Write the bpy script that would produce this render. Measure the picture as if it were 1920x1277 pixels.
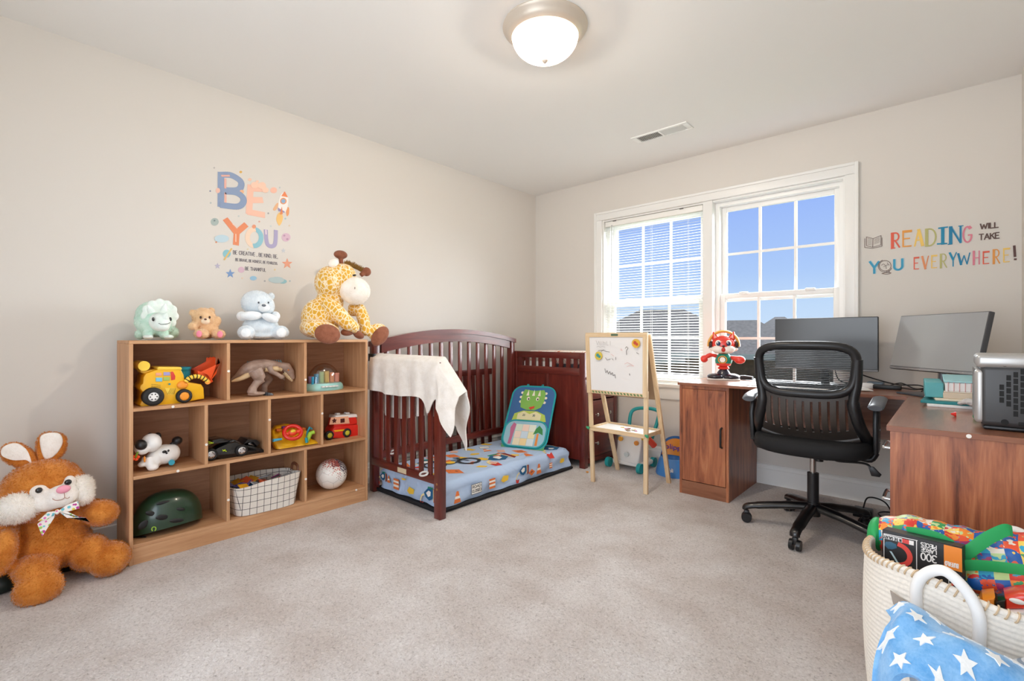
import bpy, bmesh, math, random
from mathutils import Vector, Matrix, Euler
import numpy as np
random.seed(7)
SC = bpy.context.scene
COL = SC.collection
for o in list(bpy.data.objects): bpy.data.objects.remove(o)

# ------------------------------------------------------------------ camera
FPX = 911.0; CXP = 960.0; HY = 632.0; CAMH = 1.035; CEIL = 2.44
ANG = math.atan2(1785 - 960, 911.0)
FW = Vector((-math.sin(ANG), math.cos(ANG), 0)); RT = Vector((math.cos(ANG), math.sin(ANG), 0)); UP = Vector((0, 0, 1))
CAM = Vector((3.081, -3.751, CAMH))
cd = bpy.data.cameras.new('camera'); co = bpy.data.objects.new('camera', cd); COL.objects.link(co)
cd.sensor_width = 36; cd.lens = FPX / 1920 * 36; cd.clip_start = .02; cd.clip_end = 300
cd.shift_y = -(638.5 - HY) / 1920
co.location = CAM; co.rotation_euler = (math.pi / 2, 0, ANG)
SC.camera = co
# view
SC.view_settings.view_transform = 'Standard'; SC.view_settings.look = 'None'; SC.view_settings.gamma = 1
SC.view_settings.exposure = 0.29; SC.view_settings.use_curve_mapping = False
SC.cycles.use_denoising = True
SC.cycles.max_bounces = 10; SC.cycles.diffuse_bounces = 6; SC.cycles.transparent_max_bounces = 24; SC.cycles.sample_clamp_indirect = 6

def srgb(c):
    if isinstance(c, str):
        c = c.lstrip('#'); c = [int(c[i:i + 2], 16) / 255 for i in (0, 2, 4)]
    return tuple((x / 12.92 if x <= .04045 else ((x + .055) / 1.055) ** 2.4) for x in c) + (1,)

# ------------------------------------------------------------------ world: clear blue sky, paler to the horizon
W = bpy.data.worlds.new('sky'); SC.world = W; W.use_nodes = True
nt = W.node_tree; nt.nodes.clear()
wo = nt.nodes.new('ShaderNodeOutputWorld'); bg = nt.nodes.new('ShaderNodeBackground'); tc = nt.nodes.new('ShaderNodeTexCoord')
sp = nt.nodes.new('ShaderNodeSeparateXYZ'); rp = nt.nodes.new('ShaderNodeValToRGB')
nt.links.new(tc.outputs['Generated'], sp.inputs[0]); nt.links.new(sp.outputs['Z'], rp.inputs[0])
nt.links.new(rp.outputs[0], bg.inputs[0]); nt.links.new(bg.outputs[0], wo.inputs[0])
el = rp.color_ramp.elements
el[0].position = 0.0; el[0].color = srgb('#c6dcf4'); el[1].position = 1.0; el[1].color = srgb('#6f98e8')
for p_, c_ in ((.06, '#bbd5f3'), (.12, '#a8c6f3'), (.25, '#94b3f3')):
    e_ = el.new(p_); e_.color = srgb(c_)
bg.inputs[1].default_value = .87

def light(name, kind, loc, energy, color=(1, 1, 1), aim=None, **kw):
    l = bpy.data.lights.new(name, kind); l.energy = energy; l.color = color
    for k, v in kw.items(): setattr(l, k, v)
    o = bpy.data.objects.new(name, l); COL.objects.link(o); o.location = loc
    if aim is not None: o.rotation_euler = (Vector(aim) - Vector(loc)).to_track_quat('-Z', 'Y').to_euler()
    return o
# soft daylight coming in through the window (hazy bright sky), unseen fill lamp added behind the camera, shining through the front wall's opening
light('daylight', 'SUN', (1.2, 3, 4), 23.0, (.94, .98, 1), aim=(1.2 - .28, 3 - 1.0, 4 - .62), angle=math.radians(85))
light('fill_light', 'AREA', (2.3, -4.75, 1.25), 40, (.92, .965, 1), aim=(3.0, -.3, 1.6), shape='RECTANGLE', size=1.8, size_y=1.9)

# ------------------------------------------------------------------ pixel helpers (photo frame 1920 x 1277)
def ray(u, v): return FW + (u - CXP) / FPX * RT + (HY - v) / FPX * UP
def onZ(u, v, z=0.0): r = ray(u, v); return CAM + r * ((z - CAM.z) / r.z)
def onX(u, v, x=0.0): r = ray(u, v); return CAM + r * ((x - CAM.x) / r.x)
def onY(u, v, y=0.0): r = ray(u, v); return CAM + r * ((y - CAM.y) / r.y)
class View:                       # a zoomed crop of the photo: crop pixel -> photo pixel -> point on a plane
    def __init__(s, x0, y0, k): s.x0, s.y0, s.k = x0, y0, k
    def X(s, u, v, x): return onX(s.x0 + u / s.k, s.y0 + v / s.k, x)
    def Y(s, u, v, y): return onY(s.x0 + u / s.k, s.y0 + v / s.k, y)
    def Z(s, u, v, z): return onZ(s.x0 + u / s.k, s.y0 + v / s.k, z)
    def sx(s, u, v, x): return ((s.X(u + 5, v, x) - s.X(u - 5, v, x)).length / 10, (s.X(u, v + 5, x) - s.X(u, v - 5, x)).length / 10)

# ------------------------------------------------------------------ materials
MATS = {}
def newmat(name):
    m = bpy.data.materials.new(name); m.use_nodes = True
    return m, m.node_tree, m.node_tree.nodes['Principled BSDF']
def N(t, typ, **kw):
    n = t.nodes.new(typ)
    for k, v in kw.items():
        if hasattr(n, k): setattr(n, k, v)
        else: n.inputs[k].default_value = v
    return n
def coords(t, kind='Object', scale=(1, 1, 1), rot=(0, 0, 0), loc=(0, 0, 0)):
    c = N(t, 'ShaderNodeTexCoord'); m = N(t, 'ShaderNodeMapping')
    m.inputs['Scale'].default_value = scale; m.inputs['Rotation'].default_value = rot; m.inputs['Location'].default_value = loc
    t.links.new(c.outputs[kind], m.inputs[0]); return m.outputs[0]
def ramp(t, fac, stops, interp='LINEAR'):
    r = N(t, 'ShaderNodeValToRGB'); r.color_ramp.interpolation = interp; e = r.color_ramp.elements
    while len(e) < len(stops): e.new(.5)
    for i, (p, c) in enumerate(stops): e[i].position = p; e[i].color = srgb(c) if not isinstance(c, tuple) or len(c) != 4 else c
    t.links.new(fac, r.inputs[0]); return r.outputs[0]
def bump(t, b, fac, strength, dist):
    n = N(t, 'ShaderNodeBump'); n.inputs['Strength'].default_value = strength; n.inputs['Distance'].default_value = dist
    t.links.new(fac, n.inputs['Height']); t.links.new(n.outputs[0], b.inputs['Normal'])
def plain(name, col, rough=.5, metal=0, coat=0, sheen=0, noise=0, nscale=60, bstr=.3, bdist=.002, emit=None, estr=0, spec=None, alpha=None):
    if name in MATS: return MATS[name]
    m, t, b = newmat(name); b.inputs['Base Color'].default_value = srgb(col); b.inputs['Roughness'].default_value = rough; b.inputs['Metallic'].default_value = metal
    if coat: b.inputs['Coat Weight'].default_value = coat; b.inputs['Coat Roughness'].default_value = .1
    if sheen: b.inputs['Sheen Weight'].default_value = sheen; b.inputs['Sheen Roughness'].default_value = .5
    if spec is not None: b.inputs['Specular IOR Level'].default_value = spec
    if noise:
        c = coords(t); n = N(t, 'ShaderNodeTexNoise'); n.inputs['Scale'].default_value = nscale; n.inputs['Detail'].default_value = 5
        t.links.new(c, n.inputs['Vector'])
        h = Vector(srgb(col)[:3])
        o = ramp(t, n.outputs[0], [(.3, tuple(h * (1 - noise)) + (1,)), (.7, tuple(h * (1 + noise * .6)) + (1,))])
        t.links.new(o, b.inputs['Base Color'])
        if bstr: bump(t, b, n.outputs[0], bstr, bdist)
    if emit: b.inputs['Emission Color'].default_value = srgb(emit); b.inputs['Emission Strength'].default_value = estr
    MATS[name] = m; return m
def fur(name, col, col2=None, scale=220, dist=.004, sheen=.5):
    if name in MATS: return MATS[name]
    m, t, b = newmat(name); c = coords(t)
    n = N(t, 'ShaderNodeTexNoise'); n.inputs['Scale'].default_value = scale; n.inputs['Detail'].default_value = 6; n.inputs['Distortion'].default_value = .6
    n2 = N(t, 'ShaderNodeTexNoise'); n2.inputs['Scale'].default_value = scale * .12; n2.inputs['Detail'].default_value = 3
    t.links.new(c, n.inputs['Vector']); t.links.new(c, n2.inputs['Vector'])
    mx = N(t, 'ShaderNodeMath', operation='MULTIPLY_ADD'); mx.inputs[1].default_value = .45
    t.links.new(n.outputs[0], mx.inputs[0]); t.links.new(n2.outputs[0], mx.inputs[2])
    h = Vector(srgb(col)[:3]); h2 = Vector(srgb(col2)[:3]) if col2 else h * 1.25
    t.links.new(ramp(t, mx.outputs[0], [(.5, tuple(h) + (1,)), (.95, tuple(h2) + (1,))]), b.inputs['Base Color'])
    b.inputs['Roughness'].default_value = .95; b.inputs['Sheen Weight'].default_value = sheen; b.inputs['Sheen Roughness'].default_value = .4
    b.inputs['Specular IOR Level'].default_value = .15
    bump(t, b, mx.outputs[0], .8, dist); MATS[name] = m; return m
def wood(name, cols, axis=1, scale=1.0, rough=.45, coat=0, stretch=14):
    if name in MATS: return MATS[name]
    m, t, b = newmat(name); s = [stretch * scale] * 3; s[axis] = 1.0 * scale
    c = coords(t, scale=s)
    n = N(t, 'ShaderNodeTexNoise'); n.inputs['Scale'].default_value = 2.2; n.inputs['Detail'].default_value = 7; n.inputs['Roughness'].default_value = .62; n.inputs['Distortion'].default_value = .7
    t.links.new(c, n.inputs['Vector'])
    s2 = [60 * scale] * 3; s2[axis] = 2 * scale
    n2 = N(t, 'ShaderNodeTexNoise'); n2.inputs['Scale'].default_value = 4; n2.inputs['Detail'].default_value = 3
    t.links.new(coords(t, scale=s2), n2.inputs['Vector'])
    mx = N(t, 'ShaderNodeMath', operation='MULTIPLY_ADD'); mx.inputs[1].default_value = .25
    t.links.new(n2.outputs[0], mx.inputs[0]); t.links.new(n.outputs[0], mx.inputs[2])
    k = len(cols); t.links.new(ramp(t, mx.outputs[0], [(.42 + .42 * i / max(1, k - 1), cc) for i, cc in enumerate(cols)]), b.inputs['Base Color'])
    b.inputs['Roughness'].default_value = rough
    if coat: b.inputs['Coat Weight'].default_value = coat; b.inputs['Coat Roughness'].default_value = .15
    bump(t, b, mx.outputs[0], .08, .001); MATS[name] = m; return m
def glass(name, tint='#ffffff', gloss=.07, rough=.02):
    if name in MATS: return MATS[name]
    m = bpy.data.materials.new(name); m.use_nodes = True; t = m.node_tree; t.nodes.clear()
    o = N(t, 'ShaderNodeOutputMaterial'); a = N(t, 'ShaderNodeBsdfTransparent'); g = N(t, 'ShaderNodeBsdfGlossy'); x = N(t, 'ShaderNodeMixShader')
    a.inputs[0].default_value = srgb(tint); g.inputs['Roughness'].default_value = rough; x.inputs[0].default_value = gloss
    t.links.new(a.outputs[0], x.inputs[1]); t.links.new(g.outputs[0], x.inputs[2]); t.links.new(x.outputs[0], o.inputs[0]); MATS[name] = m; return m

# ------------------------------------------------------------------ mesh builder
class MB:
    def __init__(s): s.v = []; s.f = []; s.m = []; s.mi = 0
    def add(s, vs, fs, M=None):
        o = len(s.v)
        s.v += [tuple(M @ Vector(p)) if M is not None else tuple(p) for p in vs]
        s.f += [tuple(i + o for i in f) for f in fs]; s.m += [s.mi] * len(fs); return s
    def bm(s, b, M=None):
        b.verts.index_update(); s.add([v.co.copy() for v in b.verts], [[v.index for v in f.verts] for f in b.faces], M); b.free(); return s
    def box(s, a, b, M=None):
        (x0, y0, z0), (x1, y1, z1) = a, b
        return s.add([(x0, y0, z0), (x1, y0, z0), (x1, y1, z0), (x0, y1, z0), (x0, y0, z1), (x1, y0, z1), (x1, y1, z1), (x0, y1, z1)],
                     [(0, 3, 2, 1), (4, 5, 6, 7), (0, 1, 5, 4), (1, 2, 6, 5), (2, 3, 7, 6), (3, 0, 4, 7)], M)
    def rbox(s, a, b, r=.004, seg=2, M=None):
        c = [(a[i] + b[i]) / 2 for i in range(3)]; d = [abs(b[i] - a[i]) for i in range(3)]
        k = bmesh.new(); bmesh.ops.create_cube(k, size=1)
        for v in k.verts: v.co = Vector((v.co.x * d[0] + c[0], v.co.y * d[1] + c[1], v.co.z * d[2] + c[2]))
        r = min(r, min(d) * .49)
        bmesh.ops.bevel(k, geom=list(k.edges) + list(k.verts), offset=r, segments=seg, profile=.5, affect='EDGES', clamp_overlap=True)
        return s.bm(k, M)
    def ball(s, c, r, seg=20, rot=None, ring=None):
        if isinstance(r, (int, float)): r = (r, r, r)
        ring = ring or max(6, seg * 2 // 3); R_ = rot.to_matrix() if isinstance(rot, Euler) else rot; vs = []; fs = []
        def P(p):
            p = Vector((p[0] * r[0], p[1] * r[1], p[2] * r[2])); p = R_ @ p if R_ is not None else p; return p + Vector(c)
        vs.append(P((0, 0, 1)))
        for i in range(1, ring):
            t = math.pi * i / ring
            for j in range(seg): q = 2 * math.pi * j / seg; vs.append(P((math.sin(t) * math.cos(q), math.sin(t) * math.sin(q), math.cos(t))))
        vs.append(P((0, 0, -1))); L = len(vs) - 1
        for j in range(seg): fs.append((0, 1 + j, 1 + (j + 1) % seg))
        for i in range(ring - 2):
            for j in range(seg):
                a = 1 + i * seg + j; b = 1 + i * seg + (j + 1) % seg; fs.append((a, a + seg, b + seg, b))
        for j in range(seg): fs.append((L, L - seg + (j + 1) % seg, L - seg + j))
        return s.add(vs, fs)
    def cyl(s, p0, p1, r0, r1=None, n=20, cap=True):
        return s.tube([p0, p1], [r0, r0 if r1 is None else r1], n, cap)
    def tube(s, path, r, n=10, cap=True, closed=False, flat=None, up=None):
        path = [Vector(p) for p in path]; k = len(path); rs = [r] * k if isinstance(r, (int, float)) else list(r)
        vs = []; fs = []; prev = None
        for i, p in enumerate(path):
            a = path[(i - 1) % k] if (closed or i) else path[0]; b = path[(i + 1) % k] if (closed or i < k - 1) else path[-1]
            t = (b - a)
            t = t.normalized() if t.length > 1e-9 else Vector((0, 0, 1))
            if prev is None:
                h = Vector(up) if up is not None else (Vector((0, 0, 1)) if abs(t.z) < .9 else Vector((1, 0, 0)))
                x = h.cross(t).normalized()
            else:
                x = prev - t * prev.dot(t); x = x.normalized() if x.length > 1e-6 else prev
            prev = x; y = t.cross(x)
            fx, fy = flat if flat else (1, 1)
            for j in range(n):
                q = 2 * math.pi * j / n; vs.append(p + x * (rs[i] * fx * math.cos(q)) + y * (rs[i] * fy * math.sin(q)))
        m = k if closed else k - 1
        for i in range(m):
            for j in range(n):
                a = i * n + j; b = i * n + (j + 1) % n; c = ((i + 1) % k) * n + (j + 1) % n; d = ((i + 1) % k) * n + j; fs.append((a, b, c, d))
        if cap and not closed: fs.append(tuple(range(n - 1, -1, -1))); fs.append(tuple((k - 1) * n + j for j in range(n)))
        return s.add(vs, fs)
    def lathe(s, prof, n=32, M=None, c=(0, 0, 0), cap=True):
        vs = []; fs = []; k = len(prof)
        for (r, z) in prof:
            for j in range(n): q = 2 * math.pi * j / n; vs.append((c[0] + r * math.cos(q), c[1] + r * math.sin(q), c[2] + z))
        for i in range(k - 1):
            for j in range(n): a = i * n + j; b = i * n + (j + 1) % n; fs.append((a, b, b + n, a + n))
        if cap and prof[0][0] > 1e-6: fs.append(tuple(range(n - 1, -1, -1)))
        if cap and prof[-1][0] > 1e-6: fs.append(tuple((k - 1) * n + j for j in range(n)))
        return s.add(vs, fs, M)
    def prism(s, pts, off):           # planar outline (3-D points, any winding), pushed out along off
        off = Vector(off); p = [Vector(q) for q in pts]; n = len(p)
        nr = Vector((0, 0, 0))
        for i in range(n): nr += p[i].cross(p[(i + 1) % n])
        if nr.dot(off) > 0: p.reverse()
        vs = p + [q + off for q in p]
        return s.add(vs, [tuple(range(n)), tuple(range(2 * n - 1, n - 1, -1))] + [(i, i + n, (i + 1) % n + n, (i + 1) % n) for i in range(n)])
    def rprism(s, pts, off, bev=.004, seg=2):      # the same with rounded rims
        off = Vector(off); p = [Vector(q) for q in pts]; k = bmesh.new(); n = len(p)
        a = [k.verts.new(q) for q in p]; b = [k.verts.new(q + off) for q in p]
        k.faces.new(a); k.faces.new(b[::-1])
        for i in range(n): k.faces.new((a[i], b[i], b[(i + 1) % n], a[(i + 1) % n]))
        bmesh.ops.recalc_face_normals(k, faces=k.faces)
        ed = [e for e in k.edges if not (e.verts[0] in a) ^ (e.verts[1] in a)]
        bmesh.ops.bevel(k, geom=ed, offset=bev, segments=seg, profile=.5, affect='EDGES', clamp_overlap=True)
        return s.bm(k)
    def grid(s, nu, nv, fn, closed_u=False):
        vs = [fn(i / (nu if closed_u else nu - 1), j / (nv - 1)) for j in range(nv) for i in range(nu)]; fs = []
        for j in range(nv - 1):
            for i in range(nu if closed_u else nu - 1): a = j * nu + i; b = j * nu + (i + 1) % nu; fs.append((a, b, b + nu, a + nu))
        return s.add(vs, fs)

def mesh_of(mb, name, mats, angle=40, smooth=True, solid=0):
    me = bpy.data.meshes.new(name); me.from_pydata([tuple(v) for v in mb.v], [], mb.f)
    mats = mats if isinstance(mats, (list, tuple)) else [mats]
    for m in mats: me.materials.append(m)
    if len(mats) > 1: me.polygons.foreach_set('material_index', mb.m)
    if smooth:
        me.polygons.foreach_set('use_smooth', [True] * len(me.polygons)); me.set_sharp_from_angle(angle=math.radians(angle))
    me.update(); return me
def fix(mb):                        # consistent outward normals
    k = bmesh.new(); vs = [k.verts.new(v) for v in mb.v]
    for f in mb.f:
        try: k.faces.new([vs[i] for i in f])
        except ValueError: pass
    bmesh.ops.recalc_face_normals(k, faces=k.faces); o = MB(); return o.bm(k)
def fuse(mb, voxel=.006, smooth=6, disp=0, seed=0):    # melt overlapping lumps into one continuous skin
    me = bpy.data.meshes.new('t'); me.from_pydata(mb.v, [], mb.f); o = bpy.data.objects.new('t', me); COL.objects.link(o)
    r = o.modifiers.new('r', 'REMESH'); r.mode = 'VOXEL'; r.voxel_size = voxel
    if smooth: q = o.modifiers.new('s', 'SMOOTH'); q.factor = .5; q.iterations = smooth
    dg = bpy.context.evaluated_depsgraph_get(); dg.update(); e = o.evaluated_get(dg); m2 = e.to_mesh()
    out = MB(); vs = [v.co.copy() for v in m2.vertices]
    if disp:
        rnd = random.Random(seed); nn = [v.normal.copy() for v in m2.vertices]
        vs = [v + n * rnd.uniform(-disp, disp) for v, n in zip(vs, nn)]
    out.add(vs, [tuple(p.vertices) for p in m2.polygons]); e.to_mesh_clear()
    bpy.data.objects.remove(o); bpy.data.meshes.remove(me); return out

def blades(mb, n, length, seed=1, width=.0011, droop=.35):     # short plush fibres standing on a skin
    rnd = random.Random(seed); V = [Vector(v) for v in mb.v]; ar = []; tot = 0
    for f in mb.f:
        a = (V[f[1]] - V[f[0]]).cross(V[f[2]] - V[f[0]]).length * (1 if len(f) > 3 else .5); tot += a; ar.append(tot)
    import bisect
    o = MB(); o.nn = []; vs = []; fs = []
    for i in range(n):
        f = mb.f[min(len(ar) - 1, bisect.bisect(ar, rnd.random() * tot))]; a, b = rnd.random(), rnd.random(); p = V[f[0]].lerp(V[f[1]], a).lerp((V[f[3]] if len(f) > 3 else V[f[2]]).lerp(V[f[2]], a), b)
        nn = (V[f[1]] - V[f[0]]).cross(V[f[2]] - V[f[0]])
        if nn.length < 1e-12: continue
        nn.normalize(); L = length * rnd.uniform(.6, 1.25); t = Vector((rnd.uniform(-1, 1), rnd.uniform(-1, 1), rnd.uniform(-1, 1) - droop)); t = (t - nn * t.dot(nn)) * .75; d = (nn + t).normalized(); s_ = d.cross(Vector((rnd.uniform(-1, 1), rnd.uniform(-1, 1), rnd.uniform(-1, 1)))).normalized() * width
        k = len(vs); vs += [p - nn * .001 - s_, p - nn * .001 + s_, p + d * L]; fs.append((k, k + 1, k + 2)); o.nn.append(nn)
    return o.add(vs, fs)
def fibre(col):                      # thin fibres let light through
    nm = 'plush fibre ' + col
    if nm in MATS: return MATS[nm]
    m = bpy.data.materials.new(nm); m.use_nodes = True; t = m.node_tree; t.nodes.clear(); o = N(t, 'ShaderNodeOutputMaterial'); d = N(t, 'ShaderNodeBsdfDiffuse'); r = N(t, 'ShaderNodeBsdfTranslucent'); x = N(t, 'ShaderNodeMixShader')
    d.inputs[0].default_value = srgb(col); r.inputs[0].default_value = srgb(col); x.inputs[0].default_value = .5; t.links.new(d.outputs[0], x.inputs[1]); t.links.new(r.outputs[0], x.inputs[2]); t.links.new(x.outputs[0], o.inputs[0]); MATS[nm] = m; return m
def furry(parent, name, mb, mat, col, n, length, seed=1, width=.0011):
    b = blades(mb, n, length, seed, width); p = partw(parent, name, mb, mat); partw(p, 'fur', b, fibre(col), kind='stuff', smooth=False); return p
ROOTM = {}
def tagit(o, label=None, cat=None, group=None, kind=None):
    if label: o['label'] = label
    if cat: o['category'] = cat
    if group: o['group'] = group
    if kind: o['kind'] = kind
    return o
def thing(name, label, cat, loc=(0, 0, 0), rz=0, group=None, kind=None):
    o = bpy.data.objects.new(name, None); o.empty_display_size = .05; COL.objects.link(o); o.location = loc; o.rotation_euler = (0, 0, rz)
    ROOTM[o] = Matrix.Translation(loc) @ Matrix.Rotation(rz, 4, 'Z'); return tagit(o, label, cat, group, kind)
def part(parent, name, mb, mats, world=False, label=None, kind=None, angle=40, smooth=True):
    M = ROOTM.get(parent, Matrix.Identity(4))
    if world:
        I = M.inverted(); mb.v = [tuple(I @ Vector(v)) for v in mb.v]
    o = bpy.data.objects.new(name, mesh_of(mb, name, mats, angle, smooth)); COL.objects.link(o); o.parent = parent; ROOTM[o] = M
    if label: o['label'] = label
    if kind: o['kind'] = kind
    return o
def partw(parent, name, mb, mats, **k): return part(parent, name, mb, mats, world=True, **k)
def solo(name, mb, mats, label, cat, loc=None, rz=0, group=None, kind=None, world=True, angle=40):
    if loc is None:
        lo = Vector([min(v[i] for v in mb.v) for i in range(3)]); hi = Vector([max(v[i] for v in mb.v) for i in range(3)]); loc = ((lo.x + hi.x) / 2, (lo.y + hi.y) / 2, lo.z)
    M = Matrix.Translation(loc) @ Matrix.Rotation(rz, 4, 'Z')
    if world: I = M.inverted(); mb.v = [tuple(I @ Vector(v)) for v in mb.v]
    o = bpy.data.objects.new(name, mesh_of(mb, name, mats, angle)); COL.objects.link(o); o.location = loc; o.rotation_euler = (0, 0, rz); ROOTM[o] = M
    return tagit(o, label, cat, group, kind)
def struct(name, mb, mat, parent=None, smooth=False, label=None):
    o = bpy.data.objects.new(name, mesh_of(mb, name, mat, smooth=smooth)); COL.objects.link(o)
    if parent: o.parent = parent
    else: o['kind'] = 'structure'
    if label: o['label'] = label
    ROOTM[o] = Matrix.Identity(4); return o
def link_copy(o, parent):
    c = o.copy(); COL.objects.link(c); c.parent = parent; ROOTM[c] = ROOTM.get(parent, Matrix.Identity(4)); return c
def basis(o, x, y, z):               # 4x4 from origin and three axes
    return Matrix(((x[0], y[0], z[0], o[0]), (x[1], y[1], z[1], o[1]), (x[2], y[2], z[2], o[2]), (0, 0, 0, 1)))
def bez(pts, n=8, closed=False):     # smooth curve through points
    P = [Vector(p) for p in pts]; k = len(P); out = []
    for i in range(k if closed else k - 1):
        a, b, c, d = P[(i - 1) % k] if (closed or i) else P[0], P[i], P[(i + 1) % k], P[(i + 2) % k] if (closed or i < k - 2) else P[-1]
        for j in range(n):
            t = j / n; out.append(.5 * ((2 * b) + (c - a) * t + (2 * a - 5 * b + 4 * c - d) * t * t + (3 * b - a - 3 * c + d) * t ** 3))
    if not closed: out.append(P[-1])
    return out
# ------------------------------------------------------------------ hand-lettered stroke alphabet (flat print, signs, stickers)
def arc(cx, cy, rx, ry, a0, a1, n=10): return [(cx + rx * math.cos(math.radians(a0 + (a1 - a0) * i / n)), cy + ry * math.sin(math.radians(a0 + (a1 - a0) * i / n))) for i in range(n + 1)]
GL = {
 'A': (.7, [[(0, 0), (.35, 1), (.7, 0)], [(.13, .36), (.57, .36)]]),
 'B': (.6, [[(0, 0), (0, 1)], [(0, 1), (.25, 1)] + arc(.25, .77, .27, .23, 90, -90) + [(0, .54)], [(0, .54), (.28, .54)] + arc(.28, .27, .32, .27, 90, -90) + [(0, 0)]]),
 'C': (.65, [arc(.36, .5, .34, .5, 50, 310, 14)]), 'D': (.65, [[(0, 0), (0, 1), (.2, 1)] + arc(.2, .5, .44, .5, 90, -90, 12) + [(0, 0)]]),
 'E': (.52, [[(.52, 1), (0, 1), (0, 0), (.52, 0)], [(0, .52), (.42, .52)]]), 'F': (.5, [[(.5, 1), (0, 1), (0, 0)], [(0, .52), (.4, .52)]]),
 'G': (.68, [arc(.36, .5, .34, .5, 50, 330, 14) + [(.68, .45), (.42, .45)]]), 'H': (.6, [[(0, 0), (0, 1)], [(.6, 0), (.6, 1)], [(0, .5), (.6, .5)]]),
 'I': (.12, [[(.06, 0), (.06, 1)]]), 'J': (.4, [[(.4, 1), (.4, .25)] + arc(.2, .22, .2, .22, 0, -170)]), 'K': (.58, [[(0, 0), (0, 1)], [(.55, 1), (0, .45)], [(.2, .62), (.58, 0)]]),
 'L': (.48, [[(0, 1), (0, 0), (.48, 0)]]), 'M': (.8, [[(0, 0), (.06, 1), (.4, .3), (.74, 1), (.8, 0)]]), 'N': (.62, [[(0, 0), (0, 1), (.62, 0), (.62, 1)]]),
 'O': (.72, [arc(.36, .5, .36, .5, 90, 450, 18)]), 'P': (.55, [[(0, 0), (0, 1), (.25, 1)] + arc(.25, .74, .28, .26, 90, -90) + [(0, .48)]]),
 'R': (.6, [[(0, 0), (0, 1), (.25, 1)] + arc(.25, .74, .28, .26, 90, -90) + [(0, .48)], [(.22, .48), (.6, 0)]]), 'S': (.55, [arc(.28, .75, .26, .25, 40, 250, 8) + arc(.28, .26, .28, .26, 80, -150, 9)]),
 'T': (.62, [[(0, 1), (.62, 1)], [(.31, 1), (.31, 0)]]), 'U': (.64, [[(0, 1), (0, .34)] + arc(.32, .32, .32, .32, 180, 360) + [(.64, 1)]]), 'V': (.66, [[(0, 1), (.33, 0), (.66, 1)]]),
 'W': (.92, [[(0, 1), (.22, 0), (.46, .8), (.7, 0), (.92, 1)]]), 'X': (.6, [[(0, 0), (.6, 1)], [(0, 1), (.6, 0)]]), 'Y': (.64, [[(0, 1), (.32, .48), (.64, 1)], [(.32, .48), (.32, 0)]]),
 '!': (.12, [[(.06, 1), (.06, .32)], [(.06, .05), (.06, .03)]]), ',': (.12, [[(.09, .1), (.02, -.14)]]), '.': (.1, [[(.05, .03), (.05, .02)]]), ' ': (.32, []),
 '0': (.55, [arc(.275, .5, .275, .5, 90, 450, 16)]), '3': (.5, [arc(.22, .76, .26, .24, 140, -80, 8) + arc(.22, .27, .28, .27, 80, -145, 8)]),
 '1': (.2, [[(0, .8), (.15, 1), (.15, 0)]]), '2': (.5, [arc(.25, .74, .25, .26, 160, -20, 8) + [(0, 0), (.5, 0)]]), '8': (.5, [arc(.25, .75, .22, .25, 90, 450, 12), arc(.25, .26, .26, .26, 90, 450, 12)]),
 'b': (.45, [[(0, 1), (0, 0)], arc(.22, .28, .22, .28, 180, 540, 12)]), 'l': (.1, [[(.05, 1), (.05, 0)]]), 'i': (.1, [[(.05, .6), (.05, 0)], [(.05, .82), (.05, .84)]]), 'p': (.45, [[(0, .56), (0, -.35)], arc(.22, .28, .22, .28, 180, 540, 12)]),
}
def strokes(mb, lines, M, t, th0=.0012, wob=None):        # poly-lines in a 2-D frame -> flat bars of width t
    th = th0
    for ln in lines:
        for a, b in zip(ln, ln[1:]):
            d = Vector((b[0] - a[0], b[1] - a[1])); L = d.length
            if L < 1e-7: continue
            th += .00003; n = Vector((-d.y, d.x)) / L * t / 2; e = d / L * t * .28
            q = [(a[0] - e.x + n.x, a[1] - e.y + n.y, 0), (a[0] - e.x - n.x, a[1] - e.y - n.y, 0), (b[0] + e.x - n.x, b[1] + e.y - n.y, 0), (b[0] + e.x + n.x, b[1] + e.y + n.y, 0)]
            mb.add(q + [(x, y, th) for x, y, _ in q], [(3, 2, 1, 0), (4, 5, 6, 7), (0, 1, 5, 4), (1, 2, 6, 5), (2, 3, 7, 6), (3, 0, 4, 7)], M)
    return mb
def glyph(ch, h, wx=1.0, slant=0): 
    w, ls = GL[ch]; return w * h * wx, [[(x * h * wx + slant * y * h, y * h) for x, y in l] for l in ls]
def write(mb, text, M, h, t, wx=1.0, gap=.16, th=.0012, width=None):
    total = sum(GL[c][0] * h * wx for c in text) + gap * h * (len(text) - 1)
    k = (width / total) if width else 1; x = 0
    for c in text:
        w, ls = glyph(c, h, wx * k); strokes(mb, [[(px + x, py) for px, py in l] for l in ls], M, t, th); x += w + gap * h * k
    return mb
def disc(mb, c, r, M, th=.0012, n=18, ry=None, rot=0):
    ry = ry or r; pts = [(c[0] + r * math.cos(q) * math.cos(rot) - ry * math.sin(q) * math.sin(rot), c[1] + r * math.cos(q) * math.sin(rot) + ry * math.sin(q) * math.cos(rot)) for q in [2 * math.pi * i / n for i in range(n)]]
    return flat(mb, pts, M, th)
def flat(mb, pts, M, th=.0012):
    n = len(pts); return mb.add([(x, y, 0) for x, y in pts] + [(x, y, th) for x, y in pts], [tuple(range(n - 1, -1, -1)), tuple(range(n, 2 * n))] + [(i, (i + 1) % n, (i + 1) % n + n, i + n) for i in range(n)], M)
def star(r, r2, n=5, a0=90, c=(0, 0)): return [(c[0] + (r if i % 2 == 0 else r2) * math.cos(math.radians(a0 + 180 * i / n)), c[1] + (r if i % 2 == 0 else r2) * math.sin(math.radians(a0 + 180 * i / n))) for i in range(2 * n)]
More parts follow.
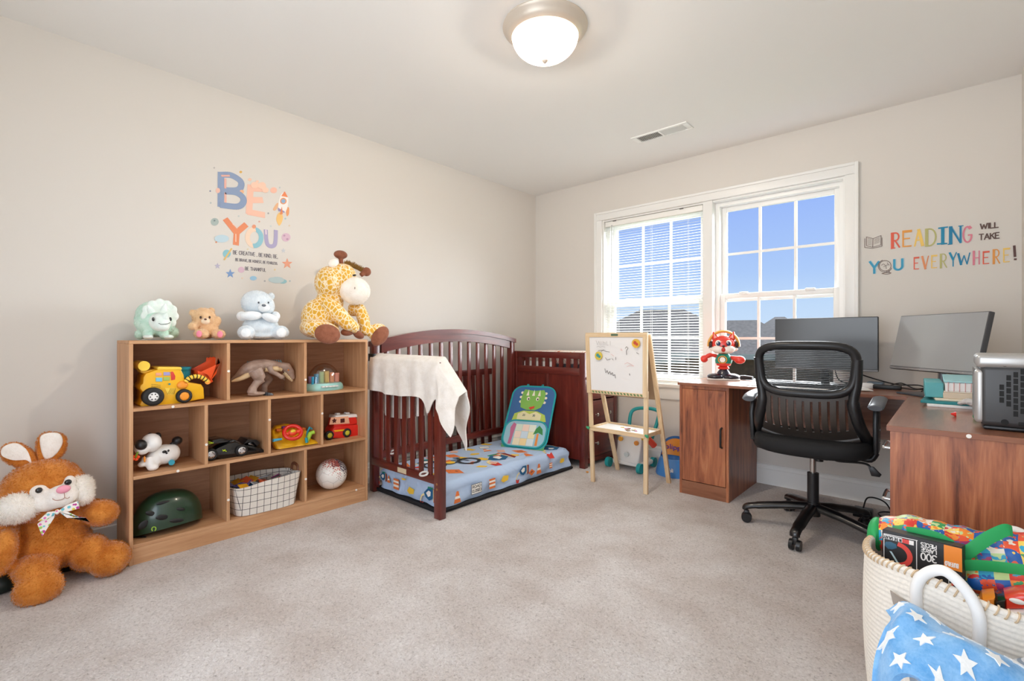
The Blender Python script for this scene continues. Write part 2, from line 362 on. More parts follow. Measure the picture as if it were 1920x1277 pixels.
# ================================================================== the room
RX = 3.357; YF = -4.45
def wallpaint(name, col):
    m, t, b = newmat(name); b.inputs['Base Color'].default_value = srgb(col); b.inputs['Roughness'].default_value = .75; b.inputs['Specular IOR Level'].default_value = .25
    n = N(t, 'ShaderNodeTexNoise'); n.inputs['Scale'].default_value = 260; n.inputs['Detail'].default_value = 2
    t.links.new(coords(t), n.inputs['Vector']); bump(t, b, n.outputs[0], .06, .001); return m
M_wall = wallpaint('wall paint warm greige', '#dad5ce')
M_ceil = wallpaint('ceiling paint white', '#efeeeb')
M_trim = plain('trim paint white', '#eeeeeb', .35)
def carpet():
    m, t, b = newmat('plush carpet'); c = coords(t)
    n = N(t, 'ShaderNodeTexNoise'); n.inputs['Scale'].default_value = 90; n.inputs['Detail'].default_value = 7; n.inputs['Roughness'].default_value = .72; n.inputs['Distortion'].default_value = .8
    n3 = N(t, 'ShaderNodeTexVoronoi'); n3.inputs['Scale'].default_value = 170
    n2 = N(t, 'ShaderNodeTexNoise'); n2.inputs['Scale'].default_value = 3.2; n2.inputs['Detail'].default_value = 5; n2.inputs['Roughness'].default_value = .6
    for x in (n, n2, n3): t.links.new(c, x.inputs['Vector'])
    a = N(t, 'ShaderNodeMath', operation='MULTIPLY_ADD'); a.inputs[1].default_value = -.2; t.links.new(n3.outputs['Distance'], a.inputs[0]); t.links.new(n.outputs[0], a.inputs[2])
    f = ramp(t, a.outputs[0], [(.16, '#a69c96'), (.32, '#dcd4ce'), (.55, '#f2ece8')])
    g = ramp(t, n2.outputs[0], [(.35, '#e6dfda'), (.65, '#ffffff')])
    mx = N(t, 'ShaderNodeMix', data_type='RGBA', blend_type='MULTIPLY'); mx.inputs[0].default_value = 1
    t.links.new(f, mx.inputs[6]); t.links.new(g, mx.inputs[7]); t.links.new(mx.outputs[2], b.inputs['Base Color'])
    b.inputs['Roughness'].default_value = 1; b.inputs['Specular IOR Level'].default_value = .05; b.inputs['Sheen Weight'].default_value = .25
    bump(t, b, a.outputs[0], 1.0, .009); return m
M_carpet = carpet()
fl = MB(); rnd = random.Random(3)
struct('floor', MB().box((-.1, YF - .1, -.1), (RX + .1, .1, 0)), M_carpet)
struct('ceiling', MB().box((-.1, YF - .1, CEIL), (RX + .1, .1, CEIL + .1)), M_ceil)
struct('wall_left', MB().box((-.1, YF - .1, 0), (0, .1, CEIL)), M_wall)
struct('wall_right', MB().box((RX, YF - .1, 0), (RX + .1, .1, CEIL)), M_wall)
WX0, WX1, WZ0, WZ1 = .775, 2.572, .66, 2.07        # window opening
WT = .16
w = MB(); w.box((-.1, 0, 0), (WX0, WT, CEIL)); w.box((WX1, 0, 0), (RX + .1, WT, CEIL)); w.box((WX0, 0, 0), (WX1, WT, WZ0 - .03)); w.box((WX0, 0, WZ1), (WX1, WT, CEIL))
struct('wall_back', w, M_wall)
w = MB(); w.box((-.1, YF - .1, 0), (1.4, YF, CEIL)); w.box((3.2, YF - .1, 0), (RX + .1, YF, CEIL)); w.box((1.4, YF - .1, 2.25), (3.2, YF, CEIL))
struct('wall_front', w, M_wall)
def base_profile(h=.14, d=.016): return [(0, 0), (d, 0), (d, h - .035), (d * .75, h - .03), (d * .75, h - .012), (d * .35, h - .003), (0, h)]
b = MB(); b.prism([(x, YF, z) for x, z in base_profile()], (0, -YF, 0)); struct('baseboard_left', b, M_trim)
b = MB(); b.prism([(.017, -x, z) for x, z in base_profile()], (RX - .034, 0, 0)); struct('baseboard_back', b, M_trim)
b = MB(); b.prism([(RX - x, YF, z) for x, z in base_profile()], (0, -YF - .017, 0)); struct('baseboard_right', b, M_trim)

# ------------------------------------------------------------------ window: casing, two double-hung units
cas = MB(); cw = .072
def casing_leg(x0, x1, z0, z1):
    return [(x0, -.001, z0), (x1, -.021, z1)]
for (x0, x1) in ((WX0 - cw, WX0), (WX1, WX1 + cw)): cas.rbox((x0, -.02, WZ0), (x1, 0, WZ1), .004); 
for (x0, x1) in ((WX0 - cw, WX0 - cw + .018), (WX1 + cw - .018, WX1 + cw)): cas.rbox((x0 - .0015, -.03, WZ0 + .001), (x1 + .0015, .0, WZ1 + cw + .001), .004)
cas.rbox((WX0 - cw + .001, -.0195, WZ1 + .0005), (WX1 + cw - .001, 0, WZ1 + cw), .004); cas.rbox((WX0 - cw + .019, -.029, WZ1 + cw - .018), (WX1 + cw - .019, 0, WZ1 + cw + .0015), .004)
struct('trim_1', cas, M_trim, smooth=True)
sl = MB(); sl.rbox((WX0 - cw - .02, -.045, WZ0 - .03), (WX1 + cw + .02, WT - .02, WZ0), .006); sl.rbox((WX0 - cw, -.02, WZ0 - .125), (WX1 + cw, 0, WZ0 - .03), .005)
struct('trim_2', sl, M_trim, smooth=True)
M_vinyl = plain('window vinyl white', '#f2f2ef', .3)
M_pane = glass('window pane', gloss=.008, rough=.45)
jb = MB()          # jamb liner and centre mullion
jb.box((WX0, 0, WZ0), (WX0 + .012, WT, WZ1)); jb.box((WX1 - .012, 0, WZ0), (WX1, WT, WZ1)); jb.box((WX0 + .012, .001, WZ1 - .012), (WX1 - .012, WT - .001, WZ1 - .0005))
jb.rbox((1.665, -.012, WZ0), (1.738, WT, WZ1), .004)
struct('trim_3', jb, M_trim)
def unit(n, x0, x1):
    r = MB(); fw = .028                                # outer vinyl frame
    r.box((x0, .06, WZ0), (x0 + fw, WT - .01, WZ1 - .012)); r.box((x1 - fw, .06, WZ0), (x1, WT - .01, WZ1 - .012)); r.box((x0 + fw, .061, WZ1 - .012 - fw), (x1 - fw, WT - .011, WZ1 - .0125)); r.box((x0 + fw, .061, WZ0), (x1 - fw, WT - .011, WZ0 + fw))
    root = struct('window_%d' % n, r, M_vinyl)
    zm = 1.335
    for nm, ya, yb, z0, z1 in (('upper_sash', .115, .14, zm - .03, WZ1 - .04), ('lower_sash', .078, .108, WZ0 + .028, zm + .028)):
        a0, a1 = x0 + fw, x1 - fw; s = .036; m = MB()
        m.rbox((a0, ya, z0), (a0 + s, yb, z1), .003); m.rbox((a1 - s, ya, z0), (a1, yb, z1), .003); m.rbox((a0 + s, ya, z1 - s), (a1 - s, yb, z1), .003); m.rbox((a0 + s, ya, z0), (a1 - s, yb, z0 + s * 1.1), .003)
        sash = struct(nm, m, M_vinyl, root, smooth=True)
        g0, g1, h0, h1 = a0 + s, a1 - s, z0 + s, z1 - s; ym = (ya + yb) / 2
        for i in range(1, 3):
            q = MB(); xx = g0 + (g1 - g0) * i / 3; q.box((xx - .009, ym - .006, h0), (xx + .009, ym + .006, h1)); struct('muntin', q, M_vinyl, sash)
        q = MB(); q.box((g0, ym - .0055, (h0 + h1) / 2 - .009), (g1, ym + .0055, (h0 + h1) / 2 + .009)); struct('muntin', q, M_vinyl, sash)
        for i in range(3):
            for j in range(2):
                q = MB(); xa = g0 + (g1 - g0) * i / 3; xb = g0 + (g1 - g0) * (i + 1) / 3; za = h0 + (h1 - h0) * j / 2; zb = h0 + (h1 - h0) * (j + 1) / 2
                q.add([(xa, ym, za), (xb, ym, za), (xb, ym, zb), (xa, ym, zb)], [(0, 1, 2, 3)]); struct('pane', q, M_pane, sash)
        if nm == 'lower_sash':
            for fx in (.22, .78):
                q = MB(); xx = a0 + (a1 - a0) * fx; q.rbox((xx - .03, ya - .014, z1 - .012), (xx + .03, ya + .012, z1 + .008), .005); struct('sash_lock', q, M_vinyl, sash, smooth=True)
    return root
unit(1, WX0 + .012, 1.665); unit(2, 1.738, WX1 - .012)

# ------------------------------------------------------------------ blind in the left window unit
M_slat = plain('blind slat white', '#f4f3ee', .45)
BX0, BX1 = WX0 + .018, 1.655
bl = thing('window_blind', 'white slatted blind lowered with open slats over one window half', 'blind', (1.22, .03, 2.03))
partw(bl, 'head_rail', MB().rbox((BX0, .012, 2.012), (BX1, .046, 2.055), .003), M_slat)
pit = .0213; ns = 62; slat0 = None
sm = MB(); hw = .0125; cu = .0018
prof = [(-hw, 0), (-hw * .5, cu * .75), (0, cu), (hw * .5, cu * .75), (hw, 0)]
tl = math.radians(12)
P5 = [(y * math.cos(tl) - z * math.sin(tl), y * math.sin(tl) + z * math.cos(tl)) for y, z in prof]
vs = []; 
for x in (BX0 - 1.22, BX1 - 1.22):
    for off in (0, -.0007): vs += [(x, y, z + off) for y, z in P5]
fs = [(i, i + 1, i + 11, i + 10) for i in range(4)] + [(i + 5, i + 15, i + 16, i + 6) for i in range(4)]
sm.add(vs, fs)
for i in range(ns):
    zz = 2.0 - i * pit - 2.03
    if slat0 is None:
        slat0 = part(bl, 'slat', sm, M_slat); o = slat0
    else: o = link_copy(slat0, bl); o.name = 'slat'
    o.location = (0, 0, zz)
zb = 2.0 - ns * pit
partw(bl, 'bottom_rail', MB().rbox((BX0, .018, zb - .012), (BX1, .042, zb + .004), .003), M_slat)
for x in (BX0 + .12, (BX0 + BX1) / 2, BX1 - .12):
    partw(bl, 'ladder_cord', MB().tube([(x, .0165, 2.012), (x, .0165, zb)], .0009, 5).tube([(x, .0435, 2.012), (x, .0435, zb)], .0009, 5), M_slat)
partw(bl, 'tilt_wand', MB().tube([(BX0 + .07, .004, 2.02), (BX0 + .068, .0, 1.36)], .0035, 8), plain('wand clear grey', '#b9bab8', .25))
for x in (BX0 + .08, BX1 - .18): partw(bl, 'valance_clip', MB().rbox((x, .004, 2.05), (x + .03, .014, 2.058), .001), plain('clip grey', '#6e6c69', .5))

# ------------------------------------------------------------------ neighbouring houses outside
def far(u, v, t): return CAM + ray(u, v) * t
M_roof = plain('asphalt shingle roof grey', '#4a4744', .9, noise=.35, nscale=9, bstr=0)
M_brick = plain('brick wall brown', '#4c3a2f', .9, noise=.3, nscale=7, bstr=0)
M_fascia = plain('fascia white', '#a3a19c', .6)
struct('ground', MB().box((-70, 4, -3.6), (60, 90, -3.4)), plain('lawn', '#6f7a4c', .95, noise=.3, nscale=2, bstr=0))
def house(u_c, t, v_ridge, v_eave, half_e, half_r, wid, label):
    c = far(u_c, v_eave, t); ze = c.z; zr = far(u_c, v_ridge, t).z; r = ray(u_c, HY); rz = math.atan2(r.y, r.x) - math.pi / 2
    h = thing('neighbour_house', label, 'house', (c.x, c.y, -3.4), rz, 'houses beyond the window'); e = ze + 3.4; p = zr + 3.4; L = half_e; Wd = wid
    m = MB(); th = .12
    m.add([(-L, 0, e), (L, 0, e), (L, 2 * Wd, e), (-L, 2 * Wd, e), (-half_r, Wd, p), (half_r, Wd, p), (-L, 0, e - th), (L, 0, e - th), (L, 2 * Wd, e - th), (-L, 2 * Wd, e - th)],
          [(0, 1, 5, 4), (1, 2, 5), (2, 3, 4, 5), (3, 0, 4), (9, 8, 7, 6)])
    part(h, 'roof', m, M_roof, smooth=False)
    m = MB(); m.box((-L, -.02, e - .2), (L, .02, e)); m.box((-L - .02, 0, e - .2), (-L + .02, 2 * Wd, e)); m.box((L - .02, 0, e - .2), (L + .02, 2 * Wd, e)); part(h, 'gutter', m, M_fascia, smooth=False)
    part(h, 'wall', MB().box((-L + .45, .45, 0), (L - .45, 2 * Wd - .45, e - .1)), M_brick, smooth=False)
    return h
house(1240, 28, 573, 675, 7.2, 1.35, 4.2, 'brick house with broad hipped grey roof seen through the slatted blind')
house(1392, 18, 597, 664, 2.5, .55, 2.2, 'brick house with low grey roof seen above the toy fox')
house(1462, 36, 591, 640, 2.9, .35, 3.5, 'grey roofed house whose peak shows above the desktop monitor')
house(1521, 44, 596, 630, 2.6, .2, 3.5, 'distant grey roof peak just showing above the middle of the monitor')

# ------------------------------------------------------------------ ceiling lamp and vent
LX, LY = 1.715, -2.02
lamp = thing('ceiling_lamp', 'round flush ceiling lamp with frosted glass bowl and nickel rim', 'ceiling lamp', (LX, LY, CEIL))
M_nickel = plain('brushed nickel warm', '#d6cabb', .4, metal=.35)
part(lamp, 'rim', MB().lathe([(.19, 0), (.192, -.006), (.186, -.016), (.176, -.022), (.172, -.032), (.164, -.04), (.156, -.046), (.150, -.05), (.146, -.046), (.146, 0)], 56), M_nickel)
def frosted():
    m = bpy.data.materials.new('frosted lamp glass'); m.use_nodes = True; t = m.node_tree; t.nodes.clear()
    o = N(t, 'ShaderNodeOutputMaterial'); tr = N(t, 'ShaderNodeBsdfTransparent'); di = N(t, 'ShaderNodeBsdfDiffuse'); x = N(t, 'ShaderNodeMixShader')
    tr.inputs[0].default_value = srgb('#fff3e4'); di.inputs[0].default_value = srgb('#fff2e2'); x.inputs[0].default_value = .5
    t.links.new(tr.outputs[0], x.inputs[1]); t.links.new(di.outputs[0], x.inputs[2]); t.links.new(x.outputs[0], o.inputs[0])
    return m
bowl = [(.149, -.044)] + [(.149 * math.cos(math.radians(a)), -.046 - .105 * math.sin(math.radians(a))) for a in range(4, 90, 6)] + [(0.0005, -.151)]
part(lamp, 'glass_bowl', MB().lathe(bowl, 56), frosted())
part(lamp, 'finial', MB().lathe([(.003, -.147), (.013, -.149), (.014, -.155), (.009, -.162), (.004, -.167), (.0005, -.168)], 20), M_nickel)
light('ceiling_lamp_light', 'POINT', (LX, LY, CEIL - .058), 64, (1, .985, .97), shadow_soft_size=.03)
v = thing('ceiling_vent', 'white rectangular air vent with fine louvres in the ceiling', 'vent', (1.6, -.585, CEIL))
m = MB(); m.rbox((-.20, -.065, -.008), (.20, -.045, 0), .002); m.rbox((-.20, .045, -.008), (.20, .065, 0), .002); m.rbox((-.20, -.045, -.008), (-.165, .045, 0), .002); m.rbox((.165, -.045, -.008), (.20, .045, 0), .002); m.rbox((-.008, -.045, -.008), (.008, .045, 0), .002)
part(v, 'frame', m, M_trim)
part(v, 'duct', MB().box((-.165, -.045, -.001), (.165, .045, -.0005)), plain('duct dark', '#6e6d6a', .8))
m = MB()
for s_ in (-1, 1):
    for i in range(13):
        x = s_ * (.018 + i * .0115); M_ = Matrix.Translation((x, 0, -.005)) @ Matrix.Rotation(s_ * .7, 4, 'Y'); m.box((-.0008, -.045, -.006), (.0008, .045, .006), M_)
part(v, 'louvre', m, M_trim, kind='stuff')
# ================================================================== bookshelf on the left wall
M_oak = wood('oak laminate', ['#b3825a', '#c4956c', '#d3a77f'], axis=1, scale=1.0, rough=.5)
M_oakv = wood('oak laminate upright', ['#b3825a', '#c4956c', '#d3a77f'], axis=2, scale=1.0, rough=.5)
M_oakb = wood('oak laminate back', ['#94694a', '#a3775a', '#b08565'], axis=1, scale=1.3, rough=.55)
SY0, SY1, SX0, SX1, ST = -3.287, -2.08, .055, .333, 1.019
T = .0155
sh = thing('bookshelf', 'light oak open bookshelf with staggered cubbies against the wall', 'bookshelf', (.2, (SY0 + SY1) / 2, 0))
for a in (SY0, SY1 - T): partw(sh, 'side_panel', MB().rbox((SX0, a, 0), (SX1, a + T, ST - T), .0015, 1), M_oakv)
partw(sh, 'top_panel', MB().rbox((SX0, SY0, ST - T), (SX1, SY1, ST), .0015, 1), M_oak)
ROW = (.091, .401, .711)
for z in ROW: partw(sh, 'shelf_board', MB().rbox((SX0 + .006, SY0 + T, z - T), (SX1 - .002, SY1 - T, z), .001, 1), M_oak)
partw(sh, 'back_panel', MB().box((SX0, SY0 + T, .07), (SX0 + .005, SY1 - T, ST - T)), M_oakb)
partw(sh, 'plinth', MB().rbox((SX1 - .018, SY0 + T, 0), (SX1 - .003, SY1 - T, ROW[0] - T), .001, 1), M_oak)
for zs, ys in (((ROW[2], ST - T), (-2.88, -2.48)), ((ROW[1], ROW[2] - T), (-2.98, -2.678, -2.38)), ((ROW[0], ROW[1] - T), (-2.881, -2.479))):
    for y in ys: partw(sh, 'divider', MB().rbox((SX0 + .006, y - T / 2, zs[0]), (SX1 - .002, y + T / 2, zs[1]), .001, 1), M_oakv)
M_cap = plain('white cap', '#f1ece4', .4)
for y, z in ((-2.88, .86), (-2.48, .79), (-2.98, .50), (-2.678, .585), (-2.38, .585), (-2.881, .2), (-2.479, .22), (-3.12, ROW[2] - T / 2), (-3.10, ROW[1] - T / 2), (-2.16, ROW[0] - T / 2)):
    partw(sh, 'cam_cover', MB().cyl((SX1 - .003, y, z), (SX1 + .0012, y, z), .0062, n=14), M_cap)

def ell(mb, vw, u, v, x, ru, rv, rx, roll=0, seg=20, yaw=0):      # an ellipsoid given in crop pixels on the plane X = x
    s = vw.sx(u, v, x); c = vw.X(u, v, x)
    R_ = Matrix.Rotation(yaw, 3, 'Z') @ Matrix.Rotation(roll, 3, 'X')
    return mb.ball(c, (rx, ru * s[0], rv * s[1]), seg, R_)
def poly(vw, pts, x): return [vw.X(u, v, x) for u, v in pts]
M_black = plain('black plastic', '#141416', .35)
M_blackgloss = plain('black gloss', '#0c0c0e', .15, coat=.5)
M_white = plain('white plastic', '#f0eeea', .35)
V1 = View(200, 450, 3.115); V2 = View(200, 780, 3.692); V4 = View(240, 660, 10.644); V5 = View(420, 660, 7.385); VG = View(540, 450, 6.08); VB = View(0, 780, 3.3615)

# ------------------------------------------------------------------ plush triceratops
M_mint = fur('mint plush', '#b9ddc9', '#d8efe2', 260, .003); M_mintl = fur('pale mint plush', '#dcece3', '#f0f7f2', 260, .002)
def plush_root(name, label, u, v, x, z, group=None): 
    p = V1.X(u, v, x); return thing(name, label, 'plush toy', (x, p.y, z), 0, group)
r = plush_root('plush_triceratops', 'mint green plush triceratops standing on the oak bookshelf', 285, 578, .19, ST)
m = MB(); X_ = .19
ell(m, V1, 285, 475, X_, 122, 92, .085); ell(m, V1, 265, 440, X_ - .02, 95, 80, .08)
for u in (195, 240): ell(m, V1, u, 553, X_ + (.045 if u > 200 else -.02), 32, 30, .03)
for u in (335, 375): ell(m, V1, u, 550, X_ + (.05 if u < 350 else -.02), 30, 30, .03)
ell(m, V1, 400, 540, X_ - .02, 22, 30, .03)
furry(r, 'body', fuse(m, .005, 8), M_mint, '#cdeadb', 3500, .005)
m = MB(); n = 9
for i in range(n):
    a = math.radians(-35 + 250 * i / (n - 1)); ell(m, V1, 310 + 84 * math.cos(a), 440 - 72 * math.sin(a), X_ + .052, 30, 27, .012)
ell(m, V1, 310, 445, X_ + .055, 85, 74, .016)
partw(r, 'frill', fuse(m, .004, 5), M_mintl)
m = MB(); ell(m, V1, 312, 478, X_ + .085, 66, 56, .05); ell(m, V1, 325, 505, X_ + .105, 44, 30, .035)
partw(r, 'head', fuse(m, .004, 6), M_mintl)
for u, v, du, dv in ((262, 420, -22, -38), (335, 412, 8, -40), (340, 455, 12, -32)):
    p = V1.X(u, v, X_ + .12); q = V1.X(u + du, v + dv, X_ + .13); partw(r, 'horn', MB().tube([p, p.lerp(q, .5), q], [.016, .012, .003], 12), M_mintl)
for u in (272, 372): partw(r, 'eye', ell(MB(), V1, u, 463, X_ + .128 - (.015 if u > 300 else 0), 9, 12, .006, seg=12), M_blackgloss)
partw(r, 'mouth', MB().tube([V1.X(u, v, X_ + .137) for u, v in ((303, 487), (318, 493), (340, 492), (358, 489), (372, 482))], .0013, 6), plain('thread grey', '#4b5150', .8))
for u in (242, 360): partw(r, 'foot', ell(MB(), V1, u, 566, X_ + .062, 30, 14, .03), M_mintl)

# ------------------------------------------------------------------ small tan teddy
M_tan = fur('tan plush', '#dcb184', '#f0cfa6', 260, .004); M_tanl = fur('pale tan plush', '#eccfae', '#f7e2c8', 260, .003)
r = plush_root('plush_teddy', 'small tan teddy bear sitting beside the mint dinosaur', 585, 577, .19, ST)
m = MB(); ell(m, V1, 590, 520, X_, 62, 58, .05); ell(m, V1, 568, 452, X_ + .01, 68, 56, .055); ell(m, V1, 502, 425, X_, 20, 19, .014); ell(m, V1, 612, 412, X_, 20, 18, .014)
ell(m, V1, 510, 500, X_ + .02, 38, 24, .024, .5); ell(m, V1, 640, 478, X_ + .02, 26, 34, .024, -.4)
ell(m, V1, 555, 548, X_ + .05, 44, 30, .05); ell(m, V1, 650, 550, X_ + .05, 42, 28, .05)
furry(r, 'body', fuse(m, .004, 5), M_tan, '#f2d2aa', 3500, .005)
partw(r, 'muzzle', ell(MB(), V1, 578, 474, X_ + .06, 26, 20, .016), M_tanl); partw(r, 'nose', ell(MB(), V1, 577, 463, X_ + .077, 8, 6, .005, seg=12), plain('thread brown', '#6b4636', .7))
for u in (549, 601): partw(r, 'eye', ell(MB(), V1, u, 452, X_ + .062, 7, 8, .005, seg=12), plain('eye brown', '#3a2519', .2))
for u, v in ((540, 549), (662, 551)): partw(r, 'foot_pad', ell(MB(), V1, u, v, X_ + .096, 17, 20, .006), plain('pink felt', '#e98ba0', .9))

# ------------------------------------------------------------------ pale blue bear with folded arms
M_blue = fur('pale blue plush', '#cfdbe3', '#e8eff3', 240, .004); M_bluel = fur('white blue plush', '#dfe6ea', '#f3f6f7', 240, .003)
r = plush_root('plush_bear', 'pale blue plush bear hugging itself on the bookshelf', 905, 572, .19, ST)
m = MB(); ell(m, V1, 900, 510, X_, 105, 75, .075); ell(m, V1, 880, 370, X_ + .005, 92, 75, .07); ell(m, V1, 925, 385, X_ + .03, 55, 58, .05); ell(m, V1, 840, 335, X_ - .01, 40, 30, .04); ell(m, V1, 962, 330, X_, 20, 24, .015)
ell(m, V1, 815, 540, X_ + .07, 48, 42, .05); ell(m, V1, 1012, 540, X_ + .07, 50, 40, .05); ell(m, V1, 900, 560, X_ + .02, 120, 20, .06)
furry(r, 'body', fuse(m, .005, 6), M_blue, '#e6eef4', 5000, .005)
m = MB(); ell(m, V1, 845, 442, X_ + .075, 66, 27, .026, .05); ell(m, V1, 790, 445, X_ + .04, 30, 28, .04); partw(r, 'arm', fuse(m, .004, 5), M_bluel)
m = MB(); ell(m, V1, 955, 455, X_ + .085, 52, 25, .026, -.35); ell(m, V1, 985, 445, X_ + .05, 24, 28, .04); partw(r, 'arm', fuse(m, .004, 5), M_bluel)
partw(r, 'muzzle', ell(MB(), V1, 918, 395, X_ + .078, 34, 26, .022), M_bluel)
partw(r, 'nose', ell(MB(), V1, 918, 382, X_ + .098, 13, 8, .006, seg=12), plain('grey thread', '#6d757d', .7))
for u in (888, 945): partw(r, 'eye', ell(MB(), V1, u, 366, X_ + .078, 5, 6, .004, seg=10), plain('thread dark', '#44494f', .6))
for u in (812, 1020): partw(r, 'foot_pad', ell(MB(), V1, u, 542, X_ + .115, 30, 28, .01), M_bluel)

# ------------------------------------------------------------------ big plush giraffe
def giraffe_fur():
    m, t, b = newmat('giraffe spotted plush'); c = coords(t, scale=(1, 1, .72)); v = N(t, 'ShaderNodeTexVoronoi', feature='DISTANCE_TO_EDGE'); v.inputs['Scale'].default_value = 46
    n = N(t, 'ShaderNodeTexNoise'); n.inputs['Scale'].default_value = 30; ad = N(t, 'ShaderNodeVectorMath', operation='MULTIPLY_ADD'); ad.inputs[1].default_value = (.012,) * 3
    t.links.new(c, n.inputs['Vector']); t.links.new(n.outputs['Color'], ad.inputs[0]); t.links.new(c, ad.inputs[2]); t.links.new(ad.outputs[0], v.inputs['Vector'])
    t.links.new(ramp(t, v.outputs['Distance'], [(.05, '#f6e6c6'), (.12, '#e6b244'), (.5, '#dda534')]), b.inputs['Base Color'])
    n2 = N(t, 'ShaderNodeTexNoise'); n2.inputs['Scale'].default_value = 300; t.links.new(coords(t), n2.inputs['Vector']); bump(t, b, n2.outputs[0], .7, .003)
    b.inputs['Roughness'].default_value = .95; b.inputs['Sheen Weight'].default_value = .4; b.inputs['Specular IOR Level'].default_value = .1; return m
M_gir = giraffe_fur(); M_girb = fur('brown plush', '#7d4c37', '#96604a', 260, .002, .3); M_girw = fur('cream plush', '#efe6da', '#faf5ee', 220, .004)
XG = .20
gp = VG.X(520, 1130, XG); r = thing('plush_giraffe', 'large spotted yellow plush giraffe slumped over the bookshelf end', 'plush toy', (XG, gp.y, ST))
m = MB(); ell(m, VG, 380, 890, XG - .02, 215, 230, .10); ell(m, VG, 470, 720, XG - .02, 150, 150, .085); ell(m, VG, 330, 1000, XG, 180, 120, .11)
ell(m, VG, 470, 480, XG, 150, 190, .09, -.25); ell(m, VG, 600, 420, XG + .01, 170, 150, .085, .4); ell(m, VG, 640, 560, XG + .01, 130, 110, .08)
c0 = VG.X(420, 700, XG + .05); c1 = VG.X(560, 830, XG + .10); c2 = VG.X(690, 960, XG + .12); c3 = VG.X(790, 1020, XG + .125)
m.tube([c0, c1, c2, c3], [.04, .05, .045, .03], 16)
d0 = VG.X(700, 800, XG - .02); d1 = VG.X(820, 800, XG + .03); d2 = VG.X(860, 900, XG + .07); d3 = VG.X(880, 1020, XG + .08); d4 = VG.X(870, 1080, XG + .09)
m.tube([d0, d1, d2, d3, d4], [.04, .045, .04, .035, .026], 16)
ell(m, VG, 300, 1000, XG + .07, 130, 100, .07); ell(m, VG, 430, 1050, XG + .11, 150, 110, .075, -.1)
ell(m, VG, 930, 1030, XG + .04, 110, 62, .06, .2); ell(m, VG, 1020, 1050, XG + .09, 110, 100, .045, .25)
partw(r, 'body', fuse(m, .007, 6), M_gir)
m = MB(); ell(m, VG, 765, 580, XG + .075, 165, 158, .075); furry(r, 'muzzle', fuse(m, .007, 3), M_girw, '#fbf6ef', 2200, .006)
partw(r, 'foot_sole', ell(MB(), VG, 452, 1072, XG + .172, 148, 112, .022, -.15, 28), M_girb)
partw(r, 'foot_sole', ell(MB(), VG, 1050, 1095, XG + .125, 118, 88, .022, .75, 28), M_girb)
partw(r, 'hoof', ell(MB(), VG, 680, 1048, XG + .10, 75, 45, .03, .1), M_girb); partw(r, 'hoof', ell(MB(), VG, 805, 1082, XG + .105, 60, 42, .03, -.5), M_girb)
m = MB(); p0 = VG.X(610, 280, XG); p1 = VG.X(603, 225, XG); p2 = VG.X(600, 165, XG); m.tube([p0, p1, p2], [.013, .014, .016], 16); ell(m, VG, 600, 168, XG, 75, 50, .03); partw(r, 'horn', fuse(m, .004, 3), M_girb)
m = MB(); p0 = VG.X(830, 400, XG + .03); p2 = VG.X(890, 360, XG + .03); m.tube([p0, p2], [.015, .018], 16); ell(m, VG, 895, 362, XG + .03, 48, 52, .026); partw(r, 'horn', fuse(m, .004, 3), M_girb)
m = MB(); ell(m, VG, 515, 265, XG + .04, 62, 48, .02, .5); partw(r, 'ear', m, M_girw)
m = MB(); rr = random.Random(2)
for i in range(420):
    t_ = rr.random(); u = 640 + 250 * t_; v = 275 + 110 * t_ ** 1.4 + rr.uniform(-6, 14); p = VG.X(u, v, XG + rr.uniform(-.02, .03)); q = p + Vector((rr.uniform(-.015, .015), rr.uniform(.0, .02), rr.uniform(.014, .03))); m.tube([p, p.lerp(q, .6) + Vector((0, .002, .001)), q], [.0022, .0016, .0004], 5, cap=False)
partw(r, 'mane', m, plain('mane brown', '#8a6428', .9), kind='stuff')
partw(r, 'eye', ell(MB(), VG, 757, 402, XG + .088, 22, 12, .008, .2, 12), M_blackgloss)
partw(r, 'nostril', ell(MB(), VG, 762, 548, XG + .150, 5, 14, .003, 0, 10), plain('thread taupe', '#8f7f72', .8))

# ================================================================== toys in the cubbies
M_yel = plain('yellow plastic', '#f3b91c', .32, coat=.2); M_yell = plain('pale yellow plastic', '#f5cf4a', .32, coat=.2); M_org = plain('orange plastic', '#f4561a', .35); M_orgl = plain('light orange plastic', '#f59a2e', .35)
M_teal = plain('teal plastic', '#1f93a8', .35); M_red = plain('red plastic', '#d8261c', .3, coat=.2); M_rub = plain('black rubber', '#1c1b1b', .6)
# --- yellow loader truck
xb, xf = .135, .275; D = (xf - xb)
pr = lambda pts, x0, dx, mb=None, bev=.004: (mb or MB()).rprism(poly(V4, pts, x0), (dx, 0, 0), bev)
tp = V4.X(640, 1080, .2); r = thing('toy_loader', 'yellow toy loader truck with orange scoop in the top cubby', 'toy truck', (.2, tp.y, ROW[2]))
body = [(180, 1082), (100, 1010), (160, 900), (165, 760), (105, 690), (115, 630), (165, 590), (175, 470), (220, 400), (430, 330), (470, 290), (890, 290), (905, 325), (960, 430), (985, 560), (1120, 580), (1300, 610), (1350, 680), (1362, 890), (1260, 905), (1000, 960), (700, 1020), (360, 1050)]
partw(r, 'body', pr(body, xb, D, bev=.008), M_yel)
partw(r, 'roof', pr([(440, 330), (440, 285), (470, 270), (890, 275), (915, 300), (910, 330)], xb - .004, D + .008), M_yell)
m = MB(); c = V4.X(235, 265, .2); m.cyl((.16, c.y, c.z), (.29, c.y, c.z), .023, n=24); pr([(150, 330), (250, 370), (480, 330), (440, 420), (330, 440), (190, 400)], .17, .08, m); partw(r, 'chimney', m, M_yell)
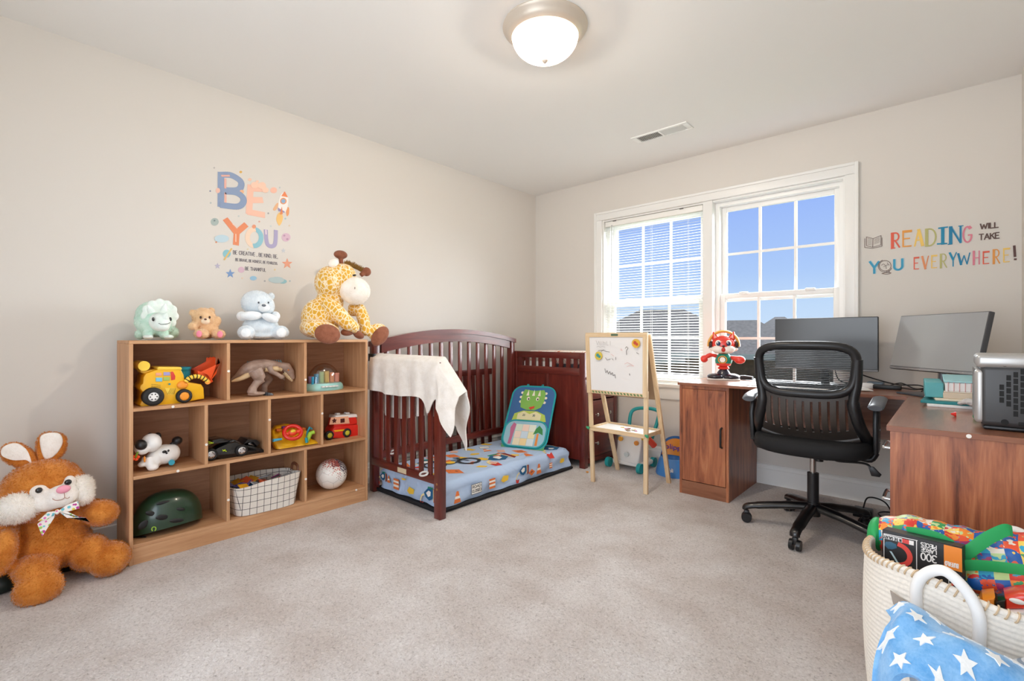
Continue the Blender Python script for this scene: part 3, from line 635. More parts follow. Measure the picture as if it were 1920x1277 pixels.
for u0, v0, u1, v1, col in ((550, 415, 665, 475, '#f0a884'), (705, 400, 835, 470, '#a79fd0'), (550, 510, 680, 590, '#7fc3dc'), (705, 500, 830, 570, '#a6bf62')):
    partw(r, 'button', pr([(u0, v0), (u1, v0), (u1, v1), (u0, v1)], xf - .002, .006, bev=.002), plain('button ' + col, col, .35))
partw(r, 'window', pr([(850, 395), (895, 390), (940, 480), (935, 550), (860, 565)], xf - .002, .004, bev=.001), plain('window red white', '#d9423c', .3))
partw(r, 'light_knob', MB().cyl(V4.X(822, 640, xf), V4.X(822, 640, xf) + Vector((.008, 0, 0)), .004, n=14), M_teal)
partw(r, 'grille', pr([(730, 720), (940, 720), (900, 850), (790, 850)], xf - .002, .004, bev=.001), M_yell)
m = MB()
for i in range(6): pr([(790 + i * 24, 840), (800 + i * 24, 840), (850 + i * 20, 725), (842 + i * 20, 725)], xf, .003, m, .0005)
partw(r, 'grille_line', m, plain('olive line', '#b58a12', .5))
m = MB()
for k in range(7): pr([(470 + k * 27, 640 + k * 3), (482 + k * 27, 641 + k * 3), (482 + k * 27, 653 + k * 3), (470 + k * 27, 652 + k * 3)], xf, .0008, m, .0002); pr([(470 + k * 27, 680 + k * 2), (482 + k * 27, 681 + k * 2), (482 + k * 27, 693 + k * 2), (470 + k * 27, 692 + k * 2)], xf, .0008, m, .0002)
partw(r, 'side_marking', m, M_black)
def wheel(root, c, rad, w, x, tm, hm, hub_r=.55, spokes=0, axis=1):
    # tyre with rounded shoulders around an axis along X, front face at x
    m = MB(); n = 30
    prof = [(rad * hub_r, 0), (rad * .78, .001), (rad * .93, -.002), (rad, -.006), (rad, -w + .005), (rad * .9, -w), (rad * hub_r, -w)]
    M_ = basis((x, c.y, c.z), (0, 1, 0), (0, 0, 1), (1, 0, 0)); m.lathe(prof, n, M_, cap=False); t_ = partw(root, 'wheel', m, tm)
    h = MB().lathe([(0.0002, -.001), (rad * hub_r * .35, 0), (rad * hub_r * .9, -.002), (rad * hub_r * 1.02, -.004), (rad * hub_r, -w * .5)], 24, M_)
    hub = partw(t_, 'hub', h, hm)
    if spokes:
        q = MB()
        for i in range(spokes): a = 2 * math.pi * i / spokes; q.cyl((x - .002, c.y + rad * hub_r * .6 * math.cos(a), c.z + rad * hub_r * .6 * math.sin(a)), (x + .0006, c.y + rad * hub_r * .6 * math.cos(a), c.z + rad * hub_r * .6 * math.sin(a)), rad * .07, n=8)
        partw(t_, 'hub_hole', q, M_black)
    return t_
cw_ = V4.X(512, 910, .30); cw_.z = ROW[2] + .043; wheel(r, cw_, .043, .04, .302, M_rub, M_white, .5, 6)
cw_ = V4.X(1125, 880, .29); cw_.z = ROW[2] + .034; wheel(r, cw_, .034, .035, .296, M_rub, M_orgl, .62)
m = MB(); c = V4.X(1105, 420, .2); m.lathe([(.02, -.028), (.032, .016), (.034, .018), (.036, .03), (.031, .031), (.029, -.02), (.0005, -.022)], 24, None, (c.x, c.y, c.z)); partw(r, 'bucket', m, M_teal)
m = MB(); c = V4.X(1085, 660, xf); m.ball(c, (.012, .024, .021), 20); partw(r, 'arm_joint', m, M_orgl)
arm = bez([V4.X(u, v, xf + .006) for u, v in ((1150, 600), (1230, 520), (1370, 485), (1500, 520), (1590, 590))], 6); partw(r, 'arm', MB().tube(arm, .011, 10), M_yell)
m = MB()
for i in range(3, len(arm) - 3, 3): 
    d = (arm[i + 1] - arm[i - 1]).normalized() * .0022; m.tube([arm[i] - d, arm[i] + d], .0114, 10)
partw(r, 'arm_stripe', m, M_black)
partw(r, 'arm_pivot', MB().cyl(V4.X(1590, 600, xf - .01), V4.X(1590, 600, xf + .014), .012, n=20), M_orgl)
sc = [(1250, 350), (1550, 190), (1560, 120), (1580, 105), (1600, 120), (1640, 95), (1665, 110), (1700, 92), (1725, 110), (1765, 95), (1800, 110), (1815, 100), (1760, 420), (1640, 580), (1560, 600), (1450, 500), (1260, 400)]
m = MB(); pr(sc, .15, .006, m, .002); pr([(1440, 400), (1820, 220), (1800, 160), (1760, 430), (1650, 570), (1540, 560)], .262, .006, m, .002); pr([(1250, 350), (1450, 420), (1560, 560), (1500, 600), (1260, 420)], .15, .118, m, .003)
partw(r, 'scoop', m, M_org)
partw(r, 'tow_knob', MB().ball(V4.X(1370, 745, .2), .006, 12), M_teal)

# --- toy dinosaur (raptor)
def dino_skin():
    m, t, b = newmat('dinosaur skin taupe'); n = N(t, 'ShaderNodeTexNoise'); n.inputs['Scale'].default_value = 25; n.inputs['Detail'].default_value = 4; t.links.new(coords(t), n.inputs['Vector'])
    t.links.new(ramp(t, n.outputs[0], [(.3, '#8c7264'), (.6, '#a68d7e'), (.8, '#b49c8c')]), b.inputs['Base Color']); b.inputs['Roughness'].default_value = .4; bump(t, b, n.outputs[0], .3, .002); return m
M_dino = dino_skin(); M_dinol = plain('dinosaur belly cream', '#d9bd92', .45)
XD = .22; r = thing('toy_dinosaur', 'taupe toy dinosaur bending forward in the middle top cubby', 'toy dinosaur', (XD, V5.X(480, 608, XD).y, ROW[2]))
m = MB(); P_ = lambda u, v, x=XD: V5.X(u, v, x)
m.tube(bez([P_(95, 385, XD - .03), P_(200, 320, XD - .02), P_(320, 240), P_(450, 200), P_(560, 180), P_(650, 180), P_(740, 185), P_(820, 205)], 4), [.004 + .00 * i for i in range(1)] + [.006, .010, .013, .017, .021, .025, .029, .033, .035, .037, .038, .038, .037, .036, .035, .034, .033, .031, .029, .028, .027, .026, .024, .022, .022, .022, .022, .022], 16)
m.tube([P_(800, 195), P_(860, 210), P_(910, 280), P_(960, 375)], [.024, .029, .026, .011], 16)
m.tube([P_(430, 250, XD + .04), P_(480, 330, XD + .05), P_(530, 375, XD + .05)], [.038, .033, .022], 14); m.tube([P_(535, 370, XD + .05), P_(450, 430, XD + .045), P_(400, 500, XD + .045)], [.022, .02, .019], 14); m.tube([P_(400, 490, XD + .045), P_(385, 570, XD + .045)], [.02, .026], 14)
ell(m, V5, 450, 578, XD + .045, 125, 30, .024)
m.tube([P_(630, 200, XD + .035), P_(655, 270, XD + .045), P_(730, 305, XD + .045), P_(790, 340, XD + .045)], [.017, .014, .012, .011], 12); ell(m, V5, 800, 345, XD + .045, 40, 34, .014)
m.tube([P_(430, 260, XD - .05), P_(580, 330, XD - .06), P_(650, 400, XD - .06)], [.03, .025, .017], 12); m.tube([P_(640, 380, XD - .06), P_(560, 470, XD - .055), P_(560, 585, XD - .05)], [.016, .016, .02], 12)
partw(r, 'body', fuse(m, .0035, 3), M_dino)
partw(r, 'belly', MB().tube(bez([P_(105, 408, XD + .0), P_(250, 360, XD + .016), P_(380, 295, XD + .02)], 5), [.004, .006, .009, .011, .012, .013, .014, .015, .015, .014, .01], 12), M_dinol)
partw(r, 'belly', MB().tube(bez([P_(560, 240, XD + .022), P_(640, 240, XD + .02), P_(720, 235, XD + .018), P_(790, 245, XD + .01)], 5), [.014] * 4 + [.017] * 8 + [.012] * 4, 12), M_dinol)
partw(r, 'jaw', MB().tube([P_(835, 290, XD + .006), P_(890, 350, XD + .006), P_(945, 402, XD + .004)], [.012, .010, .006], 10), M_dinol)
m = MB()
for i in range(7): 
    t_ = i / 6; a = P_(845 + 95 * t_, 275 + 105 * t_, XD + .026 - .010 * t_); m.tube([a, a + Vector((0, -.004, -.008))], [.003, .0005], 6)
partw(r, 'tooth', m, plain('ivory', '#f3e7c6', .4))
partw(r, 'eye', ell(MB(), V5, 890, 250, XD + .024, 12, 12, .006, seg=12), plain('amber', '#d8792a', .2)); partw(r, 'brow', MB().tube([P_(920, 215, XD + .012), P_(930, 255, XD + .02), P_(938, 275, XD + .018)], [.003, .006, .003], 8), M_teal)
for u0, n_ in ((335, 5), (520, 5), (680, 5)):
    for i in range(n_):
        u = u0 + i * 28; base = P_(u, 135 if u > 500 else 155, XD); tip = base + Vector((0, -.004, .012)); partw(r, 'spine', MB().tube([base - Vector((0, 0, .012)), tip], [.007, .001], 6), plain('spine slate teal', '#5b8c93', .5))
m = MB()
for k in range(3): a = P_(575 + k * 25, 575 + k * 4, XD + .03 + k * .014); m.tube([a - Vector((0, .01, 0)), a + Vector((0, .012, -.004)), a + Vector((0, .026, -.012))], [.010, .009, .002], 8)
partw(r, 'claw', m, plain('claw grey', '#4b4f55', .35))
m = MB()
for k in range(3): a = P_(815, 335 + k * 16, XD + .04 + k * .006); m.tube([a, a + Vector((0, .012, -.012))], [.005, .001], 6)
partw(r, 'finger_claw', m, plain('claw brown', '#6a564a', .4))

# --- pastel popper toy with clear dome
xa = .21; c0 = V5.X(1420, 500, xa); r = thing('popper_toy', 'mint toy with clear dome over pastel cylinders in the corner cubby', 'toy', (xa - .005, c0.y - .015, ROW[2]))
M_mintp = plain('mint plastic', '#a5dcd6', .35)
part(r, 'base', MB().lathe([(.118, 0), (.122, .008), (.116, .03), (.104, .042), (.0005, .044)], 40, Matrix.Scale(.72, 4, (1, 0, 0))), M_mintp)
part(r, 'dome', MB().lathe([(.102 * math.cos(math.radians(a)), .042 + .122 * math.sin(math.radians(a))) for a in range(0, 90, 6)] + [(.0005, .164)], 36, Matrix.Scale(.66, 4, (1, 0, 0))), glass('clear dome', '#efe8e6', .14, .08))
for i, col in enumerate(('#b3a0dc', '#35a9d8', '#b7dc9a', '#f0cf70', '#f2a067', '#f2ac98')):
    y = -.082 + i * .0335; hh = (.042, .056, .068, .070, .060, .055)[i]; part(r, 'cylinder', MB().cyl((.0, y, .043), (.0, y, .043 + hh), .0145, n=20), plain('popper ' + col, col, .4))
part(r, 'peg', MB().cyl((.035, -.088, .04), (.035, -.088, .085), .007, n=14), plain('popper blue', '#35a9d8', .4))
m = MB()
for i in range(5): m.rbox((.078, -.058 + i * .021, .022), (.098, -.039 + i * .021, .03), .002)
part(r, 'key', m, M_white)

# --- white toy dog with black ear, tail
XW = .22; r = thing('toy_dog', 'white toy dog with black muzzle holding an orange flower', 'toy dog', (XW, V2.X(340, 378, XW).y, ROW[1]))
m = MB(); ell(m, V2, 400, 265, XW, 100, 68, .045); ell(m, V2, 450, 255, XW - .01, 58, 62, .045); ell(m, V2, 330, 300, XW + .01, 60, 60, .042); ell(m, V2, 320, 355, XW + .05, 42, 24, .022); ell(m, V2, 245, 335, XW + .03, 32, 20, .02); m.tube([V2.X(300, 290, XW + .03), V2.X(305, 350, XW + .05)], [.022, .018], 12); m.tube([V2.X(275, 290, XW + .02), V2.X(255, 335, XW + .03)], [.018, .014], 12)
partw(r, 'body', fuse(m, .004, 5), M_white)
m = MB(); ell(m, V2, 310, 185, XW + .03, 72, 64, .055); ell(m, V2, 245, 220, XW + .045, 58, 48, .045, .3); partw(r, 'head', fuse(m, .004, 5), M_white)
partw(r, 'muzzle_patch', ell(MB(), V2, 238, 200, XW + .075, 42, 38, .03, .5), M_black); partw(r, 'ear', ell(MB(), V2, 352, 140, XW + .02, 26, 26, .02), M_black)
partw(r, 'ear', ell(MB(), V2, 300, 145, XW - .03, 24, 30, .012), M_black)
m = MB(); m.tube([V2.X(445, 200, XW - .01), V2.X(465, 185, XW - .01), V2.X(480, 175, XW - .01)], .009, 10); ell(m, V2, 488, 170, XW - .01, 36, 28, .026); partw(r, 'tail', m, M_black)
for u, v, a, b in ((400, 248, 16, 10), (428, 240, 8, 8), (415, 258, 8, 6)): partw(r, 'spot', ell(MB(), V2, u, v, XW + .044, a, b, .004, seg=12), M_black)
m = MB(); c = V2.X(200, 287, XW + .07)
for k in range(5): a = 2 * math.pi * k / 5; m.ball((c.x, c.y + .010 * math.cos(a), c.z + .010 * math.sin(a)), (.005, .007, .007), 10)
partw(r, 'flower', m, M_org); partw(r, 'stem', MB().tube([c, V2.X(215, 250, XW + .08)], .0035, 8), plain('stem green', '#7fb53a', .5))
partw(r, 'collar_tag', ell(MB(), V2, 262, 300, XW + .05, 8, 22, .006), M_orgl); partw(r, 'wheel', MB().cyl(V2.X(450, 322, XW + .0), V2.X(450, 322, XW + .045), .013, n=20), M_teal)

# --- black remote control car
XC = .25; r = thing('toy_race_car', 'glossy black toy race car with chrome wheels in the middle cubby', 'toy car', (XC, V2.X(860, 290, XC).y, ROW[1]))
q2 = lambda pts, x0, dx, bev=.004, mb=None: (mb or MB()).rprism(poly(V2, pts, x0), (dx, 0, 0), bev)
partw(r, 'body', q2([(690, 260), (690, 215), (720, 195), (790, 165), (840, 155), (900, 175), (960, 185), (1010, 200), (1030, 225), (1010, 250), (960, 260), (760, 278)], XC - .095, .12, .012), M_blackgloss)
partw(r, 'cabin', q2([(770, 185), (830, 150), (860, 152), (930, 190)], XC - .075, .085, .008), plain('smoked glass', '#23262b', .08, coat=.6))
m = MB(); q2([(895, 178), (925, 142), (990, 148), (1010, 165), (990, 190), (960, 160), (925, 165)], XC - .09, .11, .003, m); partw(r, 'spoiler', m, M_black)
m = MB(); q2([(690, 150), (750, 137), (820, 150), (790, 165), (690, 175)], XC - .09, .1, .004, m); partw(r, 'hood', m, M_blackgloss)
partw(r, 'bumper', q2([(1000, 215), (1040, 212), (1035, 232), (1005, 255)], XC - .085, .11, .004), M_black)
m = MB()
for a, b, c_, d in ((700, 178, 730, 184), (705, 192, 740, 186), (800, 235, 830, 245), (805, 245, 822, 232)): m.tube([V2.X(a, b, XC + .027), V2.X(c_, d, XC + .027)], .0022, 6)
partw(r, 'decal', m, plain('lime decal', '#b9d51f', .5))
for u, x in ((727, XC + .028), (940, XC + .04)):
    c = V2.X(u, 270, x); c.z = ROW[1] + .031; wheel(r, c, .031, .03, x, M_rub, plain('chrome', '#d8d8da', .15, metal=.9), .68, 5)
c = V2.X(1000, 270, XC - .07); c.z = ROW[1] + .031; wheel(r, c, .031, .03, XC - .065, M_rub, plain('chrome', '#d8d8da', .15, metal=.9), .68); 

# --- toy steering wheel dashboard
XS = .25; r = thing('toy_dashboard', 'yellow toy dashboard with red steering wheel', 'toy', (XS, V2.X(1290, 225, XS).y, ROW[1]))
out = [(1140, 220), (1135, 180), (1150, 110), (1190, 75), (1260, 60), (1330, 65), (1375, 95), (1390, 150), (1440, 165), (1448, 195), (1430, 208), (1250, 228), (1160, 235)]
m = MB(); P0 = poly(V2, out, .2)
# slab leaning back: bottom edge at the front, top edge at the back
zlo = min(p.z for p in P0); zhi = max(p.z for p in P0); P0 = [Vector((.305 - .13 * (p.z - zlo) / (zhi - zlo), p.y, max(p.z, ROW[1] + .004))) for p in P0]
m.rprism(P0, (-.05, 0, -.0), .008); partw(r, 'console', m, M_yel)
c = V2.X(1275, 130, .262); wc = Vector((.275, c.y, c.z)); ax = Vector((.75, -.15, .64)).normalized(); yv = Vector((0, 1, 0)); yv = (yv - ax * yv.dot(ax)).normalized(); zv = ax.cross(yv)
ring = [wc + ax * .03 + yv * .046 * math.cos(t_) + zv * .042 * math.sin(t_) for t_ in [2 * math.pi * i / 28 for i in range(28)]]
m = MB(); m.tube(ring, .011, 10, closed=True); partw(r, 'steering_wheel', m, M_red)
m = MB(); m.tube([wc + ax * .022 - yv * .04, wc + ax * .026 + yv * .04], .012, 10); m.ball(wc + ax * .027, (.02, .026, .02), 16); partw(r, 'wheel_spoke', m, plain('red orange', '#e5492c', .35))
partw(r, 'horn_button', MB().ball(wc + ax * .04, (.01, .016, .012), 14), plain('yellow green', '#e2c53a', .4))
for i, col in enumerate(('#e2762f', '#7d3f8f', '#b3c23b', '#e99a2f', '#e0762e')):
    p = V2.X(1185 + i * 42, 88 - 14 * math.sin(math.pi * i / 4) + (8 if i == 0 else 0), .205); partw(r, 'button', MB().rbox((p.x - .01, p.y - .013, p.z - .007), (p.x + .022, p.y + .013, p.z + .007), .004), plain('dash ' + col, col, .35))
partw(r, 'lever', MB().tube([V2.X(1150, 170, .30), V2.X(1210, 160, .29)], [.009, .006], 10), plain('sky plastic', '#4fb3d9', .35))
m = MB(); m.tube([V2.X(1385, 165, .27), V2.X(1390, 110, .27), V2.X(1405, 78, .27), V2.X(1420, 90, .27)], .006, 10); partw(r, 'gear_loop', m, M_teal)
partw(r, 'gear_stick', MB().tube([V2.X(1385, 180, .29), V2.X(1410, 120, .29), V2.X(1435, 112, .29)], [.010, .013, .012], 12), plain('lime plastic', '#9fc93a', .35))
partw(r, 'key', MB().tube([V2.X(1380, 150, .3), V2.X(1385, 185, .305)], .008, 10), M_teal)

# --- red toy bus
XR = .2; r = thing('toy_bus', 'red toy car with white roof and shape holes', 'toy car', (XR, V2.X(1610, 150, XR).y, ROW[1]))
q2b = lambda pts, x0, dx, bev=.005, mb=None: (mb or MB()).rprism(poly(V2, pts, x0), (dx, 0, 0), bev)
partw(r, 'body', q2b([(1505, 140), (1508, 85), (1525, 60), (1690, 45), (1735, 55), (1745, 90), (1745, 120), (1640, 140)], XR - .06, .10, .01), M_red)
partw(r, 'cabin', q2b([(1525, 65), (1540, 5), (1680, -5), (1700, 45)], XR - .05, .082, .008), M_red)
partw(r, 'side_window', q2b([(1540, 60), (1552, 10), (1672, 2), (1682, 52)], XR + .033, .002, .001), plain('pale peach plastic', '#f0b593', .4))
m = MB(); cc = V2.X(1575, 33, XR + .034); M_ = basis((cc.x, cc.y, cc.z), (0, 1, 0), (0, 0, 1), (1, 0, 0)); flat(m, star(.017, .009), M_, .003); partw(r, 'star_hole', m, plain('hole dark red', '#4e1712', .6))
m = MB(); cc = V2.X(1632, 32, XR + .034); m.rbox((cc.x, cc.y - .014, cc.z - .013), (cc.x + .003, cc.y + .014, cc.z + .013), .006); partw(r, 'square_hole', m, plain('hole dark red', '#4e1712', .6))
m = MB(); q2b([(1535, 8), (1540, -12), (1685, -22), (1690, -2)], XR - .052, .086, .004, m); q2b([(1575, -12), (1578, -22), (1600, -24), (1600, -13)], XR - .03, .03, .002, m); q2b([(1640, -18), (1643, -27), (1665, -28), (1667, -18)], XR - .03, .03, .002, m); partw(r, 'roof', m, M_white)
partw(r, 'stripe', q2b([(1570, 100), (1660, 90), (1655, 102), (1580, 110)], XR + .04, .002, .001), M_yel)
for u, x in ((1547, XR + .045), (1668, XR + .05)):
    c = V2.X(u, 125, x); c.z = ROW[1] + .028; wheel(r, c, .028, .025, x, M_rub, plain('olive hub', '#c9c23a', .4), .6)
partw(r, 'headlight', MB().ball(V2.X(1738, 78, XR + .03), (.008, .008, .008), 12), plain('headlight', '#9fb9d8', .2))

# --- bike helmet
XH = .2; hc = V2.X(420, 760, XH); r = thing('bike_helmet', 'dark green bicycle helmet with vents in the bottom cubby', 'helmet', (XH, hc.y, ROW[0]))
M_hel = plain('dark green helmet', '#1f3a26', .3, coat=.3)
m = MB()
def helm(u, v):
    a = 2 * math.pi * u; e = math.pi / 2 * (1 - v)
    lo = .006 + .03 * max(0, math.cos(a - .2)) * (1 if math.cos(a) > 0 else .6)      # brim dips in the middle of the front
    z = lo + (.188 - lo) * math.sin(e) ** .85
    return (XH + .098 * math.cos(a) * math.cos(e) ** .75 + .015, hc.y + .146 * math.sin(a) * math.cos(e) ** .75, ROW[0] + z)
m.grid(48, 18, lambda u, v: helm(u, v), closed_u=True)
h_ = fix(m); partw(r, 'shell', h_, M_hel)
for (du, dv, a, b, roll) in ((-110, -20, 28, 10, .5), (-10, -95, 42, 8, .05), (-35, 0, 34, 12, .25), (60, 20, 36, 10, .2), (90, -55, 24, 8, .35), (-160, 60, 30, 16, -.6)):
    p = V2.X(420 + du, 700 + dv, XH + .1); s_ = V2.sx(420, 700, XH)
    # seat the vent on the shell
    yy = (p.y - hc.y) / .146; zz = max(0, (p.z - ROW[0] - .02) / .168); k = max(0, 1 - abs(yy) ** 2.4 - zz ** 2.4) ** .5; px = XH + .018 + .098 * k ** .85
    partw(r, 'vent', MB().ball((px - .003, p.y, p.z), (.005, a * 1.35 * s_[0], b * 1.5 * s_[1]), 16, Matrix.Rotation(-roll, 3, 'X')), M_black)
partw(r, 'logo', strokes(MB(), [arc(0, 0, .008, .01, -60, 230, 10)], basis((XH + .100, hc.y - .075, ROW[0] + .042), (.35, .94, 0), (0, 0, 1), (.94, -.35, 0)), .004, .001), plain('lime logo', '#9cc43a', .5))
m = MB(); m.tube([(XH, hc.y - .11, ROW[0] + .012), (XH + .03, hc.y - .14, ROW[0] + .004), (XH + .07, hc.y - .10, ROW[0] + .004)], .004, 8); partw(r, 'strap', m, M_black)

# --- fabric basket with magnetic tiles
XK = .215; yl, yr = -2.86, -2.495; r = thing('fabric_basket', 'white fabric basket with black grid lines in the bottom cubby', 'basket', (XK, (yl + yr) / 2, ROW[0]))
def gridcloth():
    m, t, b = newmat('grid fabric'); c = coords(t); sp_ = N(t, 'ShaderNodeSeparateXYZ'); t.links.new(c, sp_.inputs[0]); res = []
    for ax_, per in (('X', .034), ('Y', .034), ('Z', .036)):
        a = N(t, 'ShaderNodeMath', operation='MULTIPLY'); a.inputs[1].default_value = 1 / per; t.links.new(sp_.outputs[ax_], a.inputs[0])
        f = N(t, 'ShaderNodeMath', operation='FRACT'); t.links.new(a.outputs[0], f.inputs[0]); l = N(t, 'ShaderNodeMath', operation='LESS_THAN'); l.inputs[1].default_value = .07; t.links.new(f.outputs[0], l.inputs[0]); res.append(l.outputs[0])
    g = N(t, 'ShaderNodeNewGeometry'); sn = N(t, 'ShaderNodeSeparateXYZ'); t.links.new(g.outputs['Normal'], sn.inputs[0])
    # x-lines only where the face does not look along x, the same for y
    tot = None
    for k_, ax_ in enumerate('XYZ'):
        ab = N(t, 'ShaderNodeMath', operation='ABSOLUTE'); t.links.new(sn.outputs[ax_], ab.inputs[0]); lt = N(t, 'ShaderNodeMath', operation='LESS_THAN'); lt.inputs[1].default_value = .75; t.links.new(ab.outputs[0], lt.inputs[0])
        mu = N(t, 'ShaderNodeMath', operation='MULTIPLY'); t.links.new(lt.outputs[0], mu.inputs[0]); t.links.new(res[k_], mu.inputs[1])
        if tot is None: tot = mu.outputs[0]
        else: mm = N(t, 'ShaderNodeMath', operation='MAXIMUM'); t.links.new(tot, mm.inputs[0]); t.links.new(mu.outputs[0], mm.inputs[1]); tot = mm.outputs[0]
    t.links.new(ramp(t, tot, [(.4, '#e4ddd3'), (.6, '#2a2624')]), b.inputs['Base Color']); b.inputs['Roughness'].default_value = .95
    n = N(t, 'ShaderNodeTexNoise'); n.inputs['Scale'].default_value = 500; t.links.new(c, n.inputs['Vector']); bump(t, b, n.outputs[0], .4, .001); return m
def bask(inner):
    def f(u, v):
        a = 2 * math.pi * u; p = 5; ca, sa = math.cos(a), math.sin(a); k = (abs(ca) ** p + abs(sa) ** p) ** (-1 / p)
        z = v * .168; fl_ = .86 + .14 * v + .012 * math.sin(5 * a + 2) * v
        hx = .125 * fl_ - inner; hy = (yr - yl) / 2 * fl_ - inner
        wav = .006 * math.sin(7 * a) * v * v + .004 * math.sin(3 * a + 1)
        return (XK + .012 + ca * k * (hx + wav), (yl + yr) / 2 + sa * k * (hy + wav), ROW[0] + .002 + z + (.008 * math.sin(2 * a + .6) - .012 * max(0, -sa)) * v)
    return f
m = MB(); m.grid(72, 14, bask(0), closed_u=True); m.grid(72, 14, bask(.006), closed_u=True)
n0 = 72 * 13; n1 = 72 * 14 + 72 * 13
m.f += [(n0 + i, n0 + (i + 1) % 72, n1 + (i + 1) % 72, n1 + i) for i in range(72)]; m.m += [0] * 72
m.f += [tuple(range(71, -1, -1)), tuple(72 * 14 + i for i in range(72))]; m.m += [0, 0]
partw(r, 'cloth', fix(m), gridcloth())
M_leather = plain('brown leather', '#7c4a2f', .5)
for y, s_ in ((yl, -1), (yr, 1)):
    partw(r, 'handle', MB().tube(bez([(XK - .04, y + s_ * .002, ROW[0] + .155), (XK - .03, y + s_ * .006, ROW[0] + .195), (XK + .03, y + s_ * .006, ROW[0] + .195), (XK + .045, y + s_ * .002, ROW[0] + .155)], 5), .006, 8, flat=(1, 1.6)), M_leather)
tc = ('#1f7a5c', '#c8402f', '#7a6fb0', '#e0a32a', '#2c5f86', '#8b3a6a', '#e3653c', '#9aa2a8')
rr = random.Random(11)
for i in range(26):
    y = yl + .055 + rr.random() * (yr - yl - .11); x = XK + .012 + rr.uniform(-.075, .075); z = ROW[0] + .112 + (i % 4) * .011 + (.012 if i > 20 else 0)
    M_ = Matrix.Translation((x, y, z)) @ Euler((rr.uniform(-.5, .5), rr.uniform(-.5, .5), rr.uniform(0, 3))).to_matrix().to_4x4(); s_ = .026 if i % 5 else .03; m = MB()
    if i % 4 == 1: m.prism([M_ @ Vector(p) for p in ((-s_, -s_, 0), (s_, -s_, 0), (0, s_, 0))], (M_.to_3x3() @ Vector((0, 0, .006))))
    else: m.rbox((-s_, -s_, 0), (s_, s_, .006), .0015, 1, M_)
    col = tc[i % 8]; names = {'#1f7a5c': 'green', '#c8402f': 'red', '#7a6fb0': 'lilac', '#e0a32a': 'amber', '#2c5f86': 'navy', '#8b3a6a': 'plum', '#e3653c': 'orange', '#9aa2a8': 'grey'}
    solo('magnetic_tile', m, plain('tile ' + col, col, .2, coat=.3), '%s magnetic play tile %s in the grid fabric basket' % (names[col], 'triangle' if i % 4 == 1 else 'square'), 'toy tile', group='magnetic tiles in the fabric basket')

# --- soccer ball
bc = V2.X(1557, 400, .215); br = .092; bc.z = ROW[0] + br
def ballmat():
    m, t, b = newmat('printed ball leather'); c = coords(t); sp_ = N(t, 'ShaderNodeSeparateXYZ'); t.links.new(c, sp_.inputs[0])
    v = N(t, 'ShaderNodeTexVoronoi', feature='F1', distance='CHEBYCHEV'); v.inputs['Scale'].default_value = 88; v.inputs['Randomness'].default_value = .25; t.links.new(coords(t, rot=(.7, 0, 0)), v.inputs['Vector'])
    th = N(t, 'ShaderNodeMapRange'); th.inputs['From Min'].default_value = -.05; th.inputs['From Max'].default_value = .075; th.inputs['To Min'].default_value = .02; th.inputs['To Max'].default_value = .48; 
    ad = N(t, 'ShaderNodeMath', operation='MULTIPLY_ADD'); ad.inputs[1].default_value = .7; t.links.new(sp_.outputs['Y'], ad.inputs[0]); t.links.new(sp_.outputs['Z'], ad.inputs[2])
    sb = N(t, 'ShaderNodeMath', operation='SUBTRACT'); sb.inputs[1].default_value = br; t.links.new(ad.outputs[0], sb.inputs[0]); t.links.new(sb.outputs[0], th.inputs[0])
    lt = N(t, 'ShaderNodeMath', operation='LESS_THAN'); t.links.new(v.outputs['Distance'], lt.inputs[0]); t.links.new(th.outputs[0], lt.inputs[1])
    inkr = N(t, 'ShaderNodeMath', operation='GREATER_THAN'); inkr.inputs[1].default_value = .015; t.links.new(sp_.outputs['Y'], inkr.inputs[0])
    ink = ramp(t, inkr.outputs[0], [(.4, '#b8462f'), (.6, '#3b2c44')])
    mx = N(t, 'ShaderNodeMix', data_type='RGBA'); t.links.new(lt.outputs[0], mx.inputs[0]); mx.inputs[6].default_value = srgb('#efebe4'); t.links.new(ink, mx.inputs[7]); t.links.new(mx.outputs[2], b.inputs['Base Color'])
    b.inputs['Roughness'].default_value = .35; return m
r = thing('soccer_ball', 'white soccer ball with dotted print in the bottom right cubby', 'ball', (bc.x, bc.y, ROW[0]))
k = bmesh.new(); bmesh.ops.create_icosphere(k, subdivisions=2, radius=1)
m = MB(); m.ball((0, 0, br), br, 40); part(r, 'leather', m, ballmat())
# panel seams: slim grooves drawn as fine dark lines on the sphere
m = MB(); ph = (1 + 5 ** .5) / 2; ico = [Vector(p).normalized() for p in [(0, 1, ph), (0, -1, ph), (0, 1, -ph), (0, -1, -ph), (1, ph, 0), (-1, ph, 0), (1, -ph, 0), (-1, -ph, 0), (ph, 0, 1), (-ph, 0, 1), (ph, 0, -1), (-ph, 0, -1)]]; k.free()
for i in range(12):
    for j in range(i):
        a, b_ = ico[i], ico[j]
        if (a - b_).length < 1.06:
            s0 = a.lerp(b_, 1 / 3); s1 = a.lerp(b_, 2 / 3); m.tube([Vector((0, 0, br)) + s0.lerp(s1, t_).normalized() * br * 1.0005 for t_ in (0, .5, 1)], .0007, 5)
            for kk in range(12):
                c_ = ico[kk]
                if kk not in (i, j) and (c_ - a).length < 1.06 and (c_ - b_).length < 1.06: m.tube([Vector((0, 0, br)) + a.lerp(b_, 1 / 3).lerp(a.lerp(c_, 1 / 3), t_).normalized() * br * 1.0005 for t_ in (0, .5, 1)], .0007, 5)
part(r, 'seam', m, plain('seam grey', '#a8a29a', .6))
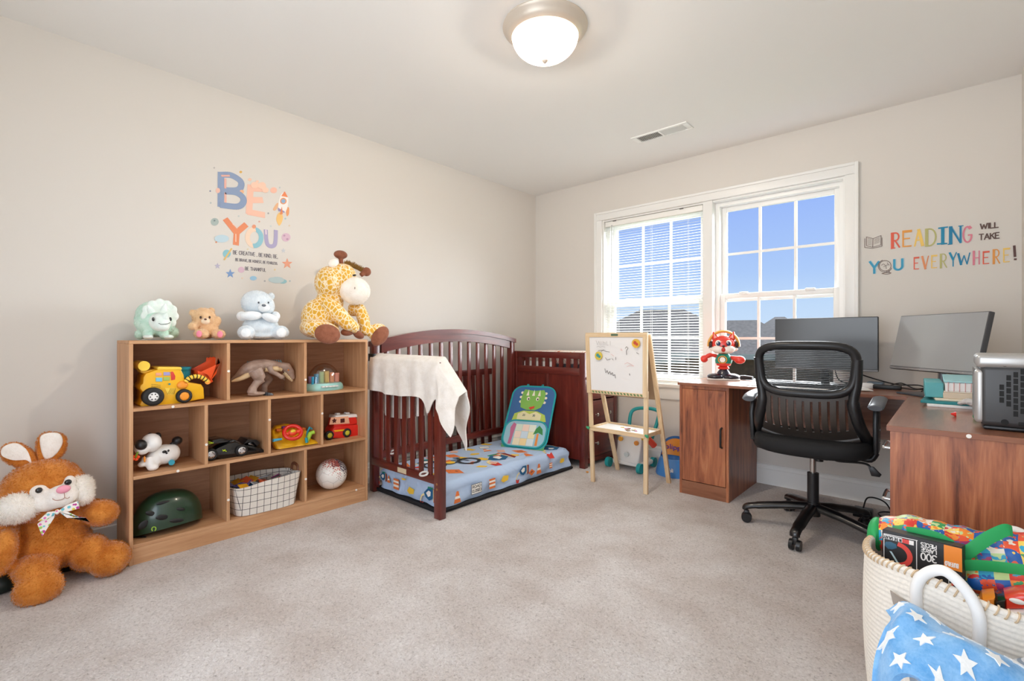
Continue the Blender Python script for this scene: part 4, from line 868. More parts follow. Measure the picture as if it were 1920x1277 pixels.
m = MB(); nx = Vector((.93, -.12, .34)).normalized(); yx = Vector((.1, 1, 0)); yx = (yx - nx * yx.dot(nx)).normalized(); write(m, 'US', basis(Vector((0, 0, br)) + nx * br * .985 + Vector((0, -.028, .035)), yx, nx.cross(yx), nx), .03, .006, th=.003); part(r, 'lettering', m, plain('ink maroon', '#7a3434', .5))
# ================================================================== brown bunny by the wall
M_bun = fur('rust brown plush', '#b3641f', '#d98f42', 150, .006, .6); M_bunw = fur('white plush', '#eee5db', '#fbf7f1', 150, .007)
r = thing('plush_bunny', 'big rust brown plush bunny with ribbon bow leaning on the wall', 'plush toy', (.25, VB.X(330, 1000, .25).y, 0))
m = MB(); B_ = .22
ell(m, VB, 330, 800, B_, 250, 165, .12); ell(m, VB, 330, 700, B_ - .02, 220, 140, .11)
ell(m, VB, 270, 470, B_ + .0, 280, 195, .13, .18)
ell(m, VB, 635, 610, B_ + .08, 120, 80, .065, -.25); ell(m, VB, 560, 590, B_ + .04, 80, 70, .06)
ell(m, VB, 10, 860, B_ + .10, 105, 150, .075, -.2); ell(m, VB, 30, 740, B_ + .03, 90, 110, .07)
ell(m, VB, 560, 860, B_ + .08, 130, 110, .08, -.3); ell(m, VB, 690, 900, B_ + .13, 135, 105, .075, .25)
ell(m, VB, 225, 960, B_ + .12, 150, 90, .10); ell(m, VB, 245, 1085, B_ + .2, 160, 110, .065)
b_ = fuse(m, .008, 5, .0012); b_.v = [(x, y, max(z, .004)) for x, y, z in b_.v]; furry(r, 'body', b_, M_bun, '#dc9446', 16000, .009, 3, .0013)
for pts, inn in (([(230, 295), (215, 225), (120, 165), (30, 175), (0, 235), (40, 290), (150, 325)], [(200, 305), (170, 215), (100, 170), (20, 195), (10, 245), (80, 275), (165, 275)]), ([(240, 290), (225, 180), (260, 110), (350, 100), (410, 130), (405, 220), (340, 275), (285, 290)], [(295, 275), (262, 230), (250, 140), (290, 108), (370, 108), (395, 160), (360, 230)])):
    xa = B_ - .06; C3 = bez(poly(VB, pts, xa), 5, True); m = MB(); m.rprism(C3, (.045, 0, 0), .018, 4); e = furry(r, 'ear', fuse(m, .006, 4), M_bun, '#dc9446', 2000, .007)
    m = MB(); m.rprism(bez(poly(VB, inn, xa + .035), 5, True), (.016, 0, 0), .006, 3); partw(e, 'ear_lining', m, M_bunw)
m = MB(); ell(m, VB, 120, 575, B_ + .10, 145, 90, .06, .05); ell(m, VB, 50, 600, B_ + .06, 90, 75, .06); furry(r, 'cheek', fuse(m, .007, 4, .002), M_bunw, '#fffdf8', 3000, .014, 5, .0013)
m = MB(); ell(m, VB, 510, 470, B_ + .09, 75, 90, .055, .2); ell(m, VB, 535, 440, B_ + .06, 50, 60, .05); furry(r, 'cheek', fuse(m, .007, 4, .002), M_bunw, '#fffdf8', 3000, .014, 5, .0013)
m = MB(); ell(m, VB, 385, 505, B_ + .13, 115, 70, .05, .2); ell(m, VB, 245, 475, B_ + .115, 62, 42, .03); ell(m, VB, 440, 415, B_ + .11, 40, 40, .03); ell(m, VB, 300, 540, B_ + .12, 110, 60, .04); partw(r, 'muzzle', fuse(m, .006, 4), M_bunw)
partw(r, 'nose', ell(MB(), VB, 400, 462, B_ + .178, 46, 25, .012, .1), plain('pink velour', '#f0a0b4', .8))
for u, v in ((245, 469), (429, 418)): partw(r, 'eye', ell(MB(), VB, u, v, B_ + .145, 24, 18, .009, .1, 16), M_blackgloss)
partw(r, 'mouth', MB().tube(bez([VB.X(u, v, B_ + .184 - abs(u - 400) * .00006) for u, v in ((330, 520), (350, 532), (390, 528), (408, 516), (425, 520), (440, 510))], 4), .0013, 6).tube([VB.X(405, 485, B_ + .186), VB.X(408, 516, B_ + .185)], .0012, 6), plain('mouth thread', '#b48a7a', .8))
def ribbonmat():
    m, t, b = newmat('dotted ribbon'); v = N(t, 'ShaderNodeTexVoronoi'); v.inputs['Scale'].default_value = 75; t.links.new(coords(t), v.inputs['Vector'])
    w_ = N(t, 'ShaderNodeSeparateColor'); t.links.new(v.outputs['Color'], w_.inputs[0]); c = ramp(t, w_.outputs[0], [(0, '#c03a96'), (.3, '#6fc3cf'), (.5, '#e8d34a'), (.7, '#e070b4'), (.85, '#a7d06a')], 'CONSTANT')
    lt = N(t, 'ShaderNodeMath', operation='LESS_THAN'); lt.inputs[1].default_value = .42; t.links.new(v.outputs['Distance'], lt.inputs[0])
    mx = N(t, 'ShaderNodeMix', data_type='RGBA'); t.links.new(lt.outputs[0], mx.inputs[0]); mx.inputs[6].default_value = srgb('#f6efe9'); t.links.new(c, mx.inputs[7]); t.links.new(mx.outputs[2], b.inputs['Base Color']); b.inputs['Roughness'].default_value = .5; return m
rb = thing  # (the bow belongs to the bunny)
bow = partw(r, 'bow', ell(MB(), VB, 360, 605, B_ + .165, 16, 16, .010), ribbonmat())
for ri, pts in enumerate(([(350, 600), (330, 600), (235, 680), (265, 757), (340, 640)], [(375, 605), (400, 590), (565, 668), (540, 640), (420, 640)], [(365, 600), (420, 560), (490, 535), (500, 580), (430, 600)], [(350, 600), (300, 605), (240, 660), (290, 650), (345, 615)])):
    m = MB(); m.prism(poly(VB, pts, B_ + .158 + ri * .0023), (.006, 0, 0)); partw(bow, 'ribbon', m, ribbonmat())
m = MB(); ell(m, VB, 10, 1030, .17, 130, 90, .1); ell(m, VB, 200, 990, .16, 190, 70, .08); ell(m, VB, 420, 975, .13, 80, 60, .07); b_ = fuse(m, .008, 3); b_.v = [(x, y, max(z, .003)) for x, y, z in b_.v]
solo('dark_bag', b_, plain('black green nylon', '#15201a', .5), 'dark green bag mostly hidden under the brown bunny', 'bag')

# ================================================================== crib turned toddler bed
M_mah = wood('mahogany stain', ['#4f1a14', '#63241c', '#7a3226'], axis=2, rough=.3, coat=.35, stretch=10)
M_mahh = wood('mahogany stain level', ['#4f1a14', '#63241c', '#7a3226'], axis=1, rough=.3, coat=.35, stretch=10)
M_mahx = wood('mahogany stain across', ['#4f1a14', '#63241c', '#7a3226'], axis=0, rough=.3, coat=.35, stretch=10)
M_bolt = plain('brass bolt', '#b9895a', .35, metal=.7)
CY0, CY1, CX = -1.965, -.556, .20
cr = thing('toddler_bed', 'dark mahogany crib converted to toddler bed with arched slatted back', 'bed', (.5, -1.3, 0))
partw(cr, 'post', MB().rbox((.172, CY0 - .005, 0), (.224, CY0 + .042, 1.005), .004), M_mah)
partw(cr, 'post', MB().rbox((.172, CY1 - .05, 0), (.224, CY1 - .004, 1.02), .004), M_mah)
fp = partw(cr, 'post', MB().rbox((.889, -1.996, 0), (.944, -1.95, .892), .004), M_mah)
for z in (.20, .17): partw(fp, 'bolt', MB().cyl((.917, -1.997, z), (.917, -1.9945, z), .007, n=14), M_bolt)
def arch(y): 
    t = (y - CY0) / (CY1 - CY0); return 1.0 + .09 * math.sin(math.pi * (t * .96 + .02)) ** .85 + .012 * t
ys = [CY0 - .012 + (CY1 - CY0 + .02) * i / 40 for i in range(41)]
m = MB(); m.prism([(.168, y, arch(y) - .035) for y in ys] + [(.168, y, arch(y)) for y in reversed(ys)], (.062, 0, 0)); partw(cr, 'arch_cap', m, M_mahh)
ys2 = [y for y in ys if CY0 + .03 < y < CY1 - .04]
m = MB(); m.prism([(.178, y, arch(y) - .095) for y in ys2] + [(.178, y, arch(y) - .03) for y in reversed(ys2)], (.042, 0, 0)); partw(cr, 'arch_rail', m, M_mahh)
partw(cr, 'lower_rail', MB().rbox((.18, CY0 + .04, .212), (.218, CY1 - .048, .262), .003), M_mahh)
for i in range(13):
    y = -1.856 + i * .09642; partw(cr, 'slat', MB().rbox((.192, y - .017, .25), (.206, y + .017, arch(y) - .07), .003), M_mah)
# near end: top rail, lower rail, seven slats
partw(cr, 'end_rail', MB().rbox((.21, -1.99, .84), (.9, -1.955, .885), .006), M_mahx)
lr = partw(cr, 'end_rail', MB().rbox((.22, -1.985, .188), (.895, -1.958, .235), .004), M_mahx)
for i in range(7): x = .314 + i * .0858; partw(cr, 'slat', MB().rbox((x - .018, -1.979, .23), (x + .018, -1.965, .845), .003), M_mah)
partw(lr, 'maker_label', MB().box((.52, -1.9862, .196), (.61, -1.985, .226)), plain('paper label cream', '#d9c9a8', .6))
partw(cr, 'bracket', MB().rbox((.205, -2.0, .875), (.26, -1.975, .925), .003), M_black)
M_strap = plain('white strap', '#ece9e4', .5)
for x, y, z in ((.43, -1.955, .30), (.79, -1.99, .235)):
    partw(cr, 'child_strap', MB().tube([(x + .035 * math.cos(a), y + .012 * math.sin(a) * .9, z + .012 * math.sin(a + .6)) for a in [2 * math.pi * k / 20 for k in range(20)]], .006, 8, closed=True), M_strap)
partw(cr, 'child_strap', MB().tube([(.465, -1.95, .30), (.47, -1.948, .262), (.468, -1.945, .24)], .005, 8), M_strap)
# the taken-off side rail stored between bed and wall
sp_ = thing('crib_side_rail', 'dark slatted crib side rail stored upright behind the bed', 'crib rail', (.09, -1.25, 0))
def leanx(z): return .108 - .05 * z
for z, nm in ((.735, 'top_rail'), (.06, 'bottom_rail')):
    partw(sp_, nm, MB().rbox((leanx(z) - .012, -1.78, z - .025), (leanx(z) + .012, -.70, z + .025), .004), M_mahh)
for i in range(12):
    y = -1.73 + i * .0895; m = MB(); m.prism([(leanx(.07) - .006, y - .016, .07), (leanx(.07) - .006, y + .016, .07), (leanx(.72) - .006, y + .016, .72), (leanx(.72) - .006, y - .016, .72)], (.012, 0, 0)); partw(sp_, 'slat', m, M_mah)
# mat and mattress
MX0, MX1, MY0, MY1, MZ = .225, .858, -1.915, -.63, .168
ml = thing('bed_mat', 'thin black mat under the toddler mattress', 'mat', (.53, -1.28, 0))
m = MB(); m.rbox((MX0 - .03, MY0 - .03, .002), (MX1 + .02, MY1 + .03, .022), .01, 3); partw(ml, 'pad', m, plain('black felt', '#16161a', .95, noise=.3, nscale=300))
m = MB(); R4 = [(MX0 - .028, MY0 - .028), (MX1 + .018, MY0 - .028), (MX1 + .018, MY1 + .028), (MX0 - .028, MY1 + .028)]
pp = []
for (x, y), (dx, dy) in zip(R4, ((1, 1), (-1, 1), (-1, -1), (1, -1))):
    cx_, cy_ = x + dx * .04, y + dy * .04; a0 = {(1, 1): 180, (-1, 1): 270, (-1, -1): 0, (1, -1): 90}[(dx, dy)]
    pp += [(cx_ + .04 * math.cos(math.radians(a0 + k * 18)), cy_ + .04 * math.sin(math.radians(a0 + k * 18)), .02) for k in range(6)]
m.tube(pp, .008, 8, closed=True); partw(ml, 'piping', m, plain('black piping', '#1b1a1d', .8))
mt = thing('mattress', 'toddler mattress in a light blue sheet printed with construction vehicles', 'mattress', (.54, -1.27, .022))
def sheet():
    m, t, b = newmat('light blue sheet'); b.inputs['Base Color'].default_value = srgb('#b7cdea'); b.inputs['Roughness'].default_value = .9
    n = N(t, 'ShaderNodeTexNoise'); n.inputs['Scale'].default_value = 5; n.inputs['Detail'].default_value = 2; n.inputs['Distortion'].default_value = 1.2; t.links.new(coords(t, scale=(1.6, .7, 1)), n.inputs['Vector']); bump(t, b, n.outputs[0], .5, .03); return m
def msurf(u, v):       # sheet over a rounded block
    x = MX0 + (MX1 - MX0) * u; y = MY0 + (MY1 - MY0) * v; return x, y
m = MB(); nx, ny = 34, 60
def mtop(x, y):
    ex = min(x - MX0, MX1 - x); ey = min(y - MY0, MY1 - y); e = max(0, min(ex, ey)); rr_ = .035
    d = rr_ - (rr_ ** 2 - (rr_ - min(e, rr_)) ** 2) ** .5
    return MZ - d + .004 * math.sin(9 * x + 3) * math.sin(6 * y + 1) * min(1, e / .1)
k = bmesh.new(); m.rbox((MX0, MY0, .024), (MX1, MY1, MZ), .035, 4)
m = MB()
def wrap(i, j):
    x = MX0 + (MX1 - MX0) * i / (nx - 1); y = MY0 + (MY1 - MY0) * j / (ny - 1); return (x, y, mtop(x, y))
vs = [wrap(i, j) for j in range(ny) for i in range(nx)]; fs = [(j * nx + i, j * nx + i + 1, (j + 1) * nx + i + 1, (j + 1) * nx + i) for j in range(ny - 1) for i in range(nx - 1)]
m.add(vs, fs)
border = [(i, 0) for i in range(nx)] + [(nx - 1, j) for j in range(1, ny)] + [(i, ny - 1) for i in range(nx - 2, -1, -1)] + [(0, j) for j in range(ny - 2, 0, -1)]
nb = len(border); o_ = len(m.v); rows = 6
for q in range(1, rows + 1):
    for kk, (i, j) in enumerate(border):
        x, y, z = wrap(i, j); zz = MZ - .035 - (MZ - .035 - .026) * q / rows; wv = .005 * math.sin(kk * .7) * q / rows + .006 * math.sin(kk * .23 + q)
        ox = (-1 if i == 0 else 1 if i == nx - 1 else 0); oy = (-1 if j == 0 else 1 if j == ny - 1 else 0); m.v.append((x + ox * wv, y + oy * wv, zz))
for q in range(rows):
    for kk in range(nb):
        k2 = (kk + 1) % nb
        a = border[kk][1] * nx + border[kk][0] if q == 0 else o_ + (q - 1) * nb + kk; b_ = border[k2][1] * nx + border[k2][0] if q == 0 else o_ + (q - 1) * nb + k2
        m.f.append((a, o_ + q * nb + kk, o_ + q * nb + k2, b_)); m.m.append(0)
k.free(); partw(mt, 'sheet', m, sheet(), angle=60)
# printed motifs on the sheet (flat print lying on the cloth)
INK = [plain('print ' + c, c, .9) for c in ('#e37a3c', '#f2c641', '#c9392f', '#1f5f8b', '#1f8a66', '#2e3138', '#f4f1ea', '#8b2f2c', '#f3dfa0')]
def on_top(pts2, col, x, y, a, s, mb):
    ca, sa = math.cos(a), math.sin(a); mb.mi = col; P3 = []
    for (px, py) in pts2: X2 = x + s * (px * ca - py * sa); Y2 = y + s * (px * sa + py * ca); P3.append((X2, Y2, mtop(X2, Y2) + .0012 + .00012 * len(mb.f)))
    mb.add(P3, [tuple(range(len(P3)))])
def on_side(pts2, col, c, s, mb, face):        # face 'x': front side (x = MX1), 'y': near end (y = MY0)
    mb.mi = col; P3 = []
    for (px, py) in pts2:
        z = max(.03, min(MZ - .03, c[1] + s * py)); L_ = .00015 * len(mb.f); P3.append((MX1 + .0125 + L_, c[0] + s * px, z) if face == 'x' else (c[0] + s * px, MY0 - .0125 - L_, z))
    mb.add(P3, [tuple(range(len(P3)))])
circ = lambda r, n=16, c=(0, 0): [(c[0] + r * math.cos(2 * math.pi * i / n), c[1] + r * math.sin(2 * math.pi * i / n)) for i in range(n)]
box2 = lambda x0, y0, x1, y1: [(x0, y0), (x1, y0), (x1, y1), (x0, y1)]
def digger(f): f([(-.5, .1), (-.1, .45), (.35, .4), (.4, -.05), (0, -.3), (-.35, -.15)], 3); f([(-.3, .1), (-.05, .3), (.15, .25), (.12, 0), (-.1, -.1)], 6); f([(-.15, .45), (.35, .42), (.3, .55), (-.1, .6)], 4); f([(.42, .5), (.62, .4), (.6, -.25), (.42, -.35), (.45, .1)], 7); f([(.38, .45), (.43, .45), (.42, -.3), (.37, -.25)], 8); f([(-.5, .05), (-.75, -.1), (-.9, -.45), (-.82, -.48), (-.68, -.18), (-.45, -.05)], 8); f([(-.9, -.45), (-.7, -.55), (-.5, -.45), (-.6, -.8), (-.85, -.75)], 2)
def cone(f): f([(-.4, -.5), (.4, -.5), (.12, .5), (-.12, .5)], 0); f([(-.3, -.15), (.3, -.15), (.24, .08), (-.24, .08)], 6)
def signd(f): f([(-.6, 0), (0, .4), (.6, 0), (0, -.4)], 0); f([(-.2, -.02), (-.05, .12), (.2, .1), (.18, .04), (0, .02), (-.15, -.1)], 5)
def barrel(f): f(box2(-.35, -.4, .35, .4), 0); f(box2(-.35, -.22, .35, -.05), 6); f(box2(-.35, .1, .35, .25), 6)
def yel(f): f([(-.5, -.1), (-.2, .3), (.5, .2), (.4, -.2), (-.2, -.3)], 1)
def bike(f):
    for cx_ in (-.75, .75):
        n = 20; o1 = circ(.5, n, (cx_, 0)); i1 = circ(.36, n, (cx_, 0))
        for q in range(n): f([o1[q], o1[(q + 1) % n], i1[(q + 1) % n], i1[q]], 5)
    for a, b_ in (((-.75, 0), (-.1, .35)), ((-.1, .35), (.6, .3)), ((.6, .3), (.75, 0)), ((-.75, 0), (0, -.1)), ((0, -.1), (.6, .3)), ((.55, .3), (.45, .6)), ((.3, .65), (.6, .58))):
        d = Vector((b_[0] - a[0], b_[1] - a[1])); n_ = Vector((-d.y, d.x)).normalized() * .04; f([(a[0] + n_.x, a[1] + n_.y), (a[0] - n_.x, a[1] - n_.y), (b_[0] - n_.x, b_[1] - n_.y), (b_[0] + n_.x, b_[1] + n_.y)], 5)
    f(circ(.2, 12, (-.05, .05)), 1); f([(-.4, .3), (.1, .45), (.05, .2), (-.3, .15)], 0)
def roadsign(f): f(box2(-.45, -.32, .45, .32), 5); f(box2(-.42, -.29, .42, .29), 6)
tops = [(digger, .68, -1.23, 1.5, .12), (bike, .53, -1.55, 1.25, .105), (signd, .70, -1.68, .2, .085), (signd, .38, -1.42, .5, .07), (yel, .60, -1.33, .3, .07), (yel, .33, -1.2, .3, .06), (signd, .66, -.99, .4, .07), (digger, .78, -.74, 1.4, .10), (cone, .44, -1.13, 1.2, .05), (digger, .40, -1.66, 1.2, .09), (barrel, .55, -1.08, .9, .05), (yel, .7, -.86, .3, .06), (yel, .46, -1.27, 1.1, .05), (roadsign, .36, -1.07, 1.0, .055), (cone, .60, -1.17, .6, .05), (yel, .29, -.98, .4, .06), (cone, .34, -1.8, .9, .06), (yel, .62, -1.83, .2, .07), (barrel, .49, -1.85, .4, .05), (signd, .40, -.85, .8, .06), (barrel, .3, -1.33, .7, .05), (yel, .75, -1.48, .6, .05), (cone, .76, -1.02, 1.2, .05), (barrel, .74, -1.36, .4, .05), (signd, .30, -1.56, .3, .055), (yel, .70, -1.10, .8, .05), (signd, .56, -.9, .2, .055), (yel, .47, -1.4, .5, .05), (cone, .62, -1.45, .4, .045)]
for fn, x, y, a, s in tops:
    pm = MB(); s *= 1.62; fn(lambda pts, c_, x=x, y=y, a=a, s=s: on_top(pts, c_, x, y, a, s, pm)); partw(mt, 'printed_motif', pm, INK, smooth=False)
for fn, c_, s in ((yel, (-1.38, .09), .075), (signd, (-1.10, .075), .06), (barrel, (-1.50, .085), .08), (digger, (-1.19, .10), .09), (cone, (-1.02, .085), .07), (barrel, (-.88, .08), .05), (roadsign, (-1.64, .085), .10), (cone, (-1.80, .07), .07), (yel, (-.74, .09), .06)):
    pm = MB(); fn(lambda pts, k_, c_=c_, s=s: on_side(pts, k_, c_, s, pm, 'x')); partw(mt, 'printed_motif', pm, INK, smooth=False)
for fn, c_, s in ((barrel, (.42, .085), .085), (yel, (.575, .075), .075), (digger, (.76, .085), .10), (digger, (.27, .10), .07), (cone, (.335, .1), .045), (yel, (.50, .14), .05)):
    pm = MB(); fn(lambda pts, k_, c_=c_, s=s: on_side(pts, k_, c_, s, pm, 'y')); partw(mt, 'printed_motif', pm, INK, smooth=False)
tm = MB(); write(tm, 'ROAD', basis((MX1 + .013, -1.676, .092), (0, 1, 0), (0, 0, 1), (1, 0, 0)), .016, .0025, th=.0006, width=.072); write(tm, 'CLOSED', basis((MX1 + .013, -1.678, .066), (0, 1, 0), (0, 0, 1), (1, 0, 0)), .016, .0025, th=.0006, width=.076); partw(mt, 'sheet_lettering', tm, INK[5])

# ------------------------------------------------------------------ cream blanket over the bed end
M_blk = fur('cream fleece', '#e9e2d8', '#f6f1ea', 180, .003, .6)
def blanket(u, v):
    x = .232 + u * .88; over = max(0, x - .93)
    zr = .918 - 1.0 * over - .006 * u
    rip = .010 * math.sin(11 * u * math.pi) + .006 * math.sin(23 * u + 1)
    s = v - .42                                    # below 0 hangs in front, above 0 hangs inside
    if s < 0:
        d = -s / .42; corner = math.exp(-((x - .86) / .05) ** 2); L = .205 + .10 * corner + .02 * math.sin(5 * u) + (.03 if over else 0) * min(1, over / .05)
        y = -1.998 - .012 * math.sin(min(1, d * 3) * math.pi / 2) - (rip + .025 * corner) * d - .035 * min(1, over / .04) * d
        z = zr - L * d + .012 * (1 - min(1, d * 6)) - (0.018 if d > .02 else 0)
        x += .03 * d * (u - .55) * (1 if u > .6 else .4)
    else:
        d = s / .58; L = .355 + .03 * math.sin(7 * u) - .09 * min(1, over / .08); y = -1.945 + .012 * math.sin(min(1, d * 3) * math.pi / 2) + rip * d + .05 * min(1, over / .04) * d
        z = zr - L * d * (1 + .12 * min(1, over / .05)) + .012 * (1 - min(1, d * 6)) - (0.018 if d > .02 else 0)
    if over: x += -.06 * min(1, over / .1) * (abs(s) / .5) ** 1.5 + .012 * math.sin(14 * s)
    return (x, y, z)
m = MB(); m.grid(70, 60, blanket); kb = bmesh.new()
vv = [kb.verts.new(p) for p in m.v]
for f in m.f: kb.faces.new([vv[i] for i in f])
bmesh.ops.recalc_face_normals(kb, faces=kb.faces); bmesh.ops.solidify(kb, geom=list(kb.faces), thickness=.006); m = MB(); m.bm(kb)
solo('blanket', m, M_blk, 'cream fleece blanket hanging over the bed end rail', 'blanket', angle=80)

# ------------------------------------------------------------------ dinosaur organiser leaning on the dresser
Bl = Vector((.435, -.975, .168)); Br = Vector((.785, -.845, .168)); Tm = Vector((.50, -.60, .62)); Bm = (Bl + Br) / 2
ex = (Br - Bl).normalized(); uy = (Tm - Bm); OH = uy.length; uy = (uy - ex * uy.dot(ex)).normalized(); nz = ex.cross(uy)
if nz.y > 0: nz = -nz
OW = (Br - Bl).length * 1.0
MO = basis(Bm + nz * .0, ex, uy, nz)
def rrect(w, h0, h1, r, n=6):
    pts = []
    for cx_, cy_, a0 in ((w - r, h0 + r, -90), (w - r, h1 - r, 0), (-w + r, h1 - r, 90), (-w + r, h0 + r, 180)): pts += [(cx_ + r * math.cos(math.radians(a0 + 90 * i / n)), cy_ + r * math.sin(math.radians(a0 + 90 * i / n))) for i in range(n + 1)]
    return pts
og = thing('dinosaur_organizer', 'teal edged mesh organiser with green dinosaur face leaning on the dresser', 'toy organizer', tuple(Bm))
flat_ = lambda pts, z0, th, mb=None: flat(mb or MB(), pts, MO @ Matrix.Translation((0, 0, z0)), th)
hw = OW / 2
partw(og, 'panel', flat_(rrect(hw, .0, OH, .085), -.012, .010), plain('organiser sky blue', '#3f6da3', .8))
m = MB(); m.tube([MO @ Vector((x, y, -.004)) for x, y in rrect(hw, .004, OH, .085, 8)], .008, 8, closed=True); partw(og, 'edge_trim', m, plain('teal binding', '#1fa3a8', .7))
partw(og, 'hill', flat_([(-hw + .01, .0), (hw - .01, 0), (hw - .008, .19), (.08, .15), (-.06, .17), (-hw + .008, .20)], -.0015, .001), plain('print meadow', '#5fa169', .8))
G = plain('print dino green', '#86bd5a', .8); Wt = plain('print ivory', '#f2ead8', .8)
partw(og, 'dinosaur_body', flat_([(-.14, .24), (-.13, .30), (-.06, .33), (.06, .33), (.13, .30), (.15, .24)], -.0005, .001), plain('print lime', '#b9cf5b', .8))
partw(og, 'dinosaur_vest', flat_([(-.10, .25), (-.10, .30), (-.05, .325), (0, .30), (.05, .325), (.10, .30), (.10, .25)], .0006, .001), plain('print vest', '#e8e0b4', .8))
hd = [(-.075, .34), (-.085, .40), (-.08, .47), (-.07, .50), (0, .49), (.07, .50), (.085, .47), (.085, .40), (.07, .345), (.03, .32), (-.03, .32)]
partw(og, 'dinosaur_head', flat_([(x * 1.2, y * OH / .53) for x, y in hd], .0008, .001), G)
for x in (-.05, 0, .05): partw(og, 'horn_print', flat_([(x - .012, .445 * OH / .53), (x + .012, .445 * OH / .53), (x, .50 * OH / .53)], .0022, .0008), Wt)
for i, (x, y) in enumerate(((-.085, .39), (-.088, .43), (-.085, .47), (.088, .39), (.092, .43), (.088, .47))): partw(og, 'frill_point', disc(MB(), (x * 1.2, y * OH / .53), .012, MO, .0006), Wt)
for x in (-.038, .042): partw(og, 'eye_white', disc(MB(), (x, .418 * OH / .53), .013, MO @ Matrix.Translation((0, 0, .002)), .0007, ry=.018), Wt); partw(og, 'pupil', disc(MB(), (x + .003, .414 * OH / .53), .006, MO @ Matrix.Translation((0, 0, .003)), .0007, ry=.009), M_black)
partw(og, 'mouth_print', flat_([(-.02, .36), (.03, .375), (.028, .355), (.0, .34)], .0022, .0008), plain('print red', '#cf4433', .8))
m = MB(); write(m, '23', MO @ Matrix.Translation((-.055, .282, .002)), .016, .003, th=.0006); write(m, '30', MO @ Matrix.Translation((.03, .282, .002)), .016, .003, th=.0006); partw(og, 'number_print', m, plain('print slate', '#3f5561', .8))
# front pocket with clear pages
pk = rrect(hw - .012, .012, .235, .075); partw(og, 'pocket', flat_(pk, .004, .006), plain('pocket print', '#9cc7d6', .6)); m = MB(); m.tube([MO @ Vector((x, y, .011)) for x, y in pk], .006, 8, closed=True); partw(og, 'pocket_trim', m, plain('teal binding', '#1fa3a8', .7))
cols_ = ('#efe3c4', '#f2d9a0', '#dbe6e8', '#f0dccb', '#cfe0ea', '#efe7b8', '#d6e3d0', '#f3d8c6', '#e6ead8')
for i in range(9):
    a, b_ = i % 3, i // 3; x0 = -.085 + a * .057; y0 = .025 + b_ * .06; partw(og, 'picture_card', flat_([(x0, y0), (x0 + .055, y0), (x0 + .055, y0 + .058), (x0, y0 + .058)], .0105, .0012), plain('card ' + cols_[i], cols_[i], .5))
partw(og, 'dinosaur_print', flat_([(-.125, .03), (-.10, .03), (-.095, .12), (-.085, .20), (-.11, .215), (-.13, .17), (-.12, .1)], .0105, .001), plain('print mauve', '#c06f92', .8))
partw(og, 'tree_print', flat_([(.098, .03), (.118, .03), (.116, .13), (.1, .13)], .0105, .001), plain('print orange', '#e58d3f', .8)); partw(og, 'leaf_print', flat_([(.07, .12), (.085, .17), (.11, .20), (.14, .17), (.15, .12), (.11, .14)], .0117, .001), plain('print leaf', '#3f8e4e', .8))
for x in (-.07, .06): partw(og, 'hanging_loop', MB().tube([MO @ Vector((x - .008, OH - .003, -.004)), MO @ Vector((x - .005, OH + .022, -.004)), MO @ Vector((x + .005, OH + .022, -.004)), MO @ Vector((x + .008, OH - .003, -.004))], .004, 6), plain('teal binding', '#1fa3a8', .7))

# ------------------------------------------------------------------ dresser and changing top at the bed's far end
DY0, DY1, DX0, DX1 = -.548, -.05, .19, .95; DT = .72
dr = thing('dresser', 'dark mahogany changing dresser with slotted gallery at the bed end', 'dresser', (.57, -.3, 0))
partw(dr, 'leg', MB().rbox((DX1 - .05, DY0 - .004, 0), (DX1, DY0 + .045, .912), .003), M_mah)
partw(dr, 'leg', MB().rbox((DX0, DY0 - .002, 0), (DX0 + .05, DY0 + .045, .912), .003), M_mah)
for y in (DY1 - .05,):
    for x in (DX0, DX1 - .05): partw(dr, 'leg', MB().rbox((x, y, 0), (x + .05, y + .05, .912), .003), M_mah)
partw(dr, 'side_panel', MB().box((DX0 + .05, DY0 + .008, .06), (DX1 - .05, DY0 + .026, .735)), M_mah); partw(dr, 'side_stile', MB().rbox((.555, DY0 + .002, .06), (.585, DY0 + .012, .735), .002), M_mah)
partw(dr, 'side_panel', MB().box((DX0 + .05, DY1 - .026, .06), (DX1 - .05, DY1 - .008, .735)), M_mah)
partw(dr, 'gallery_rail', MB().rbox((DX0 + .045, DY0, .86), (DX1 - .045, DY0 + .03, .912), .003), M_mahx); partw(dr, 'gallery_rail', MB().rbox((DX0 + .045, DY0, .73), (DX1 - .045, DY0 + .03, .788), .003), M_mahx)
for i in range(9): x = .275 + i * .0725; partw(dr, 'gallery_baluster', MB().box((x - .017, DY0 + .006, .785), (x + .017, DY0 + .024, .862)), M_mah)
partw(dr, 'gallery_rail', MB().rbox((DX0 + .045, DY1 - .03, .73), (DX1 - .045, DY1, .912), .003), M_mahx)
partw(dr, 'top', MB().rbox((DX0, DY0 + .01, DT - .02), (DX1 + .005, DY1 - .01, DT), .003), M_mahx)
partw(dr, 'back_panel', MB().box((DX0, DY0 + .03, .05), (DX0 + .01, DY1 - .03, .9)), M_mah)
partw(dr, 'base_rail', MB().box((DX1 - .03, DY0 + .045, .03), (DX1 - .008, DY1 - .05, .07)), M_mahh)
M_knob = plain('silver knob', '#b9b4ad', .25, metal=.8)
for z0, z1 in ((.075, .268), (.278, .522), (.532, .695)):
    d_ = partw(dr, 'drawer', MB().rbox((DX1 - .02, DY0 + .05, z0), (DX1 - .002, DY1 - .055, z1), .004), M_mahh)
    for y in (-.39, -.2): partw(d_, 'knob', MB().lathe([(.006, 0), (.005, .012), (.013, .018), (.014, .024), (.008, .029), (.0005, .03)], 16, basis((DX1 - .002, y, (z0 + z1) / 2 + .01), (0, 1, 0), (0, 0, 1), (1, 0, 0))), M_knob)
